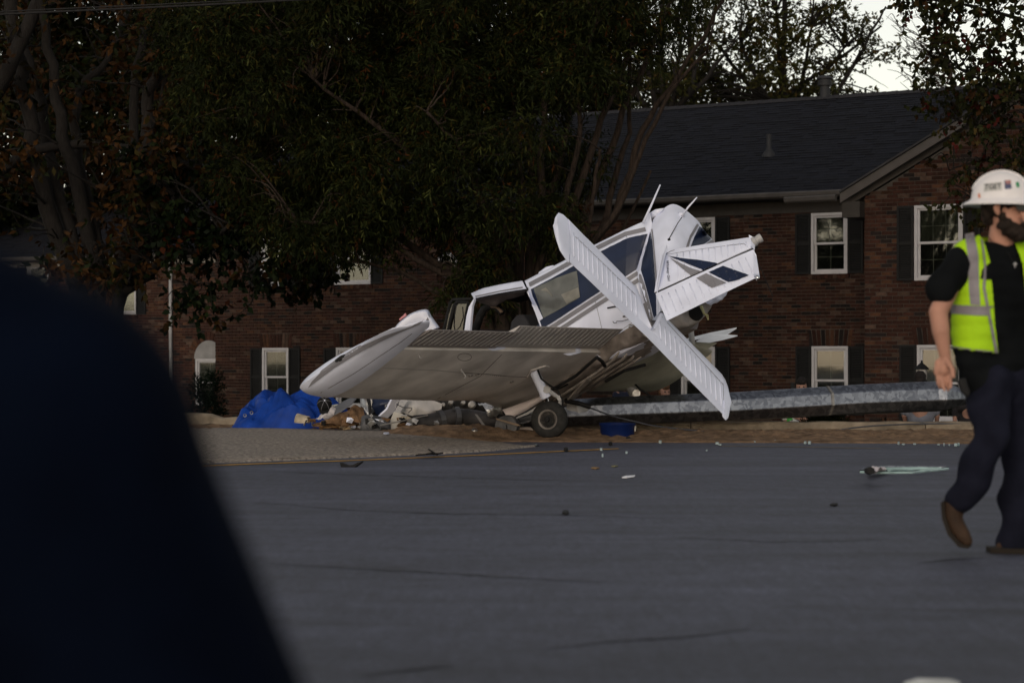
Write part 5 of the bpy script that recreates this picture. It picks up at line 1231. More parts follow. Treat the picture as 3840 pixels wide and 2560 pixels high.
# ------------------------------------------------------------------ fallen pole, debris, street things
def galvanised():
    m = bpy.data.materials.new('galvanised_steel'); m.use_nodes = True; t = m.node_tree; N = t.nodes; L = t.links; b = N['Principled BSDF']
    tc = N.new('ShaderNodeTexCoord'); mp = N.new('ShaderNodeMapping'); mp.inputs['Scale'].default_value = (1, 1, 1); L.new(tc.outputs['Object'], mp.inputs[0])
    nz = N.new('ShaderNodeTexNoise'); nz.inputs['Scale'].default_value = 9; nz.inputs['Detail'].default_value = 4; L.new(mp.outputs[0], nz.inputs[0])
    mxv = N.new('ShaderNodeMix'); mxv.data_type = 'RGBA'; mxv.inputs[0].default_value = .12; L.new(mp.outputs[0], mxv.inputs[6]); L.new(nz.outputs['Color'], mxv.inputs[7])
    vo = N.new('ShaderNodeTexVoronoi'); vo.inputs['Scale'].default_value = 24; L.new(mxv.outputs[2], vo.inputs['Vector'])
    bw = N.new('ShaderNodeRGBToBW'); L.new(vo.outputs['Color'], bw.inputs[0])
    rp = N.new('ShaderNodeValToRGB'); rp.color_ramp.elements[0].position = .3; rp.color_ramp.elements[0].color = (.14, .15, .18, 1); rp.color_ramp.elements[1].position = .75; rp.color_ramp.elements[1].color = (.25, .265, .305, 1)
    L.new(bw.outputs[0], rp.inputs[0]); L.new(rp.outputs[0], b.inputs['Base Color']); b.inputs['Metallic'].default_value = .95; b.inputs['Roughness'].default_value = .33
    return m
m_galv = galvanised()
pl = [P(1960, 1556, 25.0), P(2250, 1543, 25.1), P(2750, 1525, 25.4), P(3240, 1496, 25.8), P(3500, 1486, 26.0), P(3530, 1485, 26.0), P(3640, 1492, 26.1)]
q = MB(); q.tube(pl, [.17, .186, .195, .202, .207, .207, .07], 8, up=(0, -.25, 1)); pole = thing('fallen_steel_pole', 'long galvanised eight-sided steel pole lying along the kerb under the aircraft', 'pole', P(2750, 1580, 25.4))
q.build('shaft', m_galv, pole, bevel=.012)
q = MB(); q.tube([P(3095, 1504, 25.66), P(3103, 1504, 25.67)], .203, 8, up=(0, -.25, 1)); q.build('weld_seam', m_steel, pole)
# slack cable
q = MB(); q.tube(cr([P(2205, 1526, 24.6), P(2300, 1560, 24.5), P(2390, 1582, 24.4), P(2480, 1600, 24.3), P(2700, 1622, 24.2), P(2900, 1635, 24.1), P(3080, 1622, 24.4), P(3230, 1600, 25.0), P(3400, 1590, 25.4), P(3560, 1588, 25.5), P(3850, 1594, 25.5)], 50), .009, 6)
tag(q.build('slack_cable', mat('blue_grey_cable', (.05, .055, .07), .5)), 'thin slack cable sagging from the wreck along the kerb', 'cable')
# blue tub
c0 = ground_at(2316, 1648); c0.z = 0.0; q = MB()
m_tub = mat('blue_plastic', (.003, .012, .07), .45, var=.15, scale=6)
q.lathe(c0 + V((0, .05, 0)), UP, [(.0, .16), (.005, .19), (.16, .207), (.17, .215), (.19, .217), (.195, .21), (.185, .198), (.03, .185), (.02, .01)], 28); tub = thing('plastic_tub', 'round blue plastic tub on the dirt under the steel pole', 'tub', c0)
q.build('body', m_tub, tub, smooth=True, auto=40)
q = MB(); a = c0 + V((.196, -.03, .10)); q.prism([a, a + V((.012, .03, 0)), a + V((.016, .03, .06)), a + V((.004, 0, .06))], V((.006, -.006, 0))); q.build('sticker', mat('paper_white', (.6, .58, .52), .8, var=.3), tub)
q = MB(); q.prism([P(2345, 1650, 22.9), P(2350, 1637, 22.9), P(2362, 1636, 22.9), P(2370, 1647, 22.9)], V((0, .04, 0))); tag(q.build('black_scrap', m_black), 'small black scrap at the foot of the blue tub', 'debris')

# ---- blue tarpaulin heap
m_tarp = mat('blue_tarpaulin', (.004, .035, .23), .5, var=.3, scale=5, bump=.15, bscale=18, spec=.12)
def tarp_h(x, y):
    u = (x + 2.78) / .78; v = (y - 25.35) / .85; e = max(0, 1 - abs(u) ** 2.6 - abs(v) ** 3)
    base_ = .06 + .42 * e ** .55 * (1 - .25 * max(0, -u))
    wx, wy = x + .06 * math.sin(y * 9 + x * 4), y + .07 * math.sin(x * 8 - y * 5); r = 0
    for dx, dy, fq, am, ph in ((.9, .4, 11, .075, .3), (-.5, .85, 14, .06, 1.1), (.97, -.25, 23, .034, 2.0), (.3, .95, 29, .024, .7), (-.8, .6, 41, .014, .2)):
        t = ((wx * dx + wy * dy) * fq / math.pi + ph) % 2; k = abs(t - 1); r += am * (2 * k ** .7 - 1.1)
    return base_ + r * min(1, e * 3 + .1)
xs3 = [-3.62 + .016 * i for i in range(108)]; ys3 = [24.45 + .022 * i for i in range(80)]
rows = []
for y in ys3:
    row = []
    for x in xs3:
        z = tarp_h(x, y); u = (x + 2.78) / .82
        if y < 24.6: z *= max(0.12, (y - 24.45) / .15)
        z = max(.05, z); row.append((x + .05 * math.sin(z * 9 + y * 3), y, z))
    rows.append(row)
q = MB(); q.grid(rows); tarp = thing('blue_tarp', 'crumpled bright blue tarpaulin heaped by the kerb below the wing tip', 'tarp', (-2.8, 25.2, .0)); q.build('sheet', m_tarp, tarp)
for x, y in ((945, 1547), (920, 1557)):
    c1 = P(x, y, 24.65); q = MB(); q.tube([c1 + V((math.cos(t) * .018, -.04, math.sin(t) * .018)) for t in [6.283 * i / 10 for i in range(11)]], .005, 5); q.build('eyelet', m_steel, tarp)
# black cap resting on it
cap = thing('baseball_cap', 'black baseball cap with a pale top button lying on the blue tarpaulin', 'cap', P(1217, 1538, 24.35)); c1 = P(1217, 1508, 24.3); d = V((.1, -.85, .5)).normalized()
q = MB(); q.lathe(c1 - d * .06, d, [(0, .092), (.04, .09), (.075, .075), (.1, .045), (.108, .006)], 18); dome = q.build('crown', mat('black_cotton', (.008, .008, .009), .9, var=.3, bump=.4, bscale=90), cap, smooth=True)
q = MB(); q.lathe(c1 + d * .045, d, [(0, .01), (.008, .009), (.011, .002)], 8); q.build('button', m_paint, cap)
for k in range(6):
    an = math.pi * k / 3 + .3; t1 = d.orthogonal().normalized(); t2 = d.cross(t1); e1 = t1 * math.cos(an) + t2 * math.sin(an)
    q = MB(); q.tube([c1 - d * .06 + d * a_ + e1 * r_ for a_, r_ in ((.02, .092), (.05, .087), (.08, .07), (.1, .047), (.108, .01))], .003, 4); q.build('seam', m_grey, cap)
q = MB(); b0 = c1 - d * .05; q.prism([b0 + V((-.07, -.02, -.05)), b0 + V((-.05, -.08, -.11)), b0 + V((.0, -.1, -.13)), b0 + V((.05, -.08, -.11)), b0 + V((.07, -.02, -.05))], d * .012); q.build('peak', MATS['black_cotton'], cap, bevel=.004)

# ---- debris pile left of the nose
def crumple(name, label, cat, ctrl, material, amp=.02, f=14, nu=12, nv=14, thick=.006, parent=None, group=None, smooth=False):
    """bent sheet over a control net of (px, py, Y)"""
    net = bires([[P(*p) for p in r] for r in ctrl], nu, nv)
    net = [[p + V((wrinkle(p * 1.1, amp * .3, f), wrinkle(p, amp, f), wrinkle(p * 1.3, amp * .5, f * 1.2))) for p in r] for r in net]
    q = MB(); q.grid(net); q.grid([[p + V((0, thick, 0)) for p in r] for r in net][::-1])
    if parent is not None: return q.build(name, material, parent, smooth=smooth)
    return tag(q.build(name, material, smooth=smooth), label, cat, group)
m_fibre = mat('stained_fibreglass', (.34, .29, .22), .8, var=.5, scale=6, bump=.4)
m_brown = mat('rust_brown_sheet', (.13, .075, .04), .8, var=.6, scale=8, bump=.5)
m_blade = mat('grey_blade_paint', (.10, .105, .12), .5, var=.25, scale=5)
m_muff = mat('sooty_metal', (.085, .087, .095), .55, metal=.4, var=.5, scale=6, bump=.3)
q = MB(); rows = []; fa = V((.93, -.3, -.12)).normalized(); f1 = fa.cross(UP).normalized(); f2 = f1.cross(fa); fc = P(1114, 1574, 24.25)
for i in range(7):
    rr = .082 - .003 * i
    rows.append([fc + fa * (.026 * i + (.02 * math.sin(t * 5) if i == 6 else 0)) + (f1 * math.cos(t) + f2 * math.sin(t)) * rr for t in [-.3 + (math.pi + .6) * k / 16 for k in range(17)]])
q.grid(rows); q.grid([[p - UP * .006 for p in r] for r in rows][::-1]); tag(q.build('broken_fairing', m_fibre), 'cracked off-white half-round fairing lying at the left of the debris', 'debris')
q = MB(); q.tube([P(1140, 1595, 24.15), P(1148, 1576, 24.15), P(1160, 1572, 24.15), P(1170, 1584, 24.15), P(1172, 1597, 24.15)], .03, 8, flat=.3); tag(q.build('bent_bracket', m_steel), 'small bent steel bracket beside the cracked fairing', 'debris')
q = MB(); foil(q, [P(1222, 1545, 24.4), P(1260, 1520, 24.4), P(1300, 1497, 24.45), P(1338, 1480, 24.5)], [P(1232, 1572, 24.3), P(1275, 1548, 24.3), P(1318, 1518, 24.35), P(1348, 1482, 24.5)], V((0, -1, .2)).normalized(), lens(.035), 16); tag(q.build('propeller_blade', m_blade, smooth=True, auto=50), 'bent grey propeller blade propped up against the debris', 'debris')
crumple('torn_sheet', 'crumpled rust-brown sheet with white cracked edge over the debris', 'debris', [[(1290, 1545, 24.3), (1330, 1520, 24.35), (1365, 1528, 24.4)], [(1220, 1572, 24.15), (1300, 1556, 24.15), (1368, 1552, 24.25)], [(1195, 1590, 24.1), (1290, 1585, 24.1), (1360, 1578, 24.15)]], m_brown, .03, 16)
for i, (x0, y0, x1, y1, r, kind) in enumerate([(1172, 1600, 1235, 1596, .022, 0), (1200, 1590, 1330, 1570, .02, 1), (1215, 1598, 1352, 1582, .018, 0), (1195, 1606, 1345, 1594, .016, 1), (1285, 1612, 1350, 1600, .014, 2), (1240, 1608, 1356, 1603, .016, 0)]):
    a, b = P(x0, y0, 24.05 + .03 * i), P(x1, y1, 24.15 + .03 * i); d = b - a; q = MB(); q.prism([a, a + V((.01, 0, r * 1.6)), a + d * .5 + V((0, .01, r * 1.9)), b + V((0, 0, r * 1.2)), b, a + d * .6 - V((0, 0, r * .5))], V((0, .05, .01)))
    tag(q.build('splintered_strip', [m_brown, mat('splintered_wood', (.25, .15, .075), .85, var=.5, scale=14, stretch=(1, 6, 6)), mat('pale_splinter', (.45, .33, .2), .85, var=.4)][kind], bevel=.004), 'splintered brown strip lying flat in the debris pile', 'debris', 'splintered strips in the debris pile')
crumple('white_rag', 'crumpled white rag with a red mark beside the blue tarpaulin', 'rag', [[(1218, 1530, 24.35), (1240, 1522, 24.35), (1260, 1530, 24.35)], [(1205, 1552, 24.3), (1232, 1548, 24.25), (1255, 1552, 24.3)], [(1180, 1572, 24.25), (1210, 1568, 24.2), (1225, 1576, 24.25)]], mat('rag_cloth', (.5, .47, .48), .9, var=.3, scale=9), .012, 30)
q = MB(); q.prism([P(x, y, 24.45) for x, y in [(1232, 1522), (1268, 1517), (1280, 1530), (1262, 1538), (1235, 1540)]], V((0, .05, .01))); tag(q.build('paper_bundle', mat('paper_white', (.6, .58, .52), .8), bevel=.01), 'white paper bundle between cap and propeller blade', 'paper')
q = MB(); q.lathe(P(1352, 1592, 24.15), (.95, .1, -.12), [(0, .1), (.03, .125), (.15, .135), (.28, .125), (.35, .09), (.37, .01)], 18); mf = q.build('crushed_muffler', m_muff, smooth=True); tag(mf, 'dark dented drum-shaped muffler lying before the white cowl panel', 'debris')
q = MB(); q.prism([P(x, y, 24.05) for x, y in [(1355, 1606), (1440, 1600), (1462, 1612), (1440, 1622), (1360, 1615)]], V((0, .12, 0))); tag(q.build('flattened_tray', m_black), 'flat black tray under the dented muffler', 'debris')
# nose cowling still hanging on the airframe
crumple('cowl_side', '', '', [[(1384, 1488, 24.55), (1430, 1480, 24.5), (1474, 1480, 24.45)], [(1392, 1520, 24.5), (1425, 1518, 24.4), (1462, 1512, 24.4)], [(1412, 1556, 24.5), (1428, 1556, 24.45), (1446, 1540, 24.42)]], m_navy, .012, 9, parent=plane, smooth=True)
cs_ = [o for o in plane.children if o.name.startswith('cowl_side')][0]; cs_.name = 'cowl_side'
text_decal('lettering', 'Ch', (1440, 1521), (15, -9), (9.5, 19), bvh_of(cs_), m_lgrey, cs_, .2, .006, 24.4)
for poly, mt, Y in (([(1415, 1561), (1446, 1532), (1473, 1478), (1480, 1478), (1452, 1536), (1420, 1564)], m_paint, 24.30), ([(1420, 1564), (1452, 1536), (1480, 1478), (1507, 1484), (1478, 1543), (1448, 1574)], m_grey, 24.28), ([(1448, 1574), (1478, 1543), (1492, 1520), (1507, 1484), (1534, 1492), (1500, 1548), (1476, 1545)], m_lgrey, 24.27)):
    q = MB(); q.prism([P(x, y, Y) for x, y in poly], V((0, .012, 0))); q.build('cowl_stripe_panel', mt, plane, bevel=.004)
q = MB(); pnl = [(1443, 1622), (1460, 1585), (1476, 1544), (1502, 1548), (1553, 1574), (1564, 1603), (1560, 1616), (1514, 1622)]; q.prism([P(x, y, 24.15 + (x - 1443) * .0012) for x, y in pnl], V((0, .02, 0))); q.build('lower_cowl', mat('cowl_off_white', (.52, .50, .46), .5, var=.12), plane, bevel=.006)
crumple('cowl_sheet', '', '', [[(1512, 1490, 24.5), (1550, 1495, 24.4), (1600, 1497, 24.5), (1660, 1505, 24.6)], [(1505, 1530, 24.4), (1550, 1530, 24.25), (1595, 1535, 24.4), (1655, 1530, 24.5)], [(1500, 1549, 24.4), (1545, 1560, 24.35), (1590, 1558, 24.4), (1640, 1552, 24.5)]], mat('cowl_dented', (.42, .40, .38), .5, var=.25, scale=4), .03, 9, parent=plane, smooth=True)
crumple('torn_nose_metal', '', '', [[(1340, 1482, 24.6), (1370, 1482, 24.5), (1390, 1490, 24.5)], [(1352, 1515, 24.5), (1372, 1520, 24.4), (1398, 1530, 24.45)], [(1360, 1552, 24.45), (1380, 1548, 24.35), (1405, 1548, 24.45)]], m_bare, .035, 24, parent=plane)
q = MB(); q.tube([P(1380, 1492, 24.35), P(1386, 1520, 24.3), P(1388, 1552, 24.3)], .02, 6); q.build('engine_mount_tube', m_black, plane)
q = MB(); q.prism([P(x, y, 24.8) for x, y in [(1370, 1480), (1700, 1490), (1900, 1500), (1980, 1560), (1900, 1600), (1600, 1600), (1400, 1590)]], V((0, .5, 0))); q.build('crushed_engine', mat('engine_dark', (.025, .023, .022), .8, var=.5, scale=7, bump=.5), plane, bevel=.05)
for (x, y, r, l) in [(1690, 1510, .035, .1), (1735, 1512, .03, .12), (1660, 1520, .03, .1), (1768, 1520, .05, .12), (1640, 1540, .025, .1)]:
    q = MB(); q.lathe(P(x, y, 24.7), (.1, -1, .1), [(0, r), (l, r), (l + .01, r * .6), (l + .03, r * .6)], 12); q.build('engine_fitting', m_steel, plane, smooth=True, auto=40)
crumple('torn_wing_root_skin', '', '', [[(1797, 1504, 24.2), (1830, 1506, 24.15), (1872, 1512, 24.2)], [(1812, 1530, 24.1), (1840, 1535, 24.05), (1880, 1535, 24.1)], [(1840, 1560, 24.1), (1862, 1560, 24.05), (1885, 1555, 24.1)]], m_bare, .035, 22, parent=plane)
q = MB(); foil(q, [P(1884, 1535, 23.9), P(1950, 1512, 23.85), P(2032, 1484, 23.8)], [P(1908, 1572, 23.85), P(1975, 1540, 23.82), P(2040, 1498, 23.8)], V((0, -1, .1)).normalized(), lens(.12), 12); q.build('belly_fairing', mat('fairing_pink_white', (.56, .5, .5), .4, var=.1), plane, smooth=True, auto=60)
q = MB(); q.prism([P(x, y, 23.8) for x, y in [(1912, 1574), (1975, 1546), (2050, 1500), (2052, 1508), (1980, 1553), (1915, 1578)]], V((0, .05, 0))); q.build('fairing_lip', m_lgrey, plane)
crumple('torn_belly_panel', '', '', [[(2120, 1505, 24.3), (2160, 1512, 24.2), (2205, 1520, 24.3)], [(2125, 1530, 24.3), (2165, 1540, 24.2), (2210, 1532, 24.3)], [(2130, 1538, 24.3), (2170, 1546, 24.2), (2195, 1540, 24.3)]], m_lgrey, .02, 14, parent=plane)
q = MB(); q.tube([P(2120, 1502, 24.2), P(2170, 1512, 24.1), P(2215, 1526, 24.1)], .03, 7); q.build('belly_tube', m_black, plane)
# dark pipe with clamp bands
pipe = thing('banded_pipe', 'dark rust-patched steel pipe with two clamp bands under the wing root', 'pipe', P(1650, 1612, 24.1))
pp_ = [P(1553, 1589, 24.05), P(1620, 1582, 24.1), P(1700, 1565, 24.15), P(1760, 1566, 24.2), P(1830, 1578, 24.25), P(1930, 1590, 24.3)]
q = MB(); q.tube(cr(pp_, 24), .105, 16); q.build('pipe_body', mat('dark_rusty_pipe', (.035, .033, .034), .6, metal=.3, var=.7, scale=4, bump=.3), pipe, smooth=True, auto=50)
for a, b in (((1646, 1576), (1664, 1572)), ((1703, 1563), (1721, 1562))):
    q = MB(); A, B = P(*a, 24.12), P(*b, 24.14); q.tube([A, B], .122, 16); q.build('clamp_band', mat('dull_band_steel', (.07, .07, .075), .45, metal=.6, var=.3), pipe, smooth=False)
q = MB(); q.tube([P(1425, 1594, 23.95), P(1500, 1580, 23.9), P(1560, 1566, 23.95), P(1605, 1556, 24.0)], .008, 5); tag(q.build('bent_rod', m_steel), 'thin bent steel rod lying across the white cowl panel', 'rod')
q = MB(); q.prism([P(x, y, 23.75) for x, y in [(1780, 1552), (1790, 1553), (1838, 1620), (1868, 1636), (1858, 1637), (1828, 1624)]], V((0, .01, 0))); tag(q.build('hanging_strap', mat('grey_webbing', (.16, .155, .16), .8)), 'grey webbing strap trailing from the pipe to the dirt', 'strap')
dr = thing('fallen_drum', 'round dark metal drum end beside the aircraft wheel', 'drum', P(1897, 1640, 23.6)); q = MB(); q.lathe(P(1897, 1599, 23.55), (.12, 1, 0), [(0, .01), (.0, .118), (.004, .13), (.012, .132), (.3, .132)], 28); q.build('shell', m_muff, dr, smooth=True, auto=35)
q = MB(); q.tube([P(1899, 1592, 23.54), P(1900, 1612, 23.54)], .006, 5); q.build('slot', m_black, dr)
q = MB(); q.prism([P(x, y, 23.5) for x, y in [(1858, 1567), (1940, 1588), (1952, 1596), (1940, 1597), (1862, 1573)]], V((0, .15, 0))); q.build('lid_rim', mat('tan_edge', (.2, .15, .11), .7), dr)
q = MB(); c1 = P(1781, 1616, 23.3); q.lathe(c1 - UP * .041, UP, [(.041 - .041 * math.cos(math.pi * i / 10), .001 + .041 * math.sin(math.pi * i / 10)) for i in range(11)], 16)
m_bulb = glass_material('clear_globe', (.8, .82, .82), .12); tag(q.build('glass_globe', m_bulb, smooth=True), 'small clear glass globe lying on the heaped sand', 'globe')
q = MB(); q.prism([P(x, y, 23.9) for x, y in [(1920, 1622), (1925, 1604), (1990, 1600), (2005, 1618), (2004, 1640), (1925, 1636)]], V((0, .22, .0))); tag(q.build('concrete_chunk', mat('pale_broken_concrete', (.36, .30, .26), .9, var=.3, bump=.5), bevel=.02), 'pale broken concrete chunk behind the aircraft wheel', 'debris')
q = MB(); q.tube([P(1935, 1590, 23.8), P(1990, 1578, 23.8)], .012, 6); q.tube([P(1945, 1570, 23.9), P(1995, 1565, 23.9), P(2010, 1590, 23.9)], .05, 8); tag(q.build('twisted_linkage', m_muff), 'twisted dark steel linkage between drum and aircraft wheel', 'debris')

# torn shards strewn through the pile
SR = random.Random(31); shard_m = [m_fibre, m_brown, m_lgrey, m_bare, m_paint, m_black]
for i in range(34):
    x = SR.uniform(1170, 1640); y = SR.uniform(1572, 1612) - (12 if x > 1450 else 0); Y = SR.uniform(23.9, 24.25); s_ = SR.uniform(.025, .075); c_ = P(x, y, Y); k = SR.randrange(6); q = MB()
    pts = [c_ + V((math.cos(a) * s_ * SR.uniform(.5, 1.4), SR.uniform(-.03, .03), math.sin(a) * s_ * SR.uniform(.3, .9))) for a in [2 * math.pi * j / 5 + SR.uniform(-.3, .3) for j in range(5)]]
    mid_ = c_ + V((0, -.025, .01)); n_ = len(pts)
    q.faces(pts + [mid_], [(j, (j + 1) % n_, n_) for j in range(n_)]); q.faces([p + V((0, .006, 0)) for p in pts] + [mid_ + V((0, .006, 0))], [((j + 1) % n_, j, n_) for j in range(n_)])
    nm = ['pale', 'brown', 'grey', 'bare metal', 'white', 'black'][k]
    tag(q.build('torn_shard', shard_m[k]), 'small torn %s shard in the debris pile' % nm, 'debris', 'torn %s shards in the debris pile' % nm)
for i in range(7):
    x = SR.uniform(1340, 1700); y = SR.uniform(1500, 1560); p0 = P(x, y, 24.1); pts = [p0]
    for j in range(5): pts.append(pts[-1] + V((SR.uniform(-.09, .09), SR.uniform(-.02, .02), SR.uniform(-.07, .02))))
    q = MB(); q.tube(cr(pts, 14), .005, 5); q.build('loose_wire', m_black if i % 2 else m_lgrey, plane)
# ---- scraps on the road
def flat_scrap(name, label, cat, poly, material, h=.015, lift=.0, group=None, bend=0):
    q = MB(); pts = [ground_at(x, y, .006) for x, y in poly]; q.prism(pts, UP * h); return tag(q.build(name, material), label, cat, group)
q = MB(); pr0 = [(1273, 1734), (1285, 1738), (1300, 1744), (1322, 1742), (1340, 1733), (1354, 1729), (1352, 1735), (1330, 1751), (1278, 1751)]
Yf = ground_at(1300, 1751).y; q.prism([P(x, y, Yf) for x, y in pr0], V((.02, .05, 0))); tag(q.build('plastic_fragment', m_black, bevel=.004), 'curved black plastic fragment on the yellow road line', 'debris')
flat_scrap('paper_scrap', 'white folded paper scrap lying on open asphalt', 'paper', [(2332, 1791), (2345, 1785), (2382, 1783), (2378, 1788), (2350, 1792)], mat('paper_bright', (.75, .75, .8), .7), .006)
flat_scrap('white_chip', 'white chip lying on the tan apron below the wing', 'debris', [(1437, 1649), (1443, 1645), (1458, 1646), (1460, 1650), (1448, 1652)], m_paint, .012).location.z += .07
flat_scrap('dark_lump', 'dark lump lying alone on the asphalt before the aircraft', 'debris', [(2108, 1926), (2114, 1918), (2130, 1918), (2133, 1925), (2122, 1930)], m_black, .012)
flat_scrap('dark_flap', 'thin dark flap of rubber on the asphalt short of the worker', 'debris', [(3112, 1894), (3122, 1889), (3142, 1889), (3140, 1894), (3128, 1896)], m_black, .008)
flat_scrap('black_pebble', 'tiny black scrap on the asphalt near the blue tub', 'debris', [(2282, 1667), (2292, 1664), (2296, 1668), (2288, 1671)], m_black, .03)
flat_scrap('black_clod', 'small black clod beside the end of the yellow line', 'debris', [(2114, 1690), (2124, 1685), (2130, 1690), (2122, 1693)], m_black, .03)
flat_scrap('tan_scrap', 'flat tan scrap on the asphalt before the aircraft wheel', 'debris', [(2216, 1756), (2228, 1752), (2248, 1755), (2236, 1758)], mat('tan_card', (.22, .14, .07), .8), .008)
flat_scrap('tan_shard', 'thin olive shard on the asphalt beyond the white paper', 'debris', [(2292, 1749), (2304, 1746), (2318, 1748), (2306, 1750)], mat('olive_card', (.16, .15, .09), .8), .008)
RS = random.Random(5)
m_chip = mat('broken_glass_chip', (.55, .68, .70), .15, var=.2)
chips = [(3020, 1663), (3036, 1664), (2538, 1650), (2545, 1653), (2690, 1665), (2700, 1668), (2830, 1657), (2905, 1655), (2950, 1656), (3370, 1666), (3388, 1667), (3430, 1666), (3520, 1668), (3540, 1671), (3560, 1670), (3585, 1672), (3595, 1671), (2255, 1688), (2260, 1712), (2476, 1661), (2165, 1647), (2010, 1670), (2650, 1690), (2350, 1700)]
for i, (x, y) in enumerate(chips):
    s = RS.uniform(3, 7); flat_scrap('glass_chip', 'small pale chip of broken glass on the far edge of the road', 'glass', [(x - s, y), (x - s * .3, y - 2.2), (x + s, y - 1.2), (x + s * .6, y + 1.6)], m_chip, RS.uniform(.008, .03), group='glass chips along the road edge')
m_gsheet = mat('greenish_sheet_glass', (.30, .42, .42), .12, var=.3, scale=8)
gs = thing('broken_glass_sheet', 'broken sheet of greenish laminated glass lying flat on the road', 'glass', ground_at(3380, 1765))
q = MB(); q.prism([ground_at(x, y, .006) for x, y in [(3224, 1768), (3255, 1757), (3330, 1752), (3450, 1753), (3556, 1757), (3500, 1763), (3420, 1771), (3300, 1771)]], UP * .018); q.build('sheet', glass_material('green_glass', (.45, .62, .6), .15), gs)
for pl_ in ([(3226, 1769), (3300, 1772), (3420, 1771), (3500, 1763), (3556, 1757)], [(3300, 1757), (3420, 1755), (3530, 1756)], [(3330, 1763), (3430, 1760), (3500, 1760)]):
    q = MB(); q.tube([ground_at(x, y, .024) for x, y in pl_], .010, 5); q.build('broken_edge', m_gsheet, gs)
c_ = [[ground_at(x, y, z) for x, y, z in r] for r in [[(3252, 1768, .03), (3285, 1770, .03), (3325, 1768, .03)], [(3254, 1760, .09), (3285, 1760, .07), (3322, 1759, .05)], [(3258, 1754, .06), (3290, 1754, .05), (3318, 1754, .03)]]]
q = MB(); q.grid([[p + V((0, 0, wrinkle(p, .012, 25))) for p in r] for r in bires(c_, 10, 14)]); q.build('torn_liner', mat('torn_white_liner', (.55, .5, .52), .8, var=.4, scale=12), gs)
q = MB(); q.tube([ground_at(3254, 1764, .09), ground_at(3266, 1764, .13)], .03, 6); q.build('black_clip', m_black, gs)
bc_ = thing('blue_cup', 'small bright blue plastic cup lying in the kerb dirt', 'cup', P(3618, 1649, 23.6)); q = MB(); q.lathe(P(3604, 1644, 23.6), (.95, -.15, .1), [(0, .036), (.004, .038), (.09, .048), (.092, .05), (.096, .05), (.09, .044), (.01, .034)], 18); q.build('body', mat('bright_blue_plastic', (.02, .22, .55), .35), bc_, smooth=True, auto=45)
q = MB(); q.lathe(P(3604, 1644, 23.6) + V((.075, -.012, .008)), (.95, -.15, .1), [(0, .0475), (.012, .05), (.013, .044)], 18); q.build('rim', mat('pale_rim', (.3, .45, .6), .4), bc_)
tw = thing('twig_litter', 'few dry twigs at the tip of the tan apron', 'twigs', ground_at(1610, 1705))
for (x0, y0, x1, y1) in [(1560, 1706, 1640, 1700), (1608, 1684, 1640, 1704), (1590, 1704, 1622, 1697), (1625, 1703, 1660, 1698)]:
    q = MB(); q.tube([ground_at(x0, y0, .03), ground_at((x0 + x1) / 2, (y0 + y1) / 2, .05), ground_at(x1, y1, .03)], .008, 5); q.build('twig', m_bark, tw)

# ---- garden lantern in front of the wing
Yl = 34.0; lb = P(3456, 1339, Yl); lb.z = terrain_z(lb.x, lb.y); lt = thing('garden_lantern', 'black-capped post lantern with pale glass before the gabled wing', 'lamp', lb)
hd = P(3456, 1424, Yl); q = MB(); q.tube([lb, V((lb.x, lb.y, hd.z - .02))], .05, 8); q.build('post', m_black, lt)
q = MB(); q.lathe(V((lb.x, lb.y, hd.z - .02)), UP, [(0, .06), (.03, .085), (.2, .095), (.2, .02)], 6); q.build('glass', mat('frosted_lamp_glass', (.35, .34, .34), .4), lt)
q = MB(); q.lathe(V((lb.x, lb.y, hd.z + .18)), UP, [(0, .13), (.015, .13), (.05, .09), (.10, .035), (.12, .015), (.14, .02), (.16, .006)], 6); q.build('cap', m_shut, lt)
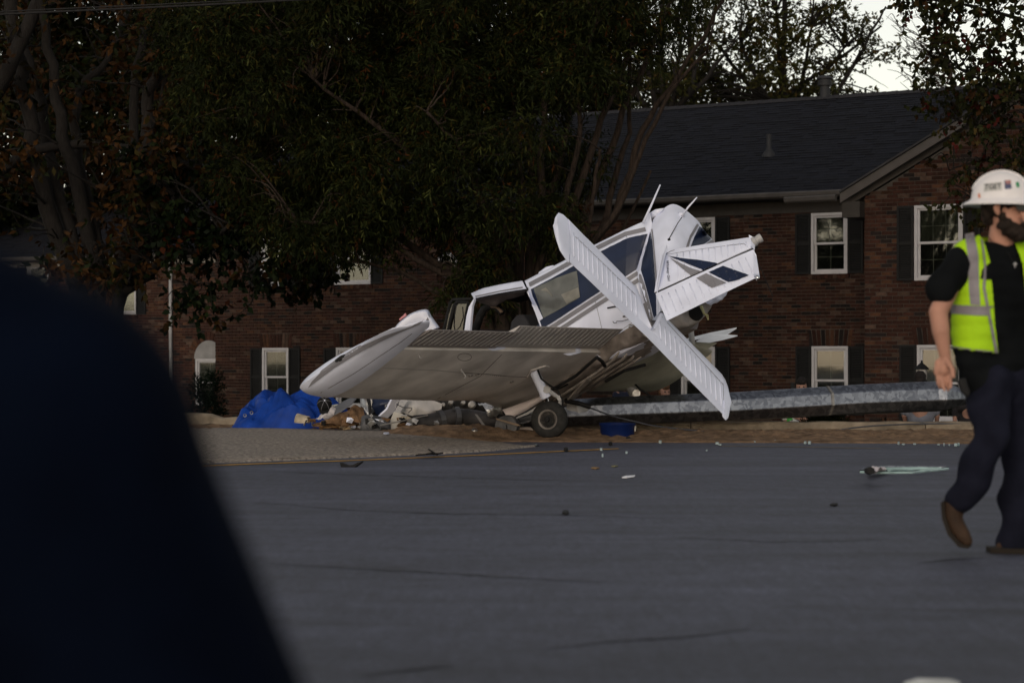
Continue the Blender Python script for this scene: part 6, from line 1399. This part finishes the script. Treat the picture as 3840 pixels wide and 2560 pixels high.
# ------------------------------------------------------------------ people
def capsule(mb, p0, r0, p1, r1, n=16, k=6):
    p0, p1 = V(p0), V(p1); d = p1 - p0
    if d.length < 1e-5: d = V((0, 0, 1e-4))
    t = d.normalized(); L = d.length; prof = []
    for i in range(k + 1): a = math.pi / 2 * (1 - i / k); prof.append((-r0 * math.sin(a), max(.0008, r0 * math.cos(a))))
    for i in range(k + 1): a = math.pi / 2 * i / k; prof.append((L + r1 * math.sin(a), max(.0008, r1 * math.cos(a))))
    mb.lathe(p0, t, prof, n)
def blob(name, caps, voxel, material, parent, smooth=8, noise=0.0, nscale=.12, keep=None, ell=()):
    """one continuous skin grown over tapered limbs"""
    mb = MB()
    for c in caps: capsule(mb, *c)
    for c0, ax in ell:   # ellipsoids: centre, three axis vectors
        i0 = len(mb.v); n, m = 14, 20; rows = []
        for i in range(n + 1):
            th = math.pi * (i + .02) / (n + .04); rows.append([V(c0) + V(ax[0]) * math.sin(th) * math.cos(2 * math.pi * j / m) + V(ax[1]) * math.sin(th) * math.sin(2 * math.pi * j / m) + V(ax[2]) * math.cos(th) for j in range(m)])
        mb.grid(rows, closed=True); mb.f.append(tuple(i0 + j for j in range(m))); mb.m.append(0); mb.c.append(None); mb.f.append(tuple(i0 + n * m + j for j in range(m))); mb.m.append(0); mb.c.append(None)
    o = mb.build(name, material, parent)
    rm = o.modifiers.new('r', 'REMESH'); rm.mode = 'VOXEL'; rm.voxel_size = voxel; rm.use_smooth_shade = True
    sm = o.modifiers.new('s', 'SMOOTH'); sm.iterations = smooth; sm.factor = .5
    bpy.context.view_layer.update(); dg = bpy.context.evaluated_depsgraph_get(); me = bpy.data.meshes.new_from_object(o.evaluated_get(dg)); o.modifiers.clear(); old = o.data; o.data = me; bpy.data.meshes.remove(old)
    me.name = name
    if not me.materials: me.materials.append(material)
    if noise:
        co = np.zeros(len(me.vertices) * 3); me.vertices.foreach_get('co', co); co = co.reshape(-1, 3); nr = np.zeros(len(me.vertices) * 3); me.vertices.foreach_get('normal', nr); nr = nr.reshape(-1, 3)
        f = 1 / nscale; x, y, z = co[:, 0] * f, co[:, 1] * f, co[:, 2] * f
        w = np.sin(z * 2.2 + 1.6 * np.sin(x * 1.5 + y)) + .7 * np.sin(x * 2.6 - z * 1.4 + 1.3 * np.sin(z * 1.1)) + .5 * np.sin(y * 3 + z * 2.9)
        co += nr * (w * noise * .5)[:, None]; me.vertices.foreach_set('co', co.ravel()); me.update()
    if keep:
        bm = bmesh.new(); bm.from_mesh(me); wl = worldloc(o)
        bmesh.ops.delete(bm, geom=[f for f in bm.faces if not keep(f.calc_center_median() + wl, f.normal)], context='FACES'); bm.to_mesh(me); bm.free()
    return o
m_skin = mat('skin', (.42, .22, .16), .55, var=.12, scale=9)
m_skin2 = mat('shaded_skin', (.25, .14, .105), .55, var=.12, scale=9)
m_hair = mat('dark_brown_hair', (.018, .012, .009), .75, var=.5, scale=40, bump=.6, bscale=120)
m_tee = mat('black_cotton_shirt', (.006, .007, .008), .9, var=.3, scale=6, bump=.2, bscale=70, spec=.05)
m_trs = mat('dark_navy_work_trousers', (.010, .011, .02), .9, var=.4, scale=5, bump=.2, bscale=70, spec=.05)
m_boot = mat('brown_leather_boot', (.042, .024, .015), .75, var=.4, scale=10, bump=.2)
m_sole = mat('dark_boot_sole', (.02, .016, .013), .85)
m_vest = mat('lime_safety_vest', (.36, .62, .012), .8, var=.1, scale=6, bump=.15, bscale=60)
m_tape = mat('silver_reflective_tape', (.20, .185, .205), .5, var=.12, scale=9)
m_hat = mat('white_hard_hat', (.74, .72, .74), .35, var=.06, scale=5)

WY = 9.75
def W(px, py, dy=0.0): return P(px, py, WY + dy)
worker = thing('person', 'worker in white hard hat, lime safety vest and dark trousers walking on the road', 'person', V((W(3760, 2080).x, WY, 0)))
# right hand: palm and five fingers
wr = W(3546, 1348, -.14)
fing = [[(3518, 1398), (3517, 1420), (3520, 1440), (3527, 1452)], [(3532, 1402), (3534, 1428), (3537, 1448), (3543, 1462)], [(3547, 1402), (3550, 1430), (3553, 1450), (3556, 1462)], [(3560, 1398), (3563, 1422), (3565, 1438), (3564, 1452)]]
caps = [(W(3775, 800, .02), .085, W(3782, 838, .0), .07), (W(3765, 830, .03), .062, W(3752, 925, .06), .066),                       # head, neck
        (W(3598, 995, -.07), .05, W(3519, 1170, -.14), .046), (W(3519, 1170, -.14), .045, W(3528, 1240, -.15), .043), (W(3528, 1240, -.15), .042, wr, .026), (wr, .028, W(3540, 1388, -.14), .030),
        (W(3522, 1380, -.13), .019, W(3558, 1385, -.14), .021), (W(3520, 1360, -.13), .020, W(3512, 1396, -.13), .014), (W(3556, 1360, -.14), .02, W(3563, 1396, -.14), .014)]
for i, f in enumerate(fing):
    rr = [.0115, .0105, .0098, .0085]
    for j in range(3): caps.append((W(*f[j], -.13 - .012 * j * (i % 2) - .004 * i), rr[j], W(*f[j + 1], -.135 - .012 * (j + 1) * (i % 2) - .004 * i), rr[j + 1]))
caps += [(W(3555, 1358, -.17), .015, W(3572, 1385, -.2), .0125), (W(3572, 1385, -.2), .0125, W(3574, 1412, -.21), .0105)]                    # thumb on the near side
caps += [(W(3920, 985, .2), .06, W(3990, 1190, .22), .047), (W(3990, 1190, .22), .045, W(4030, 1340, .1), .03), (W(4030, 1340, .1), .03, W(4040, 1420, .08), .03),
         (W(3740, 1010, .06), .07, W(3750, 1300, .06), .07), (W(3740, 1420, .0), .06, W(3712, 1640, -.12), .04), (W(3712, 1640, -.12), .04, W(3600, 1880, -.05), .04), (W(3800, 1420, .1), .08, W(3815, 1700, .12), .045), (W(3815, 1700, .12), .04, W(3795, 2010, .12), .045),
         (W(3838, 805, -.07), .018, W(3848, 822, -.075), .02)]                                            # nose
for i in range(4): caps += [(W(4022 + 12 * i, 1420, .08 - .01 * i), .0115, W(4024 + 12 * i, 1448, .07 - .01 * i), .0105), (W(4024 + 12 * i, 1448, .07 - .01 * i), .0105, W(4022 + 11 * i, 1470 - 5 * abs(i - 1.5), .05 - .01 * i), .0085)]
caps += [(W(4022, 1385, .05), .014, W(4008, 1412, .02), .0125), (W(4008, 1412, .02), .0125, W(4006, 1434, .01), .0105)]
body = blob('body', caps, .0055, m_skin, worker, 4)
# shirt, trousers
tors = [(W(3640, 968, -.035), .075, W(3865, 968, .13), .08), (W(3690, 945, .0), .065, W(3800, 945, .1), .065)] + [(W(3655 + i * 1.5, 1030 + 55 * i, -.03), .096 + .001 * i, W(3858 - i, 1030 + 55 * i, .12), .10 + .001 * i) for i in range(8)]
slv = [(W(3596, 985, -.07), .078, W(3524, 1092, -.12), .07), (W(3910, 985, .2), .075, W(3960, 1090, .22), .066)]
shirt = blob('shirt', tors + slv, .010, m_tee, worker, 8, .016, .11)
tr_caps = [(W(3705, 1420, -.02), .105, W(3825, 1420, .08), .105), (W(3712, 1440, -.03), .112, W(3712, 1660, -.13), .09), (W(3712, 1650, -.13), .09, W(3640, 1800, -.08), .084), (W(3640, 1800, -.08), .08, W(3604, 1866, -.05), .076),
           (W(3815, 1440, .08), .115, W(3828, 1700, .12), .092), (W(3828, 1700, .12), .09, W(3806, 2000, .13), .082), (W(3806, 2000, .13), .085, W(3800, 2035, .13), .08)]
blob('trousers', tr_caps, .010, m_trs, worker, 6, .018, .085)
# boots
b1 = blob('boot', [(W(3590, 1880, -.05), .055, W(3575, 1920, -.05), .05), (W(3562, 1905, -.05), .042, W(3580, 1960, -.06), .046), (W(3580, 1960, -.06), .046, W(3612, 2012, -.08), .04), (W(3612, 2012, -.08), .04, W(3622, 2026, -.085), .034)], .009, m_boot, worker, 6)
q = MB(); foil(q, [W(3533, 1880, -.11), W(3538, 1940, -.11), (W(3560, 2000, -.12)), W(3600, 2046, -.13), W(3636, 2052, -.13)], [W(3540, 1880, -.0), W(3547, 1940, -.0), W(3568, 1998, -.01), W(3606, 2040, -.03), W(3640, 2046, -.05)], V((-.8, 0, -.6)).normalized(), lambda t: (.010, .010), 16); q.build('sole', m_sole, b1)
b2 = blob('boot', [(W(3795, 2010, .13), .06, W(3785, 2040, .13), .055), (W(3765, 2054, .12), .042, W(3850, 2056, .1), .042), (W(3850, 2056, .1), .042, W(3930, 2060, .06), .036)], .009, m_boot, worker, 6)
q = MB(); q.prism([V((x_, y_, .001)) for x_, y_ in [(W(3730, 2080).x, WY + .18), (W(3728, 2080).x, WY + .07), (W(3830, 2080).x, WY + .02), (W(3950, 2080).x, WY), (W(3970, 2080).x, WY + .06), (W(3940, 2080).x, WY + .13), (W(3840, 2080).x, WY + .19)]], UP * .026); q.build('sole', m_sole, b2)
# vest
VP = [(3536, 950), (3552, 925), (3580, 890), (3640, 878), (3662, 870), (3690, 905), (3712, 960), (3720, 1050), (3728, 1200), (3744, 1322), (3700, 1318), (3560, 1304), (3566, 1140), (3600, 1080), (3608, 1000), (3590, 945), (3575, 920), (3560, 935), (3545, 950)]
VP = [(3560, 955), (3575, 905), (3600, 888), (3662, 868), (3690, 905), (3712, 975), (3722, 1080), (3730, 1200), (3744, 1324), (3680, 1316), (3560, 1304), (3564, 1140), (3592, 1090), (3608, 1020), (3605, 975), (3588, 935)]
VL = [(3795, 880), (3830, 905), (3900, 905), (3900, 1330), (3850, 1330), (3846, 1100), (3836, 990)]
def keepv(p, n):
    d = p - EYE; px = 1920 + FPX * d.x / d.y; py = HORIZ - FPX * d.z / d.y
    if py > 1326: return False
    if n.dot(d) > 0: return py > 890 and 3560 < px < 3960
    return in_poly(px, py, VP) or in_poly(px, py, VL)
def in_poly(x, y, poly):
    r = False
    for (x0, y0), (x1, y1) in zip(poly, poly[1:] + poly[:1]):
        if (y0 > y) != (y1 > y) and x < (x1 - x0) * (y - y0) / (y1 - y0) + x0: r = not r
    return r
vest = blob('vest', [(a, r + .016, b, s + .016) for a, r, b, s in tors[:-1]], .006, m_vest, worker, 8, .010, .16, keepv)
bv = bvh_of(vest)
decal('reflective_tape', [(3618, 878), (3652, 872), (3668, 960), (3672, 1080), (3676, 1145), (3640, 1142), (3634, 1080), (3630, 960)], bv, m_tape, vest, .004, 14, WY)
decal('reflective_tape', [(3564, 1140), (3600, 1144), (3660, 1146), (3726, 1148), (3730, 1184), (3660, 1183), (3566, 1176)], bv, m_tape, vest, .005, 14, WY)
decal('vest_binding', [(3676, 895), (3684, 905), (3696, 1000), (3694, 1080), (3712, 1180), (3740, 1322), (3728, 1322), (3702, 1180), (3684, 1080), (3688, 1000)], bv, m_tape, vest, .006, 14, WY)
decal('vest_binding', [(3562, 1296), (3650, 1308), (3742, 1318), (3742, 1326), (3650, 1316), (3562, 1305)], bv, m_tape, vest, .006, 14, WY)
# holster at the hip
q = MB(); q.prism([W(x, y, -.16) for x, y in [(3592, 1425), (3622, 1415), (3640, 1470), (3632, 1492), (3608, 1470)]], V((0, .04, 0))); q.build('radio_pouch', m_black, worker, bevel=.008)
# cross on a cord
bs_ = bvh_of(shirt); q = MB(); q.tube([drape_px(bs_, x, y, .004, WY) for x, y in [(3686, 868), (3720, 905), (3780, 950), (3797, 985), (3803, 1000)]], .002, 5); cord = q.build('neck_cord', m_black, worker)
c1 = drape_px(bs_, 3803, 995, .006, WY); q = MB(); q.cbox(c1, V((.006, 0, 0)), V((0, .005, 0)), V((0, 0, .026))); q.cbox(c1 + V((0, -.001, .004)), V((.018, 0, 0)), V((0, .005, 0)), V((0, 0, .006))); q.build('cross', m_lgrey, cord)
# beard, hair, ear, glasses, hat
blob('beard', [(W(3772, 842, -.03), .045, W(3822, 880, -.05), .04), (W(3822, 880, -.05), .042, W(3850, 862, -.05), .04), (W(3762, 815, -.05), .022, W(3775, 850, -.04), .04), (W(3838, 838, -.085), .014, W(3856, 838, -.08), .016), (W(3800, 862, .06), .04, W(3840, 868, .03), .04)], .006, m_hair, worker, 4, .006, .02)
blob('hair', [(W(3715, 775, .02), .05, W(3712, 815, .03), .04), (W(3730, 760, -.04), .05, W(3735, 790, -.045), .03), (W(3770, 745, .02), .09, W(3775, 755, .02), .09)], .007, m_hair, worker, 4, .004, .02)
blob('ear', [(W(3740, 772, -.075), .014, W(3742, 800, -.075), .011), (W(3734, 778, -.08), .012, W(3737, 792, -.08), .010)], .004, m_skin, worker, 3)
gl = MB(); gl.prism([W(x, y, -.10) for x, y in [(3806, 757), (3858, 752), (3862, 775), (3845, 790), (3815, 788)]], V((.01, .012, 0))); gl.tube([W(3742, 765, -.09), W(3775, 762, -.1), W(3808, 760, -.105)], .005, 5); gl.build('sunglasses', mat('black_gloss_lens', (.01, .012, .016), .08, var=.1), worker)
hc = W(3752, 742, .02); hf, hr = V((.93, -.36, 0)), V((-.36, -.93, 0)); tilt = .10
hup = (UP - hf * -.02).normalized()
q = MB(); rows = []
for i in range(15):
    th = math.pi / 2 * (1 - i / 14); 
    rows.append([hc + hup * (.128 * math.sin(th)) + hf * (.142 * math.cos(th) * math.cos(a)) + hr * (.118 * math.cos(th) * math.sin(a)) for a in [2 * math.pi * j / 36 for j in range(36)]])
for ro, dz in ((1.06, -.012), (1.18, -.022), (1.30, -.034), (1.31, -.040), (1.0, -.02)):
    rows.append([hc + hup * (dz - .006 * math.cos(a) * (ro - 1) * 3) + hf * (.142 * ro * math.cos(a)) + hr * (.118 * ro * math.sin(a)) for a in [2 * math.pi * j / 36 for j in range(36)]])
q.grid(rows, closed=True); hat = q.build('hard_hat', m_hat, worker, smooth=True); bh = bvh_of(hat)
q = MB(); q.tube([hc + hup * (.131 * math.sin(t)) + hf * (.145 * math.cos(t)) for t in [.35 + (math.pi - .7) * i / 16 for i in range(17)]], .009, 8, flat=.6); q.build('crest', m_hat, hat, smooth=True)
decal('sticker', [(3690, 690), (3757, 682), (3759, 714), (3690, 720)], bh, mat('pale_sticker', (.5, .5, .5), .5), hat, .002, 12, WY)
text_decal('lettering', 'TGET', (3693, 712), (25, -1.6), (2, -28), bh, mat('black_print', (.015, .015, .018), .6), hat, 0, .004, WY)
decal('sticker', [(3766, 678), (3790, 676), (3794, 708), (3768, 710)], bh, mat('flag_sticker_blue', (.07, .08, .15), .5, var=.4, scale=60), hat, .002, 12, WY)
decal('sticker', [(3770, 678), (3790, 677), (3791, 690), (3772, 692)], bh, mat('flag_sticker_red', (.4, .2, .19), .5, var=.3), hat, .004, 12, WY)
decal('sticker', [(3808, 684), (3820, 683), (3823, 702), (3812, 704)], bh, mat('green_sticker', (.02, .25, .1), .5), hat, .002, 12, WY)
decal('sticker', [(3668, 727), (3676, 726), (3678, 742), (3670, 743)], bh, mat('orange_sticker', (.6, .2, .1), .5), hat, .002, 12, WY)

# ---- onlookers behind the pole
def onlooker(label, px, head_y, Y, shirt_c, hair_c, face=(0, -1, 0), legs=(.02, .022, .03), lean=0.0, skin=None, height=None, shirt_name='shirt'):
    hd = P(px, head_y, Y); gz = terrain_z(hd.x, hd.y); t = thing('person', label, 'person', V((hd.x, hd.y, gz))); X = V((1, 0, 0)); f = V(face).normalized(); r = f.cross(UP)
    H = hd.z + .11 - gz; S = H / 1.72; b = V((hd.x, hd.y, gz))
    q = lambda u_, v_, z_: b + r * u_ * S + f * v_ * S + UP * z_ * S
    caps = [(q(0, .01, 1.62), .088 * S, q(0, .03, 1.56), .075 * S), (q(0, 0, 1.52), .055 * S, q(0, 0, 1.42), .06 * S), (q(0, .1, 1.595), .014 * S, q(0, .115, 1.575), .016 * S)]
    for s in (-1, 1): caps += [(q(.18 * s, 0, 1.38), .055 * S, q(.24 * s, .0, 1.10), .045 * S), (q(.24 * s, 0, 1.10), .04 * S, q(.22 * s, .14, .88), .028 * S), (q(.22 * s, .14, .88), .03 * S, q(.20 * s, .2, .80), .025 * S), (q(.09 * s, 0, .9), .09 * S, q(.1 * s, .02, .5), .06 * S), (q(.1 * s, .02, .5), .055 * S, q(.1 * s, 0, .1), .04 * S), (q(.1 * s, 0, .06), .04 * S, q(.1 * s, .14, .05), .038 * S)]
    caps += [(q(-.1, 0, 1.3), .11 * S, q(.1, 0, 1.3), .11 * S), (q(0, 0, 1.2), .14 * S, q(0, 0, .95), .14 * S)]
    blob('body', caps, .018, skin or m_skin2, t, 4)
    sh = [(q(-.15, 0, 1.37), .075 * S, q(.15, 0, 1.37), .075 * S), (q(-.1, 0, 1.28), .13 * S, q(.1, 0, 1.28), .13 * S), (q(-.06, 0, 1.05), .14 * S, q(.06, 0, 1.05), .14 * S), (q(-.06, 0, .9), .14 * S, q(.06, 0, .9), .14 * S)] + [(q(.18 * s, 0, 1.37), .07 * S, q(.235 * s, 0, 1.14), .06 * S) for s in (-1, 1)]
    sho = blob(shirt_name, sh, .02, mat('cloth_%02x%02x%02x' % tuple(int(min(1, k) * 255) for k in shirt_c), shirt_c, .9, var=.25, scale=6), t, 6, .012, .1)
    blob('trousers', [(q(-.05, 0, .88), .135 * S, q(.05, 0, .88), .135 * S)] + [(q(.09 * s, 0, .85), .11 * S, q(.1 * s, .0, .12), .07 * S) for s in (-1, 1)], .022, mat('dark_trousers', legs, .9), t, 5)
    blob('hair', [(q(0, -.03, 1.66), .088 * S, q(0, -.035, 1.60), .088 * S), (q(0, .035, 1.69), .072 * S, q(0, 0, 1.69), .082 * S), (q(-.07, .0, 1.62), .03 * S, q(-.075, .0, 1.53), .025 * S), (q(.07, .0, 1.62), .03 * S, q(.075, .0, 1.53), .025 * S)], .014, mat('hair_%02x' % int(hair_c[0] * 255), hair_c, .8, var=.5, scale=30), t, 3, .006, .04)
    for s in (-1, 1):
        e = MB(); c_ = q(.033 * s, .094, 1.615); e.lathe(c_, f, [(-.01, .011), (.0, .010), (.004, .003)], 8); e.build('eye', m_black, t)
    e = MB(); e.cbox(q(0, .098, 1.545), r * .05, f * .006, UP * .008); e.build('mouth', mat('lip', (.25, .09, .08), .6), t)
    return t, sho, q
onlooker('brown-haired onlooker in dark top whose face shows above the pole beside the stabilator', 2492, 1472, 29.0, (.02, .02, .025), (.07, .035, .018), (.35, -.93, 0))
onlooker('onlooker in navy top stooping behind the pole below the far landing gear leg', 2335, 1420, 28.4, (.012, .015, .03), (.05, .03, .02), (.8, -.5, 0))
pt, ps, pq = onlooker('dark-haired onlooker in white printed T-shirt behind the steel pole', 3005, 1452, 30.0, (.55, .55, .52), (.01, .008, .008), (-.1, -1, 0), (.03, .03, .035))
bsh = bvh_of(ps); text_decal('lettering', 'ECOME', (2968, 1578), (10.2, .6), (0, -12), bsh, m_navy, ps, 0, .006, 29.9)
decal('printed_leaf', [(2952, 1568), (2968, 1566), (2976, 1573), (2962, 1576), (2950, 1584), (2948, 1576)], bsh, mat('green_print', (.06, .3, .06), .8), ps, .006, 12, 29.9)
q = MB(); q.cbox(P(2972, 1446, 29.75), V((.06, 0, 0)), V((0, .012, 0)), V((0, 0, .09))); tag(q.build('mobile_phone', m_black, bevel=.006), 'dark phone held up by the dark-haired onlooker', 'phone')
onlooker('onlooker in grey sweatshirt and dark cap standing by the garden lantern', 3452, 1428, 30.0, (.115, .12, .145), (.008, .008, .01), (.3, .95, 0), (.04, .045, .06))
onlooker('onlooker with bare arms and black top partly behind the worker', 3640, 1440, 30.5, (.015, .014, .016), (.02, .015, .01), (-.4, -.9, 0))
# green bag under the pole
q = MB(); c1 = P(2822, 1582, 28.6); q.cbox(c1 - UP * .2, V((.24, 0, 0)), V((0, .14, 0)), V((0, 0, .42))); gb = q.build('green_bag', mat('green_bag_cloth', (.02, .16, .05), .8, var=.3), bevel=.04); tag(gb, 'green cloth bag showing under the steel pole', 'bag')

# ---- kneeling person close to the lens
m_jacket = mat('dark_navy_jacket', (.0014, .003, .0085), .9, var=.3, scale=8, bump=.2, bscale=60, spec=.03)
kn = thing('person', 'person in dark navy jacket kneeling with back turned, filling the lower left', 'person', (-.68, 1.6, 0))
K = lambda x, y, z: V((x, y, z))
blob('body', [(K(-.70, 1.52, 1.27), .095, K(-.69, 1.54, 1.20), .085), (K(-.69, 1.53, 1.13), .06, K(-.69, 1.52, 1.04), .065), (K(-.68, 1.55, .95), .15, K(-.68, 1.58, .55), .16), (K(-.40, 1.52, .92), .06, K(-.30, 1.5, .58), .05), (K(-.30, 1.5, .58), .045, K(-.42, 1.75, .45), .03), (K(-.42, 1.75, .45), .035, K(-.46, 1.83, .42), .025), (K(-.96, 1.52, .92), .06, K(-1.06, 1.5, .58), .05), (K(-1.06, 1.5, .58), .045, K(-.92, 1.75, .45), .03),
             (K(-.58, 1.58, .45), .09, K(-.55, 1.9, .12), .07), (K(-.55, 1.9, .12), .06, K(-.56, 1.45, .07), .05), (K(-.80, 1.58, .45), .09, K(-.82, 1.9, .12), .07), (K(-.82, 1.9, .12), .06, K(-.80, 1.45, .07), .05)], .015, m_skin2, kn, 4)
blob('jacket', [(K(-.56, 1.53, .955), .10, K(-.80, 1.53, .955), .10), (K(-.372, 1.52, .892), .14, K(-.60, 1.53, .95), .135), (K(-.42, 1.52, .93), .125, K(-.60, 1.53, 1.03), .11), (K(-.96, 1.52, .895), .135, K(-.76, 1.53, .93), .125), (K(-.60, 1.55, .80), .19, K(-.76, 1.55, .80), .19), (K(-.62, 1.57, .55), .19, K(-.74, 1.57, .55), .19), (K(-.365, 1.52, .88), .135, K(-.245, 1.5, .62), .118), (K(-.245, 1.5, .62), .118, K(-.235, 1.5, .55), .115), (K(-.24, 1.5, .56), .11, K(-.40, 1.72, .47), .07), (K(-.97, 1.52, .88), .13, K(-1.05, 1.5, .6), .1), (K(-1.05, 1.5, .6), .1, K(-.94, 1.72, .47), .07)], .012, m_jacket, kn, 8, .005, .16)
blob('trousers', [(K(-.62, 1.58, .42), .15, K(-.76, 1.58, .42), .15), (K(-.58, 1.58, .42), .11, K(-.55, 1.9, .12), .09), (K(-.55, 1.9, .12), .085, K(-.56, 1.45, .08), .075), (K(-.80, 1.58, .42), .11, K(-.82, 1.9, .12), .09), (K(-.82, 1.9, .12), .085, K(-.80, 1.45, .08), .075)], .018, m_trs, kn, 5)
blob('hair', [(K(-.70, 1.50, 1.29), .10, K(-.70, 1.49, 1.22), .095)], .015, m_hair, kn, 3)
